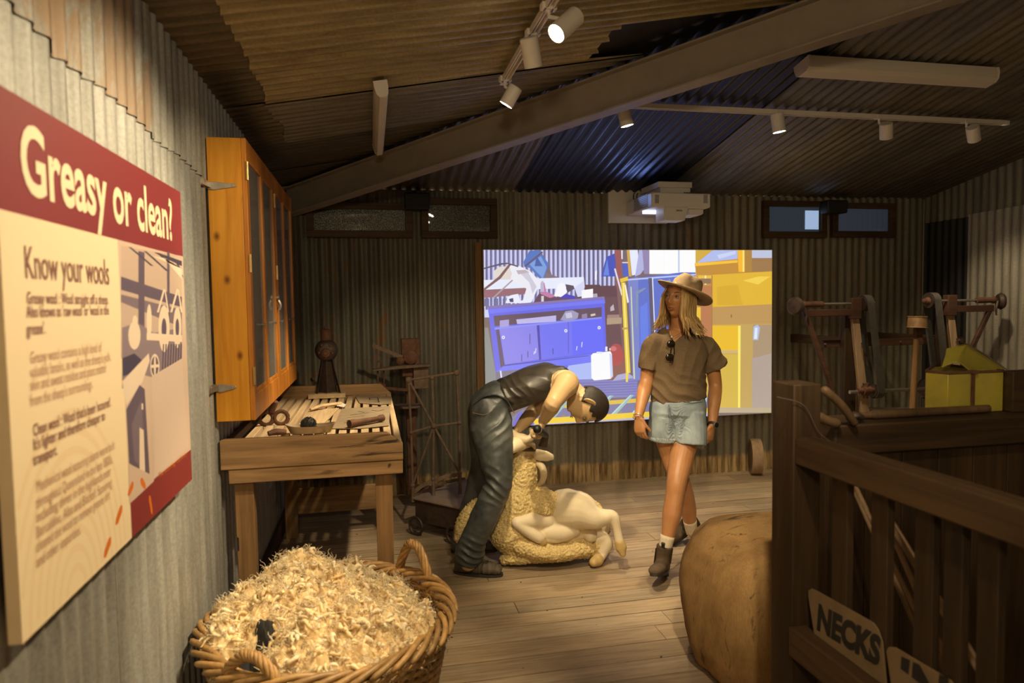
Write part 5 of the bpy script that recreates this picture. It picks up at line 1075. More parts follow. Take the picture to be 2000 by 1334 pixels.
# ---------------------------------------------------------------- dark timber wool bin
PX0, PX1, PY0, PY1 = 1.205, 1.295, 1.775, 1.885
ZR = 1.30; RT, RH = 1.150, 0.105
wb_ = thing('wool_bin', V((1.6, 1.85, 0)), 'dark timber wool bin with slatted gate in the right foreground', 'wool bin')
b = MB(); b.bb((PX0, PY0, 0), (PX1, PY1, ZR)); b.build('corner_post', M['dark_z'], wb_, bevel=0.004)
b = MB(); b.bb((PX0+0.004, -0.55, RT-RH+0.02), (PX0+0.074, PY0-0.0005, RT-0.005)); b.build('top_rail', M['dark_y'], wb_, bevel=0.005)
b = MB(); b.bb((PX0-0.012, -0.55, 0.49), (PX0+0.045, PY0-0.0005, 0.578)); b.build('lower_rail', M['dark_y'], wb_, bevel=0.004)
sl_y = [at(px_, 1000, X=PX0+0.05).y for px_ in (1642, 1720, 1808, 1866, 1935)]
for y_, wd in zip(sl_y, (0.062, 0.058, 0.056, 0.05, 0.05)):
    b = MB(); b.bb((PX0+0.046, y_-wd/2, 0.02), (PX0+0.068, y_+wd/2, RT-RH+0.0195)); b.build('slat', M['dark_z'], wb_, bevel=0.002)
for y_ in (0.86, 0.70, 0.54): b = MB(); b.bb((PX0+0.046, y_-0.028, 0.02), (PX0+0.068, y_+0.028, RT-RH+0.0195)); b.build('slat', M['dark_z'], wb_, bevel=0.002)
BY0, BY1, BZ0 = 1.915, 2.10, 1.142
b = MB(); b.bb((1.45, BY0, BZ0-0.098), (3.1, BY1, BZ0)); b.build('back_beam', M['dark_x'], wb_, bevel=0.005)
b = MB(); b.bb((1.46, BY0+0.06, 0), (1.55, BY1-0.01, BZ0-0.0985)); b.build('inner_post', M['dark_z'], wb_, bevel=0.004)
x = 1.452; i = 0
while x < 3.0:
    b = MB(); b.bb((x, BY0+0.035, 0.02), (x+0.137, BY0+0.058, BZ0-0.0985)); b.build('back_board', M['dark_z'], wb_, bevel=0.002); x += 0.141; i += 1
b = MB(); b.bb((1.551, BY0+0.0585, 0.25), (3.05, BY0+0.10, 0.36)); b.build('back_ledger', M['dark_x'], wb_)
b = MB(); b.bb((2.55, -0.5, 0.0), (2.60, BY0, 1.1)); b.build('far_side', M['dark_y'], wb_)
# dark timber box at the right edge
q0 = at(1962, 727, Y=2.0); b = MB(); bx0 = q0.x
bo = thing('timber_box', V((bx0+0.15, 2.0, BZ0)), 'dark timber box beside the yellow tin at the right edge', 'box')
b.bb((bx0, 1.965, BZ0+0.001), (bx0+0.32, 2.02, at(1962, 727, Y=1.965).z)); b.bb((bx0, 2.02, BZ0+0.001), (bx0+0.02, 2.09, at(1962, 727, Y=1.965).z-0.004)); b.build('box_front', M['dark_x'], bo, bevel=0.003)
b = MB(); b.ell(at(1968, 822, Y=1.955), (0.012, 0.012, 0.012)); b.build('knob', M['iron'], bo)
# yellow kerosene tin with its torn lid
yt = surf('yellow_tin_paint', (0.50, 0.42, 0.055), (0.36, 0.31, 0.06), 0.35, 0.15, 9, 0.15)
a, e = at(1817, 820, Y=2.06), at(1958, 823, Y=1.97); ztop = at(1900, 727, Y=2.0).z
A_, B2 = V((a.x, 2.085, BZ0+0.001)), V((at(1850, 820, Y=2.0).x, 2.0, BZ0+0.001)); C2 = V((bx0-0.004, 2.0, BZ0+0.001)); D2 = V((bx0-0.004, 2.24, BZ0+0.001)); E2 = V((at(1822, 820, Y=2.24).x, 2.24, BZ0+0.001))
kt = thing('kerosene_tin', V(((A_.x+C2.x)/2, 2.1, BZ0)), 'square yellow tin with its lid torn open on the bin beam', 'tin'); up = V((0, 0, ztop-BZ0-0.001))
b = MB(); b.prism([A_, B2, C2, D2, E2], up*0.97); b.build('tin_body', yt, kt, bevel=0.002)
rim = [p+up for p in (A_, B2, C2, D2, E2)]; b = MB(); b.tube(rim+[rim[0]], 0.005, 8, cap=False); b.build('rim_wire', M['rust_iron'], kt)
s0 = at(1900, 727, Y=1.996); b = MB(); b.bb((s0.x-0.005, 1.990, BZ0+0.002), (s0.x+0.005, 1.9985, ztop)); b.bb((s0.x-0.010, 1.985, ztop-0.004), (s0.x+0.012, 2.01, ztop+0.008)); b.build('strap', M['rust_iron'], kt)
L0, L1, L2, L3, L4 = at(1838, 718, Y=2.08), at(1888, 672, Y=2.14), at(1966, 722, Y=2.03), at(1870, 706, Y=2.03), at(1896, 726, Y=2.0)
b = MB(); b.prism([L3, L1, L2+V((0, 0, 0.0)), L4], (0, 0.003, 0.001)); b.prism([L0, at(1850, 682, Y=2.12), L1, L3], (0, 0.003, 0.002)); b.build('lid', yt, kt)
b = MB(); b.tube([L1, L1.lerp(L2, 0.5)+V((0, 0, 0.004)), L2], 0.003, 6); b.tube([L0, at(1848, 685, Y=2.12), L1], 0.0025, 6); b.build('lid_edge', M['iron'], kt)
# iron rod and broken handles lying on the beam
a, e = at(1672, 822, Y=1.985), at(1930, 812, Y=1.985); a.z = e.z = BZ0+0.0155
b = MB(); b.tube([a, a.lerp(e, 0.1), a.lerp(e, 0.12), a.lerp(e, 0.55), e], [0.011, 0.012, 0.0155, 0.0145, 0.0135], 14); o = b.build('wooden_pole', M['stick']); tag(o, 'long round wooden pole lying along the beam of the wool bin', 'pole')
a, e = at(1612, 763, Y=1.90), at(1668, 866, Y=1.895); e.z = max(e.z, BZ0+0.012)
b = MB(); b.tube([a, a.lerp(e, 0.5)+V((0.006, 0, 0.004)), e], [0.0145, 0.0135, 0.012], 12, round_ends=True, smooth=3); o = b.build('turned_stick', M['stick']); tag(o, 'taller worn wooden handle leaning beside the corner post', 'handle')
a, e = at(1600, 815, Y=1.905), at(1632, 868, Y=1.90); e.z = max(e.z, BZ0+0.012)
b = MB(); b.tube([a, a.lerp(e, 0.5)+V((0.002, 0, -0.003)), e], [0.017, 0.015, 0.016], 12, round_ends=True, smooth=3); o = b.build('turned_stick', M['stick']); tag(o, 'short stubby wooden handle leaning between post and beam', 'handle')
b = MB(); c = at(1668, 850, Y=1.94); c.z = BZ0+0.018
b.tube([c+V((-0.02, 0, 0)), c+V((0.0, -0.004, 0.008)), c+V((0.025, 0, 0.0))], [(0.012, 0.01), (0.018, 0.014), (0.012, 0.012)], 10, smooth=3, round_ends=True); o = b.build('iron_clamp', M['iron']); tag(o, 'dark lump of iron at the foot of the leaning handles', 'iron piece')
b = MB(); b.tube([at(1518, 775, Y=1.77), at(1570, 792, Y=1.765), at(1600, 845, Y=1.765), at(1640, 872, Y=1.765)], 0.0013, 5, smooth=8); o = b.build('loose_wire', M['steel']); tag(o, 'thin loose wire drooping across the corner post', 'wire')
# pale things behind the beam
c = at(1800, 815, Y=2.6); b = MB(); b.ell(V((c.x, 2.6, c.z)), (0.085, 0.06, 0.022), None, 16, 10); o = b.build('folded_cloth', M['ply']); 
cb = thing('tool_shelf', V((c.x, 2.62, 0)), 'low timber shelf hidden behind the wool bin beam', 'shelf')
s_ = MB(); s_.bb((c.x-0.22, 2.48, c.z-0.045), (c.x+0.30, 2.75, c.z-0.023)); s_.build('shelf_board', M['dark_x'], cb)
for dx in (-0.2, 0.26): s_ = MB(); s_.bb((c.x+dx, 2.58, 0), (c.x+dx+0.04, 2.64, c.z-0.0455)); s_.build('leg', M['dark_z'], cb)
tag(o, 'pale folded cloth lying behind the wooden pole', 'cloth')
c = at(1816, 788, Y=2.58); b = MB(); b.box(V((c.x, 2.58, c.z)), (0.028, 0.004, 0.075), Euler((0.05, 0, 0.2))); o = b.build('paper_label', tagm); tag(o, 'small white printed label hanging beside the yellow tin', 'label')
b = MB(); z0 = c.z
for k in range(7): b.box(V((c.x-0.002, 2.5765, z0+0.028-k*0.009)), (0.018, 0.0012, 0.0025), Euler((0.05, 0, 0.2)))
b.build('printed_line', M['black'], o); 
c = at(1812, 808, Y=2.55); b = MB(); b.lathe([(0.034, 0), (0.036, 0.006), (0.030, 0.012), (0.030, 0.022), (0.001, 0.024)], V((c.x, 2.55, at(1800, 815, Y=2.6).z-0.0225))); o = b.build('tin_lid', M['tin']); tag(o, 'small pale tin lid beside the white label', 'lid')  # small round tin lid
# stencil signs resting on the lower rail
def sign(name, pts, word, ta, tb, size, lab):
    xs = PX0+0.032; P = [at(*p, X=xs) for p in pts]
    zb = 0.5795; P = [V((xs+0.012*(p.z-zb)/0.15, p.y, max(p.z, zb))) for p in P]
    b = MB(); b.prism(P, (0.003, 0, 0)); o = b.build(name, M['sign_tin'], ang=0, bevel=0.0008); tag(o, lab, 'stencil')
    a_, e = at(*ta, X=xs), at(*tb, X=xs); vs, fs = text_polys(word, size, 0.0055); wd = max(v[0] for v in vs); n_ = MB(); k = (a_.y-e.y)/wd
    n_.add([(xs+0.012*((a_.z+(e.z-a_.z)*x/wd+z)-zb)/0.15-0.0010, a_.y-x*k, a_.z+(e.z-a_.z)*x/wd+z) for x, z in vs], fs)
    n_.build('cut_letters', M['black'], o, ang=0, fix=False); return o
sign('stencil_plate', [(1590, 1242), (1574, 1165), (1573, 1154), (1579, 1150), (1590, 1155), (1698, 1217), (1708, 1230), (1718, 1255), (1732, 1350), (1700, 1335)], 'NECKS', (1594, 1226), (1716, 1300), 0.098, 'brown tin stencil plate reading NECKS on the bin rail')
sign('stencil_plate', [(1745, 1400), (1726, 1272), (1730, 1264), (1742, 1265), (1850, 1330), (1900, 1400), (1900, 1430)], 'IN', (1752, 1352), (1845, 1402), 0.125, 'brown tin stencil plate nearest the camera on the bin rail, cut off by the frame')
# pale sticks in place of light streaks seen through the bin slats
streaks = [((1748, 1038), (1779, 1090), 1.55), ((1746, 1052), (1777, 1124), 1.58), ((1743, 1100), (1777, 1170), 1.55), ((1838, 1176), (1888, 1258), 1.40), ((1664, 948), (1692, 1010), 1.70)]
labs = ['upper light streak, built as a stick behind the third bin slat', 'second light streak, built as a stick behind the third bin slat', 'lowest light streak, built as a stick behind the third bin slat', 'light streak built as a stick above the second stencil plate', 'light streak built as a stick behind the second bin slat']
for (p, q, y_), lb in zip(streaks, labs):
    xr = PX0+0.13+0.03*labs.index(lb); a_ = at(*p, X=xr); d = at(*q, X=xr)-a_; k0 = (RT-0.13-a_.z)/d.z; k1 = (0.02-a_.z)/d.z
    b = MB(); b.tube([a_+d*max(k0, -2.5), a_+d*min(k1, 6)], 0.007, 8); o = b.build('light_streak_stick', M['ply']); tag(o, lb, 'rod', 'light streaks inside the wool bin')
# ---------------------------------------------------------------- wool bale
b = MB(); bc = V((1.655, 2.535, 0)); rs = []
prof = [(r_*0.90, z*0.84) for r_, z in [(0.30, 0.0), (0.395, 0.035), (0.425, 0.14), (0.435, 0.27), (0.435, 0.40), (0.42, 0.52), (0.385, 0.615), (0.32, 0.68), (0.22, 0.715), (0.10, 0.728), (0.001, 0.73)]]
nb = 72
for (r_, z) in [tuple(x) for x in lerps([tuple(p) for p in prof], 44)]:
    row = []
    for k in range(nb):
        a_ = 2*PI*k/nb; sq = 1/max(abs(math.cos(a_))**4+abs(math.sin(a_))**4, 1e-6)**0.25; sq = 1+(sq-1)*0.45
        n_ = 0.018*noise.noise(V((math.cos(a_)*2.2, math.sin(a_)*2.2, z*4)))+0.009*noise.noise(V((math.cos(a_)*6, math.sin(a_)*6, z*3)))*(1 if z < 0.6 else 1.6)
        rr = r_*sq+(n_ if r_ > 0.02 else 0); row.append(bc+V((rr*math.cos(a_)*0.97, rr*math.sin(a_)*0.97, z+0.012*noise.noise(V((math.cos(a_)*3*r_, math.sin(a_)*3*r_, 7)))*(z > 0.5))))
    rs.append(row)
b.rings(rs)
m, nt, bs, N, L = nmat('jute_sacking'); f = noise_tex(nt, coords(nt, (1, 1, 0.6)), 3.5, 5, 0.65, 0.4); r = ramp(nt, (0.20, 0.11, 0.04), (0.42, 0.255, 0.105), 0.32, 0.6); L.new(f, r.inputs[0])
f2 = noise_tex(nt, coords(nt, (60, 60, 14)), 3, 3, 0.6); r2 = ramp(nt, (0.7, 0.7, 0.7), (1.1, 1.1, 1.1), 0.3, 0.7); L.new(f2, r2.inputs[0]); c = mix(nt, r.outputs[0], r2.outputs[0], 0.6, 'MULTIPLY')
f3 = noise_tex(nt, coords(nt, (3, 9, 3)), 2.2, 5, 0.7, 1.2); r3 = ramp(nt, (1, 1, 1), (0, 0, 0), 0.32, 0.42); L.new(f3, r3.inputs[0]); c = mix(nt, c, (0.10, 0.065, 0.035), r3.outputs[0])
L.new(c, bs.inputs['Base Color']); bs.inputs['Roughness'].default_value = 0.85; bs.inputs['Specular IOR Level'].default_value = 0.15; bump(nt, f2, bs, 0.35, 0.003)
o = b.build('wool_bale', m, ang=180); tag(o, 'rounded jute wool bale standing behind the dark bin post', 'wool bale')
b = MB(); b.tube([bc+V((0.435*math.cos(a_)*0.985, 0.435*math.sin(a_)*0.985, 0.47+0.012*math.sin(a_*5))) for a_ in [2*PI*k/48 for k in range(49)]], 0.003, 5, cap=False); 
# ---------------------------------------------------------------- figure helpers
EF = -F.copy(); EF.z = 0; EF.normalize()                    # level direction towards the camera
ER = R0.copy()                                              # level direction to the right in the picture
EZ = V((0, 0, 1))
def P3(px, py, D): return at(px, py, D=D)
def limb(mb, pts, rad, ref=None, n=20, sm=5, round_ends=True):
    return mb.tube([P3(*p) if not isinstance(p, Vector) else p for p in pts], rad, n, ref=EF if ref is None else ref, smooth=sm, round_ends=round_ends)
def hand(mb, wrist, along, side, nrm, curl=0.35, s=1.0, thumb=0.7, spread=1.0, tcurl=0.2):
    """wrist; along = towards the fingers; side = towards the thumb; nrm = direction the palm faces"""
    a = V(along).normalized(); n_ = V(nrm); n_ = (n_-a*n_.dot(a)).normalized(); sd_ = V(side); sd_ = (sd_-a*sd_.dot(a)-n_*sd_.dot(n_)).normalized()
    w = V(wrist)
    kn = w+a*0.088*s
    rs = []
    for t, hw, ht in ((-0.02, 0.024, 0.018), (0.0, 0.025, 0.017), (0.03, 0.034, 0.016), (0.065, 0.041, 0.015), (0.09, 0.040, 0.012), (0.098, 0.034, 0.006)):
        c = w+a*t*s; rs.append([c+sd_*(hw*s*math.cos(q*2*PI/16))+n_*(ht*s*math.sin(q*2*PI/16)) for q in range(16)])
    mb.rings(rs)
    for off, ln, r_, dc in ((0.030, 0.070, 0.0083, 0.0), (0.0105, 0.079, 0.0088, 0.04), (-0.0095, 0.073, 0.0083, 0.10), (-0.0285, 0.056, 0.0073, 0.18)):
        p = kn+sd_*off*s-a*0.004*s; d = (a+sd_*off*1.3*spread).normalized(); pts = [p]; ang = 0
        for seg, f in ((0.46, 1.0), (0.30, 1.25), (0.24, 0.8)):
            ang += (curl+dc)*f; dd = d*math.cos(ang)+n_*math.sin(ang); p = p+dd*ln*seg*s; pts.append(p)
        mb.tube(pts, [r_*1.08*s, r_*s, r_*0.95*s, r_*0.75*s], 10, smooth=3, round_ends=True)
    b_ = w+a*0.022*s+sd_*0.022*s; d = (a*math.cos(thumb)+sd_*math.sin(thumb)+n_*0.35).normalized(); d2 = (d+a*0.35+n_*tcurl*2).normalized()
    mb.tube([b_-a*0.012*s, b_+d*0.034*s, b_+d*0.034*s+d2*0.030*s, b_+d*0.034*s+d2*0.052*s], [0.015*s, 0.0115*s, 0.0098*s, 0.0075*s], 10, smooth=3, round_ends=True)
def head_rings(c, fwd, up, s=1.0, female=True, nu=84, nv=72):
    f = V(fwd).normalized(); u = V(up); u = (u-f*u.dot(f)).normalized(); r = f.cross(u)
    g = lambda x, y, sx, sy: math.exp(-(x/sx)**2-(y/sy)**2)
    rs = []
    for j in range(nv+1):
        q = -PI/2+PI*j/nv; row = []
        for i in range(nu):
            a = 2*PI*i/nu; x, y, z = math.cos(q)*math.sin(a), math.cos(q)*math.cos(a), math.sin(q)
            X, Y, Z = x*0.073, y*0.096, z*0.115
            if y > -0.3:
                low = max(0, -z)
                X *= 1-0.30*low**1.6
            if z < 0 and y < 0: Y *= 1-0.22*(-z)              # nape
            if y > 0:
                Y += 0.010*max(0, -z)**1.2*(1-abs(x))          # jaw forward
                k = min(1, y*1.6)
                Y -= 0.006*k*(1-g(X, Z, 0.05, 0.5))            # flatter cheeks
                Y += k*0.0265*g(X, Z+0.022, 0.0115, 0.015)+k*0.014*g(X, Z-0.004, 0.0085, 0.020)       # nose, bridge
                Y += k*0.008*g(abs(X)-0.011, Z+0.031, 0.006, 0.006)                                    # nostrils
                Y -= k*0.011*g(abs(X)-0.030, Z-0.010, 0.015, 0.010)                                    # eye sockets
                Y += k*(0.004 if female else 0.008)*g(abs(X)-0.028, Z-0.030, 0.024, 0.009)             # brow
                Y += k*0.006*g(abs(X)-0.046, Z+0.016, 0.018, 0.016)                                    # cheekbone
                Y += k*0.0065*g(X, Z+0.054, 0.019, 0.0050)+k*0.0075*g(X, Z+0.0655, 0.017, 0.0052)-k*0.005*g(X, Z+0.0597, 0.022, 0.0026)   # lips
                Y -= k*0.004*g(X, Z+0.078, 0.024, 0.007)
                Y += k*0.010*g(X, Z+0.096, 0.022, 0.014)                                               # chin
            row.append(V(c)+(r*X+f*Y+u*Z)*s)
        rs.append(row)
    return rs, f, u, r
def ear(mb, c, f, u, r, sgn, s=1.0, flare=0.5):
    p = V(c)+(r*sgn*0.070-f*0.006+u*(-0.002))*s; out = (r*sgn*flare-f*1.0).normalized(); pts = []; back = out
    up3 = (u*0.97-back*0.22).normalized(); bk3 = (back*0.97+u*0.22).normalized()
    path = [p+(bk3*(0.014+0.0155*math.cos(t)*(1+0.15*math.sin(t)))+up3*(0.031*math.sin(t)+0.001))*s for t in [-2.2+k*4.6/16 for k in range(17)]]
    mb.tube(path, [0.004*s]+[0.0052*s]*15+[0.0035*s], 8, round_ends=True)
    M_ = Matrix((bk3, up3, bk3.cross(up3))).transposed(); mb.ell(p+bk3*0.013*s, (0.015*s, 0.027*s, 0.0048*s), M_, 14, 8)
def rumple(me, amp, fn):
    n = len(me.vertices); co = [0.0]*(3*n); no = [0.0]*(3*n)
    me.vertices.foreach_get('co', co); me.vertices.foreach_get('normal', no)
    for i in range(0, 3*n, 3):
        k = amp*fn(V(co[i:i+3])); co[i] += no[i]*k; co[i+1] += no[i+1]*k; co[i+2] += no[i+2]*k
    me.vertices.foreach_set('co', co); me.update(); return me
def to_obj(me, name, mat, root, **k):
    shift(me, wloc(root)); return finish(name, me, mat, root, ang=180, **k)
def foldnoise(p, d, f, w):                                   # ridged creases running roughly across direction d
    q = p+V((1, 1, 1))*0.03*noise.noise(p*6); return 1-abs(math.sin(q.dot(d)*f+2.2*noise.noise(p*w)))*2
def eyes(c, f, u, r, root, s=1.0, depth=0.079, z=0.009, looks=None, iris=(0.10, 0.055, 0.03), lid=None, white=(0.42, 0.36, 0.31)):  # default eye white is darkened to carry the hat's shade
    for sg in (-1, 1):
        e = V(c)+(r*sg*0.030+f*depth+u*z)*s; d = (looks or f)
        b = MB(); b.ell(e, (0.0115*s,)*3, None, 16, 12); o = b.build('eye', surf('eye_white', white, tuple(x*0.85 for x in white), 0.3, 0, 5, 0), root, ang=180)
        b = MB(); b.lathe([(0.0062*s, 0.0095*s), (0.0055*s, 0.0104*s), (0.001, 0.0116*s)], e, d, 14); b.build('iris', surf('iris_colour', iris, iris, 0.15, 0, 5, 0), o, ang=180)
        if lid:
            b = MB(); pts = [e+(r*(k*0.0125)+f*(0.0120*math.sqrt(max(0, 1-(k*0.95)**2)))+u*(0.0052*(1-k*k)+0.0015))*s for k in [-1+i/5 for i in range(11)]]
            b.tube(pts, [0.0005]+[0.0013]*9+[0.0005], 5); b.build('lash_line', lid, root, ang=180)
def brows(c, f, u, r, root, mat, s=1.0, depth=0.093, z=0.030, th=0.0022):
    for sg in (-1, 1):
        b = MB(); pts = [V(c)+(r*sg*(0.016+0.03*k)+f*(depth-0.014*k*k)+u*(z+0.006*math.sin(k*PI*0.75)))*s for k in [i/7 for i in range(8)]]
        b.tube(pts, [th*0.7*s]+[th*s]*4+[th*0.6*s]*2+[th*0.25*s], 6, smooth=2); b.build('eyebrow', mat, root, ang=180)

# ---------------------------------------------------------------- visitor: woman walking with a felt hat
WD = 3.97
woman = thing('person', at(1310, 1105, Z=0), 'woman in wide hat, khaki t-shirt and denim shorts walking across the floor', 'person')
skin, nt, bs, N, L = nmat('tanned_skin'); f_ = noise_tex(nt, coords(nt), 9, 4, 0.6); r_ = ramp(nt, (0.44, 0.20, 0.080), (0.52, 0.25, 0.105), 0.35, 0.65); L.new(f_, r_.inputs[0]); L.new(r_.outputs[0], bs.inputs['Base Color'])
bs.inputs['Roughness'].default_value = 0.45; bs.inputs['Subsurface Weight'].default_value = 0.12; bs.inputs['Subsurface Radius'].default_value = (0.02, 0.008, 0.004); bs.inputs['Subsurface Scale'].default_value = 0.5
b = MB()
HC = P3(1326, 583, 3.95); hf = (-ER*0.66+EF*0.75+EZ*0.04).normalized(); hu = (EZ+ER*0.10).normalized()
rs, hf, hu, hr = head_rings(HC, hf, hu, 0.98); b.rings(rs)
for sg in (-1, 1): ear(b, HC, hf, hu, hr, sg, 0.95)
limb(b, [HC-hf*0.020-hu*0.05, (1328, 630, 3.99), (1329, 655, 4.02)], [0.052, 0.051, 0.066])
limb(b, [(1329, 648, 4.02), (1327, 668, 4.0), (1326, 710, 3.98), (1326, 750, 3.98), (1325, 790, 3.98), (1324, 825, 3.99)], [(0.07, 0.06), (0.150, 0.080), (0.135, 0.105), (0.115, 0.09), (0.14, 0.10), (0.15, 0.10)])
for s0, el, wr, r1 in (((1272, 666, 3.96), (1263, 742, 3.97), (1247, 814, 3.86), 1), ((1384, 673, 4.02), (1397, 752, 4.05), (1391, 830, 3.93), 1)):
    limb(b, [P3(*s0).lerp(P3(1328, 664, 3.99), 0.25), P3(*s0)-EZ*0.018, P3(*s0).lerp(P3(*el), 0.5), el, P3(*el).lerp(P3(*wr), 0.35), P3(*el).lerp(P3(*wr), 0.75), wr], [0.044, 0.046, 0.043, 0.039, 0.040, 0.030, 0.0235])
wl_, we_ = P3(1247, 814, 3.86), P3(1263, 742, 3.97)
hand(b, wl_+(wl_-we_).normalized()*0.006, (EZ*-1+ER*0.10+EF*0.12), (ER*0.75+EF*0.5), (ER*0.5-EF*0.6), 0.36, 0.90, 0.5, 0.7)
wr2, el2 = P3(1391, 830, 3.93), P3(1397, 752, 4.05)
hand(b, wr2+(wr2-el2).normalized()*0.006, (EZ*-1-ER*0.20-EF*0.05), (-ER*0.7+EF*0.5), (-ER*0.5-EF*0.6), 0.34, 0.90, 0.5, 0.7)
heel = at(1300, 1128, Z=0.0); toe2 = at(1322, 1070, Z=0.0)
FA = P3(1297, 1088, 3.825)                                  # front ankle
BA_ = P3(1349, 1028, 4.17)                                   # back ankle
limb(b, [(1346, 800, 3.98), (1340, 850, 3.96), (1330, 900, 3.92), (1322, 940, 3.86), (1318, 968, 3.85), (1312, 1005, 3.835), (1305, 1045, 3.825), FA], [0.086, 0.076, 0.068, (0.056, 0.058), (0.052, 0.058), (0.053, 0.058), (0.037, 0.040), 0.030])
limb(b, [(1300, 800, 4.0), (1304, 850, 4.02), (1314, 895, 4.02), (1327, 935, 4.01), (1336, 962, 4.06), (1343, 990, 4.12), BA_], [0.086, 0.076, 0.065, 0.055, 0.054, 0.050, 0.036])
body = fuse(b, 0.0038, 3)
wb = to_obj(body, 'body', skin, woman)
hair_m = wood('blonde_hair', (0.68, 0.46, 0.20), (0.38, 0.23, 0.085), 'Z', 0.42, 2.2, 0.3)
eyes(HC, hf, hu, hr, woman, 0.98, 0.0795, 0.0085, (hf+EZ*0.05), lid=M['black'])
brows(HC, hf, hu, hr, woman, surf('brow_hair', (0.14, 0.075, 0.03), (0.10, 0.05, 0.02), 0.7, 0, 30, 0), 0.98, 0.0935)
lipm = surf('lip_colour', (0.44, 0.17, 0.10), (0.40, 0.15, 0.09), 0.4, 0, 20, 0)
b = MB()
for zc_, th_ in ((-0.0535, 0.0024), (-0.0655, 0.0031)):
    pts = [HC+(hr*(0.021*k)+hf*(0.1015-0.014*k*k-(0.001 if zc_ > -0.06 else 0.0))+hu*(zc_+0.0050*k*k*(-1 if zc_ > -0.06 else 1)))*0.98 for k in [-1+i/5 for i in range(11)]]
    b.tube(pts, [0.0006]+[th_]*9+[0.0006], 7)
b.build('lips', lipm, woman, ang=180)
# hair falling to the shoulders
b = MB(); hr_ = random.Random(5)
for i in range(150):
    ang = hr_.uniform(0.78, 2*PI-0.62)                        # round the back of the head from temple to temple
    d = hf*math.cos(ang)+hr*math.sin(ang); rad = 0.074+0.020*abs(math.cos(ang))
    p0 = HC+hu*hr_.uniform(0.045, 0.065)+d*rad*0.86; p1 = HC+hu*0.0+d*(rad+0.009+hr_.uniform(0, 0.006)); p2 = HC-hu*0.09+d*(rad+0.006+hr_.uniform(0, 0.014))
    sidek = abs(math.sin(ang)); ln = 0.178+hr_.uniform(-0.03, 0.025)-0.02*(1-sidek)
    p3 = HC-EZ*(ln-0.035)+d*(rad+0.022+hr_.uniform(0, 0.018)); p4 = HC-EZ*(ln+0.012)+d*(rad+0.052+hr_.uniform(-0.012, 0.024))+V((hr_.gauss(0, .006), hr_.gauss(0, .006), 0))
    w0 = hr_.uniform(0.006, 0.011); b.tube([p0, p1, p2, p3, p4], [(w0*0.8, w0*0.4), (w0, w0*0.5), (w0*1.1, w0*0.55), (w0*0.9, w0*0.4), (0.0012, 0.0012)], 6, ref=d, smooth=4)
b.build('hair', hair_m, woman, ang=180)
# t-shirt
shirt_m, nt, bs, N, L = nmat('khaki_jersey'); f_ = noise_tex(nt, coords(nt), 120, 2, 0.5); r_ = ramp(nt, (0.155, 0.105, 0.060), (0.185, 0.128, 0.076), 0.3, 0.7); L.new(f_, r_.inputs[0]); L.new(r_.outputs[0], bs.inputs['Base Color']); bs.inputs['Roughness'].default_value = 0.9; bs.inputs['Specular IOR Level'].default_value = 0.15; bump(nt, f_, bs, 0.1, 0.002)
b = MB()
limb(b, [(1329, 651, 4.03), (1328, 659, 4.01), (1327, 672, 3.99), (1326, 695, 3.965), (1326, 722, 3.96), (1325, 748, 3.965), (1325, 766, 3.965), (1326, 779, 3.97)], [(0.075, 0.062), (0.135, 0.082), (0.165, 0.100), (0.160, 0.128), (0.152, 0.126), (0.158, 0.122), (0.164, 0.122), (0.158, 0.117)], n=32, round_ends=False)
limb(b, [P3(1302, 672, 3.98), (1279, 675, 3.96), (1270, 694, 3.96), (1265, 721, 3.965)], [0.064, 0.068, 0.062, (0.052, 0.074)], round_ends=False)
limb(b, [P3(1354, 674, 4.0), (1379, 680, 4.02), (1389, 697, 4.03), (1398, 718, 4.04)], [0.064, 0.068, 0.066, (0.076, 0.068)], round_ends=False)
me = fuse(b, 0.005, 5)
c0 = P3(1326, 760, 3.97); nk = P3(1327, 652, 3.93)
def tee(p):
    h = (p.z-c0.z); low = max(0, 1-abs(h)/0.16)
    return 0.55*foldnoise(p, (EZ*0.8+ER*0.55).normalized(), 70, 7)*low+0.5*noise.noise(p*14)+0.35*foldnoise(p, (EZ*0.4-ER*0.9).normalized(), 48, 6)*max(0, min(1, h/0.15))
rumple(me, 0.0085, tee)
# v shaped neckline
bm = bmesh.new(); bm.from_mesh(me)
nt0, ntip = P3(1322, 640, 3.94), P3(1316, 672, 3.84)
dl = []
for fc in bm.faces:
    c = fc.calc_center_median(); v_ = c-CAM; Dp = v_.dot(F); px_, py_ = 1000+FOC*v_.dot(R)/Dp, 667-FOC*v_.dot(U)/Dp
    if py_ < 669 and Dp < 4.03:
        hw = 20*(669-py_)/24
        if abs(px_-(1317+(669-py_)*0.25)) < min(hw, 24): dl.append(fc)
bmesh.ops.delete(bm, geom=dl, context='FACES'); bm.to_mesh(me); bm.free()
ts = to_obj(me, 'tshirt', shirt_m, woman); sm_ = ts.modifiers.new('thick', 'SOLIDIFY'); sm_.thickness = 0.003; sm_.offset = 0
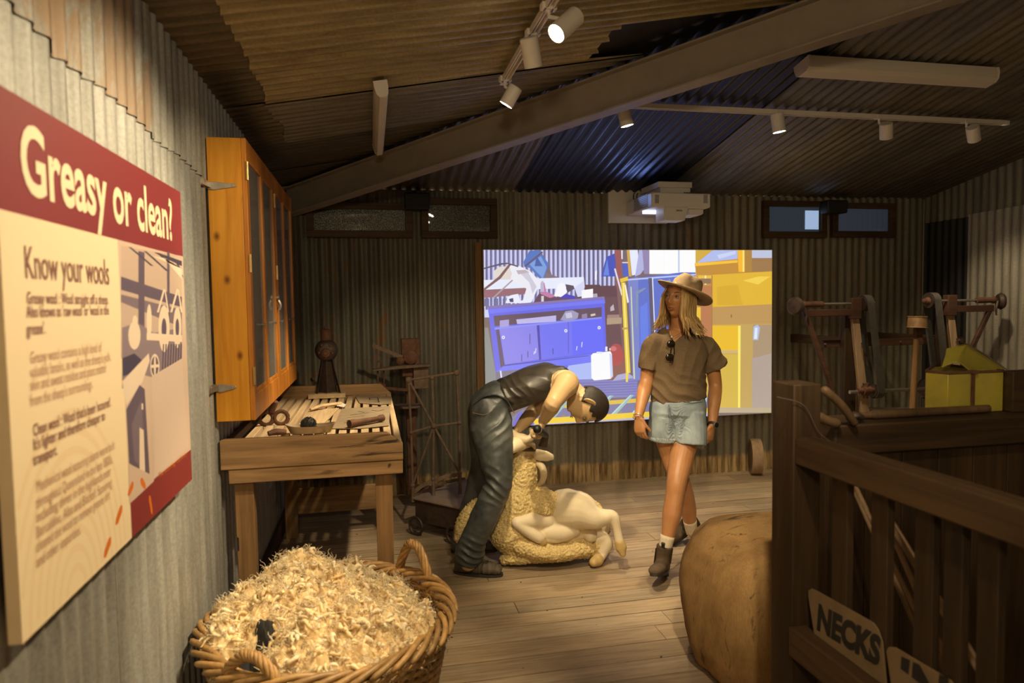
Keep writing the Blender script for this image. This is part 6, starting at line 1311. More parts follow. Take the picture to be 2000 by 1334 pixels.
# denim shorts with frayed hems
den, nt, bs, N, L = nmat('washed_denim'); f_ = noise_tex(nt, coords(nt), 9, 4, 0.6); r_ = ramp(nt, (0.21, 0.27, 0.31), (0.42, 0.49, 0.53), 0.3, 0.7); L.new(f_, r_.inputs[0])
wv = N.new('ShaderNodeTexWave'); wv.inputs['Scale'].default_value = 160; wv.inputs['Distortion'].default_value = 1; L.new(coords(nt), wv.inputs['Vector']); L.new(mix(nt, r_.outputs[0], (0.5, 0.55, 0.58), 0.08), bs.inputs['Base Color']); bs.inputs['Roughness'].default_value = 0.9; bs.inputs['Specular IOR Level'].default_value = 0.15; bump(nt, wv.outputs['Fac'], bs, 0.15, 0.001)
b = MB()
limb(b, [(1326, 772, 3.97), (1325, 792, 3.97), (1323, 808, 3.975), (1322, 830, 3.97)], [(0.150, 0.112), (0.162, 0.122), (0.165, 0.124), (0.150, 0.085)], n=32, round_ends=False)
limb(b, [(1300, 808, 3.985), (1298, 835, 4.0), (1298, 857, 4.01)], [(0.090, 0.110), (0.095, 0.106), (0.096, 0.102)], round_ends=False)
limb(b, [(1347, 808, 3.965), (1349, 840, 3.95), (1348, 868, 3.94)], [(0.088, 0.112), (0.090, 0.108), (0.091, 0.104)], round_ends=False)
limb(b, [(1322, 806, 3.97), (1322, 830, 3.97), (1322, 857, 3.975)], [(0.080, 0.113), (0.052, 0.101), (0.040, 0.098)], round_ends=False)
me = fuse(b, 0.005, 4); cr = P3(1322, 822, 3.9)
rumple(me, 0.0065, lambda p: 0.8*foldnoise(p, (p-cr).normalized()*0.2+EZ*0.9, 75, 8)*max(0.15, 1-(p-cr).length/0.17)+0.4*noise.noise(p*16))
sh = to_obj(me, 'shorts', den, woman)
b = MB(); fr = random.Random(3)
for (pts) in ([(1265, 856), (1278, 857), (1300, 859), (1321, 860)], [(1322, 864), (1345, 869), (1366, 871), (1376, 868)]):
    for i in range(60):
        t = fr.random()*3; k = min(int(t), 2); t -= k; x, y = [pts[k][q]*(1-t)+pts[k+1][q]*t for q in (0, 1)]
        p = P3(x, y-2, 3.885+0.012*abs(x-1320)/50+fr.random()*0.01); l_ = 0.006+0.012*fr.random()+(0.02*fr.random() if x > 1362 else 0)
        b.tube([p, p+V((fr.gauss(0, .003), fr.gauss(0, .003), -l_*0.5)), p+V((fr.gauss(0, .006), fr.gauss(0, .006), -l_))], [0.0011, 0.0009, 0.0004], 4)
b.build('frayed_hem', surf('pale_threads', (0.62, 0.66, 0.68), (0.5, 0.54, 0.56), 0.9, 0, 40, 0), sh)
dd = surf('denim_seam', (0.20, 0.24, 0.27), (0.15, 0.18, 0.2), 0.9, 0, 40, 0)
b = MB(); b.tube([P3(1306, 790, 3.851), P3(1306, 803, 3.844), P3(1309, 815, 3.846)], [(0.005, 0.002), (0.005, 0.002), (0.003, 0.002)], 6, ref=EF); b.build('fly_seam', dd, sh)
b = MB(); b.tube([P3(1334, 783, 3.838), P3(1350, 787, 3.85), P3(1371, 784, 3.885)], 0.0025, 6, smooth=4); b.build('pocket_edge', dd, sh)
# hat
hat_m = surf('fawn_felt', (0.50, 0.37, 0.23), (0.43, 0.31, 0.19), 0.95, 0, 60, 0.1, spec=0.1)
hx = (hu*0.93-hf*0.20+ER*0.24).normalized(); HB = P3(1336, 574, 3.955)
xb = (hf-hx*hf.dot(hx)).normalized(); yb2 = hx.cross(xb)
b = MB(); rs = []
prof = [(0.168, -0.004), (0.170, 0.000), (0.168, 0.004), (0.135, 0.004), (0.104, 0.006), (0.093, 0.012), (0.090, 0.030), (0.087, 0.060), (0.080, 0.088), (0.066, 0.108), (0.045, 0.116), (0.022, 0.117), (0.002, 0.117)]
for r_, z in prof+[]:
    row = []
    for k in range(72):
        a_ = 2*PI*k/72; cx_, sx_ = math.cos(a_), math.sin(a_); zz = z
        if r_ > 0.10: zz += 0.018*(r_/0.17)**2*abs(sx_)**2-0.006*(r_/0.17)*cx_      # brim curls up at the sides, dips in front
        kx, ky = (1.10, 0.94) if r_ < 0.10 else (1.04, 0.97)
        x_, y_ = r_*kx*cx_, r_*ky*sx_
        if z > 0.07:                                        # teardrop crease and front pinch
            zz -= 0.026*math.exp(-(y_/0.030)**2-((x_+0.005)/0.062)**2); pin = math.exp(-((x_-0.065)/0.035)**2-((abs(y_)-0.052)/0.026)**2); y_ *= 1-0.22*pin; zz -= 0.014*pin
            zz += 0.010*(x_ < 0)*(-x_/0.09)
        row.append(HB+xb*x_+yb2*y_+hx*zz)
    rs.append(row)
inner = [(0.090, 0.030), (0.098, 0.002), (0.135, -0.001)]
und = []
for r_, z in inner: und.append([HB+xb*r_*(1.08 if r_ < 0.11 else 1.04)*math.cos(2*PI*k/72)+yb2*r_*(0.92 if r_ < 0.11 else 0.97)*math.sin(2*PI*k/72)+hx*(z+(0.018*(r_/0.17)**2*math.sin(2*PI*k/72)**2-0.006*(r_/0.17)*math.cos(2*PI*k/72) if r_ > 0.1 else 0)) for k in range(72)])
b.rings(und+rs, True, False); hat = b.build('hat', hat_m, woman, ang=180)
b = MB(); b.rings([[HB+xb*(0.0945*1.10)*math.cos(2*PI*k/72)+yb2*(0.0945*0.94)*math.sin(2*PI*k/72)+hx*z for k in range(72)] for z in (0.010, 0.022)]+[[HB+xb*(0.0915*1.10)*math.cos(2*PI*k/72)+yb2*(0.0915*0.94)*math.sin(2*PI*k/72)+hx*0.023 for k in range(72)]], True, False); b.build('hat_band', surf('brown_cord', (0.12, 0.075, 0.04), (0.09, 0.055, 0.03), 0.8, 0, 60, 0.1), hat, ang=180)
# sunglasses hanging in the neckline, necklace, watch, bangles
gm = surf('black_acetate', (0.008, 0.007, 0.006), (0.02, 0.012, 0.006), 0.08, 0, 30, 0)
sg_ = MB(); sgo = None
for (x, y) in ((1310.5, 672), (1308, 698)):
    c = P3(x, y, 3.818); sg_.ell(c, (0.024, 0.022, 0.006), Matrix((ER, EZ, EF)).transposed(), 18, 10)
sg_.tube([P3(1311, 680, 3.815), P3(1310, 690, 3.815)], 0.004, 8); sunglasses = sg_.build('sunglasses', gm, woman, ang=60)
b = MB(); b.tube([P3(1313, 664, 3.82), P3(1317, 668, 3.83), P3(1317, 692, 3.835)], 0.0025, 6); b.tube([P3(1310, 708, 3.815), P3(1314, 710, 3.83), P3(1316, 694, 3.835)], 0.0025, 6); b.build('temple_arm', gm, sunglasses)
b = MB(); b.tube([P3(1308, 632, 3.95), P3(1308, 645, 3.90), P3(1312, 657, 3.865), P3(1330, 650, 3.905), P3(1341, 638, 3.95)], 0.0011, 5, smooth=8); nl = b.build('necklace', M['brass'], woman)
b = MB(); b.ell(P3(1312, 658, 3.86), (0.0045, 0.0045, 0.0055), None, 10, 8); b.build('pendant', surf('pearl', (0.8, 0.74, 0.66), (0.75, 0.7, 0.6), 0.2, 0, 9, 0), nl)
def wristring(c, d, r_, w_, n=24, a=0.0015):
    x, y = basis(d, EF); return [c+x*r_*math.cos(2*PI*k/n)+y*r_*math.sin(2*PI*k/n) for k in range(n+1)]
dW = (wr2-el2).normalized(); wc = wr2-dW*0.004
b = MB(); b.tube(wristring(wc, dW, 0.0275, 0), [(0.0022, 0.010)]*25, 6, cap=False); wt = b.build('watch', M['black'], woman)
fc = wc+(ER*0.45+EF*0.9).normalized()*0.0285; b = MB(); b.lathe([(0.001, -0.002), (0.0185, -0.002), (0.020, 0.001), (0.0195, 0.005), (0.0165, 0.007), (0.001, 0.007)], fc, (ER*0.45+EF*0.9), 24); b.build('watch_case', M['steel'], wt)
b = MB(); b.lathe([(0.0155, 0.0072), (0.001, 0.0078)], fc, (ER*0.45+EF*0.9), 20); b.build('watch_dial', M['black'], wt)
dL = (wl_-we_).normalized()
for k_, o_ in enumerate((0.0, 0.010)):
    b = MB(); b.tube(wristring(wl_+dL*(o_-0.004), (dL+ER*0.25*(k_-0.3)), 0.0285+0.001*k_, 0), 0.0021, 6, cap=False); b.build('bangle', surf('bangle_metal', (0.75, 0.58, 0.5), (0.6, 0.45, 0.38), 0.3, 0.6, 20, 0), woman)
# socks and boots
sock_m = surf('cream_ribbed_sock', (0.70, 0.60, 0.44), (0.60, 0.50, 0.36), 0.95, 0, 90, 0.3)
boot_m = surf('brown_suede_boot', (0.115, 0.080, 0.050), (0.070, 0.048, 0.030), 0.85, 0, 12, 0.15, spec=0.15)
sole_m = surf('dark_rubber_sole', (0.03, 0.024, 0.018), (0.02, 0.016, 0.012), 0.8, 0, 30, 0.1)
elas = surf('brown_elastic', (0.045, 0.020, 0.014), (0.03, 0.013, 0.01), 0.9, 0, 200, 0.2)
def boot(heel_, fwd, up_, shaft, s=1.0):
    f = V(fwd).normalized(); u = V(up_); u = (u-f*u.dot(f)).normalized(); r = f.cross(u); b = MB()
    def ring(y, z, hw, hh, t=0): return [heel_+(f*(y+t*math.sin(q))+r*(hw*math.cos(q))+u*(z+hh*math.sin(q)))*s for q in [2*PI*i/24 for i in range(24)]]
    b.rings([ring(-0.004, 0.045, 0.012, 0.016), ring(0.004, 0.050, 0.032, 0.034), ring(0.04, 0.062, 0.037, 0.046), ring(0.09, 0.062, 0.036, 0.046), ring(0.13, 0.050, 0.040, 0.036), ring(0.18, 0.044, 0.045, 0.030), ring(0.225, 0.041, 0.043, 0.026), ring(0.255, 0.036, 0.034, 0.020), ring(0.270, 0.033, 0.018, 0.012)])
    a0 = heel_+(f*0.055+u*0.075)*s; b.tube([a0-u*0.03, a0+(V(shaft)-a0)*0.5, V(shaft)], [(0.042*s, 0.054*s), (0.041*s, 0.050*s), (0.046*s, 0.052*s)], 20, ref=f)
    me = fuse(b, 0.0042, 4); o = to_obj(me, 'boot', boot_m, woman)
    def srow(z, k): return [heel_+(f*y+r*x*k+u*z)*s for x, y in outline]
    outline = []
    for i in range(40):
        q = 2*PI*i/40; y = 0.133+0.146*math.cos(q); w_ = 0.042*(1-0.22*((y-0.19)/0.2)**2)*(0.86 if y < 0.1 else 1.0); outline.append((w_*math.copysign(abs(math.sin(q))**0.75, math.sin(q)), y))
    sb = MB(); sb.rings([srow(0.012, 0.97), srow(0.017, 1.02), srow(0.026, 1.02), srow(0.030, 0.97)]); 
    hb = [(x, y) for x, y in outline]; sb.rings([[heel_+(f*min(y, 0.075)+r*x*0.94+u*z)*s for x, y in outline] for z in (0.0, 0.0125)]); sb.build('sole', sole_m, o, ang=50)
    for sg in (-1, 1):
        eb = MB(); m0 = a0+(V(shaft)-a0)*0.40; dsh = (V(shaft)-a0).normalized(); sv = r*sg
        eb.prism([m0+sv*0.0425*s-f*0.030*s+dsh*0.045*s, m0+sv*0.0425*s+f*0.022*s+dsh*0.045*s, m0+sv*0.044*s+f*0.010*s-dsh*0.045*s, m0+sv*0.044*s-f*0.018*s-dsh*0.045*s], sv*0.0035); eb.build('elastic_panel', elas, o, bevel=0.001)
    for sg in (-1, 1):
        tb = MB(); t0 = V(shaft)+f*0.047*s*sg-u*0.01; tb.tube([t0, t0+(V(shaft)-a0).normalized()*0.03+f*sg*0.006, t0+(V(shaft)-a0).normalized()*0.022+f*sg*0.016], [(0.010, 0.0025)]*3, 8, ref=f, smooth=3); tb.build('pull_tab', sole_m, o)
    return o
ff = (EF*0.90-ER*0.42+EZ*0.30).normalized(); fu = (EZ*1.0-EF*0.25).normalized()
FA2 = P3(1303, 1052, 3.79)
boot(heel+EZ*0.004-EF*0.02, ff, fu, P3(1298, 1066, 3.815), 0.97)
bf = (toe2-BA_).normalized(); bf = (-ER*0.80+EF*0.40-EZ*0.42).normalized(); bu = (EZ*0.9-ER*0.40+EF*0.1)
bu = (bu-bf*bu.dot(bf)).normalized()
tipg = at(1310, 1066, Z=0.0); hb_ = tipg-bf*0.255*0.97+EZ*0.004-bu*0.012
bsh = hb_+(bf*0.055+bu*0.075)*0.97+(BA_-EZ*0.0-(hb_+(bf*0.055+bu*0.075)*0.97)).normalized()*0.085
boot(hb_, bf, bu, bsh, 0.97)
b = MB(); b.tube([P3(1297, 1088, 3.825), P3(1300, 1066, 3.822), P3(1304, 1046, 3.825)], [0.033, 0.037, 0.041], 18, smooth=3, ref=EF); b.build('sock', sock_m, woman, ang=180)
dK = (P3(1343, 990, 4.12)-BA_).normalized(); b = MB(); b.tube([BA_-dK*0.05, BA_, BA_+dK*0.045], [0.034, 0.038, 0.041], 18, ref=EF, smooth=3); b.build('sock', sock_m, woman, ang=180)

# ---------------------------------------------------------------- shearer mannequin bent over a ram
man = thing('shearer_mannequin', at(930, 1126, Z=0), 'life size shearer figure in dark singlet and jeans bent over the sheep', 'mannequin')
mskin = surf('painted_skin', (0.62, 0.42, 0.215), (0.56, 0.37, 0.185), 0.38, 0, 6, 0.02)
b = MB(); MHC = P3(1147, 789, 3.94); mu = (ER*0.93-EZ*0.34+EF*0.05).normalized(); mf = (-ER*0.34-EZ*0.93+EF*0.08).normalized()
rs, mf, mu, mr = head_rings(MHC, mf, mu, 1.02, False); b.rings(rs)
for sg in (-1, 1): ear(b, MHC, mf, mu, mr, sg, 1.08, 0.9)
limb(b, [MHC-mu*0.045-mf*0.012, (1120, 766, 3.96), (1098, 752, 3.98)], [0.056, 0.062, 0.085])
limb(b, [(955, 815, 4.0), (972, 782, 4.0), (1000, 765, 3.99), (1035, 752, 3.98), (1072, 744, 3.98), (1104, 748, 3.98)], [(0.10, 0.15), (0.090, 0.14), (0.090, 0.145), (0.094, 0.165), (0.095, 0.17), (0.065, 0.13)], ref=EF)
RS, RE, RW = P3(1106, 749, 3.79), P3(1082, 785, 3.64), P3(1061, 822, 3.76)
limb(b, [P3(1092, 747, 3.9), RS, RS.lerp(RE, 0.45), RE, RE.lerp(RW, 0.3), RE.lerp(RW, 0.75), RW], [0.072, 0.074, 0.057, 0.046, 0.046, 0.034, 0.028])
LS, LE, LW = P3(1100, 752, 4.16), P3(1045, 800, 4.22), P3(1012, 838, 4.08)
limb(b, [P3(1092, 747, 4.06), LS, LS.lerp(LE, 0.5), LE, LE.lerp(LW, 0.5), LW], [0.07, 0.072, 0.055, 0.045, 0.042, 0.028])
hand(b, RW+(RW-RE).normalized()*0.004, (-EZ*0.95-ER*0.25+EF*0.05), (ER*-0.2+EF*-0.95), (-ER*0.9-EF*0.3+EZ*0.1), 1.05, 1.02, 0.6, 0.5, 0.5)
hand(b, LW, (-EZ*0.7-ER*0.5+EF*0.4), (EF*0.8+EZ*0.2), (-EZ*0.5+ER*0.3+EF*0.4), 0.45, 1.0, 0.6)
limb(b, [(952, 812, 3.90), (962, 870, 3.88), (973, 935, 3.84), (952, 1000, 3.85), (925, 1060, 3.86), (915, 1100, 3.88)], [0.095, 0.085, 0.062, 0.058, 0.045, 0.045])
limb(b, [(946, 812, 4.10), (945, 870, 4.12), (942, 930, 4.12), (925, 985, 4.18), (908, 1040, 4.24), (905, 1066, 4.25)], [0.095, 0.085, 0.062, 0.058, 0.045, 0.045])
mb_ = to_obj(fuse(b, 0.0042, 3), 'body', mskin, man)
# cropped painted hair
hm = surf('painted_dark_hair', (0.030, 0.021, 0.015), (0.014, 0.010, 0.008), 0.55, 0, 120, 0.5)
b = MB(); rs, _, _, _ = head_rings(MHC, mf, mu, 1.02, False, 96, 80)
g_ = []
bm = bmesh.new()
allr = [[bm.verts.new(p+((p-MHC).normalized()*0.004)) for p in row] for row in rs]
for j in range(len(rs)-1):
    for i in range(96):
        a_, b2, c2, d2 = allr[j][i], allr[j][(i+1) % 96], allr[j+1][(i+1) % 96], allr[j+1][i]
        c = (a_.co+b2.co+c2.co+d2.co)/4-MHC; x, y, z = c.dot(mr), c.dot(mf), c.dot(mu); w_ = 0.005*math.sin(x*240)+0.004*math.sin(z*190+x*80)
        temple = abs(x) > 0.045
        if (z > 0.074+w_ and y > 0.03) or (y <= 0.03 and y > -0.005 and z > 0.018+w_ and not (abs(x) > 0.05 and z < 0.012)) or (y <= -0.005 and z > -0.040+w_) or (temple and y < 0.045+w_ and z > 0.040):
            try: bm.faces.new((a_, b2, c2, d2))
            except ValueError: pass
for v in [v for v in bm.verts if not v.link_faces]: bm.verts.remove(v)
me = bpy.data.meshes.new('hair'); bm.to_mesh(me); bm.free(); ho = to_obj(me, 'hair', hm, man); so = ho.modifiers.new('t', 'SOLIDIFY'); so.thickness = 0.008; so.offset = -0.8
eyes(MHC, mf, mu, mr, man, 1.02, 0.078, 0.0085, (mf-mu*0.3), (0.02, 0.015, 0.01), M['black'], (0.20, 0.15, 0.09))
brows(MHC, mf, mu, mr, man, hm, 1.02, 0.099, 0.029, 0.003)
b = MB()
for zc_, th_ in ((-0.0545, 0.0020), (-0.0655, 0.0028)):
    pts = [MHC+(mr*(0.022*k)+mf*(0.1015-0.014*k*k)+mu*(zc_+0.005*k*k*(-1 if zc_ > -0.06 else 1)))*1.02 for k in [-1+i/5 for i in range(11)]]; b.tube(pts, [0.0006]+[th_]*9+[0.0006], 7)
b.build('lips', surf('painted_lips', (0.52, 0.29, 0.15), (0.46, 0.25, 0.13), 0.4, 0, 20, 0), man, ang=180)
# singlet
sing = surf('dark_singlet', (0.050, 0.042, 0.033), (0.024, 0.020, 0.017), 0.42, 0, 10, 0.1)
b = MB(); limb(b, [(962, 795, 4.0), (976, 778, 4.0), (1003, 765, 3.99), (1036, 752, 3.98), (1068, 742, 3.98), (1092, 741, 3.98)], [(0.108, 0.155), (0.102, 0.152), (0.104, 0.158), (0.108, 0.178), (0.104, 0.175), (0.080, 0.125)], ref=EF, n=36, round_ends=False)
limb(b, [(1075, 738, 3.90), (1098, 735, 3.90), (1112, 742, 3.92)], [0.070, 0.058, 0.030]); limb(b, [(1075, 738, 4.06), (1098, 735, 4.06), (1112, 742, 4.06)], [0.070, 0.058, 0.030])
me = fuse(b, 0.005, 5); wst = P3(985, 775, 3.85)
rumple(me, 0.006, lambda p: 0.9*foldnoise(p, (ER*0.8+EZ*0.6).normalized(), 60, 6)*max(0, 1-(p-wst).length/0.2)+0.5*noise.noise(p*12)+0.3*foldnoise(p, EZ, 50, 5))
to_obj(me, 'singlet', sing, man)
# jeans
jean = surf('dark_jeans', (0.105, 0.112, 0.108), (0.030, 0.035, 0.038), 0.46, 0, 7, 0.12)
b = MB()
limb(b, [(990, 772, 3.99), (972, 780, 3.99), (956, 797, 4.0), (952, 820, 4.0)], [(0.095, 0.15), (0.112, 0.162), (0.115, 0.17), (0.095, 0.16)], ref=EF, n=32, round_ends=False)
limb(b, [(956, 800, 3.91), (960, 830, 3.89), (964, 862, 3.87), (970, 905, 3.85), (974, 940, 3.83), (961, 975, 3.84), (945, 1015, 3.85), (926, 1050, 3.865), (919, 1074, 3.875), (915, 1085, 3.88)], [(0.112, 0.105), (0.122, 0.105), (0.115, 0.10), (0.092, 0.09), (0.077, 0.078), (0.080, 0.078), (0.080, 0.075), (0.076, 0.072), (0.086, 0.078), (0.082, 0.074)], n=28)
limb(b, [(950, 800, 4.09), (950, 850, 4.11), (948, 905, 4.12), (938, 945, 4.14), (925, 985, 4.19), (910, 1035, 4.24), (906, 1060, 4.25)], [0.110, 0.105, 0.090, 0.078, 0.075, 0.072, 0.078], n=28)
me = fuse(b, 0.0052, 4); kn = P3(965, 950, 3.78); hp_ = P3(965, 820, 3.78); an = P3(918, 1085, 3.8)
rumple(me, 0.0105, lambda p: 0.75*foldnoise(p, (EZ*0.8+ER*0.45).normalized(), 62, 7)*max(0, 1-(p-kn).length/0.15)+0.7*foldnoise(p, (EZ*0.7-ER*0.6).normalized(), 55, 6)*max(0, 1-(p-hp_).length/0.2)+1.0*foldnoise(p, (EZ*0.95+ER*0.2).normalized(), 85, 5)*max(0, 1-(p-an).length/0.14)+0.6*noise.noise(p*9)+0.25*noise.noise(p*28))
jo = to_obj(me, 'jeans', jean, man)
b = MB(); b.tube([P3(926, 788, 3.86), P3(945, 775, 3.835), P3(968, 771, 3.83), P3(990, 782, 3.835), P3(1004, 806, 3.85)], [(0.0025, 0.016)]*5, 6, ref=EF, smooth=5); b.build('waistband', jean, jo)
b = MB(); b.tube([P3(984, 775, 3.825), P3(994, 784, 3.825)], [(0.002, 0.008)]*2, 6, ref=EF); b.build('belt_loop', jean, jo)
b = MB(); b.tube([P3(923, 806, 3.83), P3(945, 810, 3.79), P3(962, 802, 3.78)], 0.0018, 5, smooth=5); b.build('pocket_stitching', surf('stitching', (0.22, 0.17, 0.1), (0.15, 0.12, 0.07), 0.8, 0, 60, 0), jo)
# shoes
shm = surf('dusty_work_boot', (0.120, 0.092, 0.060), (0.055, 0.043, 0.030), 0.7, 0, 22, 0.4)
def workshoe(h_, f, s=1.0):
    f = V(f).normalized(); u = EZ; r = f.cross(u); b = MB()
    def ring(y, z, hw, hh): return [h_+(f*y+r*hw*math.cos(q)+u*(z+hh*math.sin(q)))*s for q in [2*PI*i/24 for i in range(24)]]
    b.rings([ring(-0.005, 0.04, 0.015, 0.025), ring(0.005, 0.046, 0.036, 0.044), ring(0.05, 0.056, 0.042, 0.054), ring(0.10, 0.056, 0.043, 0.054), ring(0.14, 0.047, 0.046, 0.044), ring(0.19, 0.042, 0.049, 0.038), ring(0.24, 0.040, 0.048, 0.034), ring(0.27, 0.036, 0.038, 0.026), ring(0.285, 0.032, 0.02, 0.015)])
    b.tube([h_+f*0.06*s+u*0.05, h_+f*0.055*s+u*0.13], [0.05, 0.052], 20, ref=f)
    me = fuse(b, 0.0045, 3); rumple(me, 0.004, lambda p: noise.noise(p*30)+0.6*foldnoise(p, f, 120, 6)*(1 if (p-h_).dot(f) > 0.14 else 0)); o = to_obj(me, 'work_boot', shm, man)
    sb = MB(); ol = []
    for i in range(40):
        q = 2*PI*i/40; y = 0.140+0.150*math.cos(q); ol.append((0.050*(1-0.18*((y-0.2)/0.2)**2)*math.copysign(abs(math.sin(q))**0.7, math.sin(q)), y))
    sb.rings([[h_+(f*y+r*x+u*z)*s for x, y in ol] for z in (0.0, 0.014)]); sb.build('sole', sole_m, o, ang=50)
    lb = MB()
    for k in range(5): c = h_+f*(0.13+0.022*k)*s+u*(0.100-0.008*k)*s; lb.tube([c-r*0.02, c+u*0.006, c+r*0.02], 0.003, 6, smooth=3)
    lb.build('laces', shm, o)
hn = at(890, 1118, Z=0); workshoe(hn, (ER*0.97+EF*0.22), 0.97)
hfr = at(884, 1078, Z=0); workshoe(hfr, (ER*0.97-EF*0.05), 0.97)
# shearing handpiece in his fist
hp0 = RW+(RW-RE).normalized()*0.004+(-EZ*0.95-ER*0.25)*0.085
hpc = P3(1056, 846, 3.74); q0 = P3(1049, 838, 3.66); q1 = P3(1066, 850, 3.84); q2 = P3(1060, 872, 3.90)
hnd = thing('shearing_handpiece', hpc, 'black electric shearing handpiece gripped in the mannequin fist', 'handpiece')
b = MB(); b.tube([q0, q0.lerp(q1, 0.3), q0.lerp(q1, 0.7), q1], [0.023, 0.0225, 0.020, 0.017], 18, round_ends=True); b.build('barrel', M['black'], hnd)
b = MB(); b.tube([q1, q2], [(0.018, 0.012), (0.026, 0.006)], 12, ref=EF); b.build('comb_head', M['iron'], hnd)
b = MB(); dq = (q1-q0).normalized(); b.lathe([(0.0245, -0.004), (0.026, 0.0), (0.0245, 0.004)], q0+dq*0.012, dq, 20); b.build('ferrule', M['steel'], hnd)

# ---------------------------------------------------------------- ram statue, half shorn
ram = thing('ram_statue', at(1080, 1085, Z=0), 'life size half shorn ram statue sitting against the shearer figure', 'sheep')
shorn = surf('shorn_skin', (0.74, 0.63, 0.44), (0.66, 0.54, 0.35), 0.6, 0, 7, 0.05)
hoofm = surf('hoof_horn', (0.58, 0.41, 0.17), (0.48, 0.33, 0.13), 0.45, 0, 10, 0.05)
b = MB(); UPR = EZ
def bl(pts, rad, **k): limb(b, pts, rad, **k)
bl([(1010, 1040, 4.12), (1055, 1030, 4.13), (1095, 1018, 4.16), (1130, 1012, 4.19), (1160, 1022, 4.20)], [(0.15, 0.15), (0.165, 0.17), (0.172, 0.18), (0.165, 0.17), (0.10, 0.12)], n=28)
bl([(1105, 995, 4.07), (1135, 1000, 4.02), (1162, 1011, 3.97), (1182, 1010, 3.96), (1198, 1010, 3.95), (1205, 1035, 3.94), (1210, 1062, 3.93)], [0.125, 0.112, 0.070, 0.047, 0.034, 0.025, 0.028])
bl([(1130, 1045, 4.15), (1165, 1052, 4.12), (1186, 1060, 4.08), (1178, 1078, 4.04), (1168, 1092, 4.02)], [0.09, 0.065, 0.036, 0.031, 0.033])
bl([(1068, 1016, 4.02), (1038, 1016, 3.97), (1011, 1021, 3.94)], [0.060, 0.048, 0.036]); bl([(1010, 1021, 3.94), (1030, 1037, 3.94), (1052, 1050, 3.95), (1058, 1056, 3.96)], [0.036, 0.032, 0.034, 0.024])
bl([(1065, 1040, 4.0), (1095, 1040, 4.0), (1120, 1035, 4.02)], [0.05, 0.058, 0.045]); bl([(1064, 1052, 3.98), (1090, 1052, 3.98), (1118, 1042, 4.0)], [0.022, 0.026, 0.018])
bl([(1152, 1038, 4.05), (1153, 1046, 4.04)], [0.044, 0.042])
# neck core and head, thrown back against the man's thigh
bl([(1012, 1020, 4.10), (1014, 950, 4.10), (1018, 900, 4.08)], [0.12, 0.095, 0.08])
bl([(1022, 882, 4.07), (1018, 866, 4.00), (1008, 868, 3.93), (998, 876, 3.90)], [(0.070, 0.07), (0.060, 0.066), (0.045, 0.048), (0.034, 0.036)])
bl([(1038, 890, 4.05), (1052, 889, 4.02), (1068, 891, 4.0), (1080, 893, 3.99)], [(0.010, 0.030), (0.012, 0.044), (0.012, 0.040), (0.008, 0.022)], ref=(EF*0.5+EZ))
ro = to_obj(fuse(b, 0.0055, 3), 'body', shorn, ram)
b = MB(); limb(b, [(1210, 1060, 3.93), (1213, 1070, 3.925), (1216, 1081, 3.92)], [0.030, (0.034, 0.028), (0.020, 0.02)]); b.build('hoof', hoofm, ram, ang=180)
b = MB(); limb(b, [(1171, 1086, 4.03), (1166, 1094, 4.01), (1160, 1098, 3.985)], [0.034, 0.038, 0.028]); b.build('hoof', hoofm, ram, ang=180)
b = MB(); limb(b, [(1054, 1051, 3.955), (1060, 1058, 3.955)], [0.032, 0.024]); b.build('hoof', hoofm, ram, ang=180)
hornm = surf('ram_horn', (0.58, 0.47, 0.30), (0.44, 0.34, 0.2), 0.5, 0, 12, 0.3)
b = MB(); limb(b, [(1000, 848, 3.98), (1010, 855, 3.95), (1024, 859, 3.93), (1036, 856, 3.93), (1040, 847, 3.95), (1036, 838, 3.98)], [0.030, 0.030, 0.027, 0.022, 0.017, 0.009], sm=6); limb(b, [(1014, 866, 3.94), (1028, 864, 3.93), (1040, 868, 3.95), (1044, 876, 3.99)], [0.014, 0.016, 0.014, 0.008]); b.build('horn', hornm, ram, ang=180)
b = MB(); limb(b, [(1048, 905, 4.06), (1058, 912, 4.03), (1062, 926, 4.02), (1059, 940, 4.03), (1050, 950, 4.06)], [0.016, 0.022, 0.021, 0.017, 0.009], sm=6); b.build('horn', hornm, ram, ang=180)
b = MB(); limb(b, [(1003, 876, 3.94), (1024, 877, 3.95), (1043, 878, 4.0)], [0.012, 0.014, 0.012]); b.build('neck_shadow_band', surf('neck_shadow_brown', (0.10, 0.06, 0.03), (0.07, 0.04, 0.02), 0.7, 0, 20, 0.1), ram, ang=180)  # dark tube standing in for the shadow band at the neck
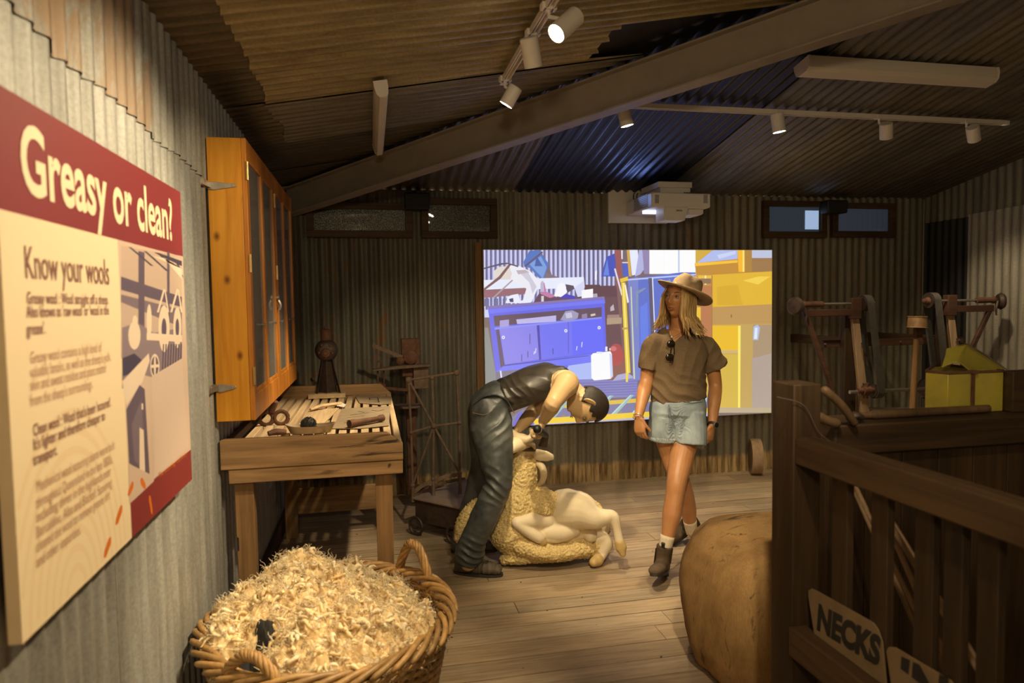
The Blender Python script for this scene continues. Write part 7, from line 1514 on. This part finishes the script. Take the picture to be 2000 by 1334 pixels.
# unshorn fleece: neck, brisket, the shorn roll on the floor and the clump behind the man's shin
b = MB()
bl([(1018, 886, 4.07), (1020, 915, 4.06), (1017, 945, 4.06), (1012, 975, 4.06), (1008, 1010, 4.06)], [(0.078, 0.085), (0.086, 0.09), (0.096, 0.10), (0.125, 0.12), (0.135, 0.13)], n=24)
bl([(1030, 975, 4.06), (1060, 985, 4.05), (1082, 985, 4.05)], [0.09, 0.105, 0.075]); bl([(995, 1010, 4.08), (1000, 1040, 4.06), (1015, 1066, 4.06)], [0.13, 0.135, 0.10])
bl([(1020, 1060, 4.04), (1060, 1072, 4.03), (1100, 1072, 4.05), (1140, 1066, 4.08), (1180, 1072, 4.12)], [(0.075, 0.12), (0.062, 0.12), (0.062, 0.11), (0.055, 0.10), (0.030, 0.05)], n=24)
bl([(985, 1092, 4.02), (1010, 1090, 4.0), (1050, 1088, 4.0), (1085, 1085, 4.01), (1100, 1082, 4.02), (1130, 1079, 4.04), (1160, 1080, 4.06)], [0.030, 0.036, 0.034, 0.038, 0.034, 0.038, 0.030])
bl([(1135, 985, 4.22), (1160, 1000, 4.22), (1170, 1030, 4.2)], [0.06, 0.06, 0.07])
bl([(935, 985, 4.06), (915, 1005, 4.05), (903, 1030, 4.04), (898, 1050, 4.04)], [0.04, 0.045, 0.045, 0.036])
me = fuse(b, 0.0055, 2)
for v in me.vertices:
    if v.co.z < 0.004: v.co.z = 0.004
me.update()
def wooln(p):
    q = p+V((1, 1, 1))*0.01*noise.noise(p*30); return 0.45*noise.noise(q*22)+0.9*noise.noise(V((q.x*75, q.y*75, q.z*110)))+0.7*noise.noise(q*150)
rumple(me, 0.0085, wooln)
fm, nt, bs, N, L = nmat('statue_fleece'); f_ = noise_tex(nt, coords(nt, (1, 1, 1.5)), 120, 3, 0.6); r_ = ramp(nt, (0.44, 0.305, 0.11), (0.72, 0.56, 0.27), 0.35, 0.6); L.new(f_, r_.inputs[0]); L.new(r_.outputs[0], bs.inputs['Base Color']); bs.inputs['Roughness'].default_value = 0.75; bs.inputs['Specular IOR Level'].default_value = 0.2; bump(nt, f_, bs, 0.3, 0.004)
to_obj(me, 'fleece', fm, ram)
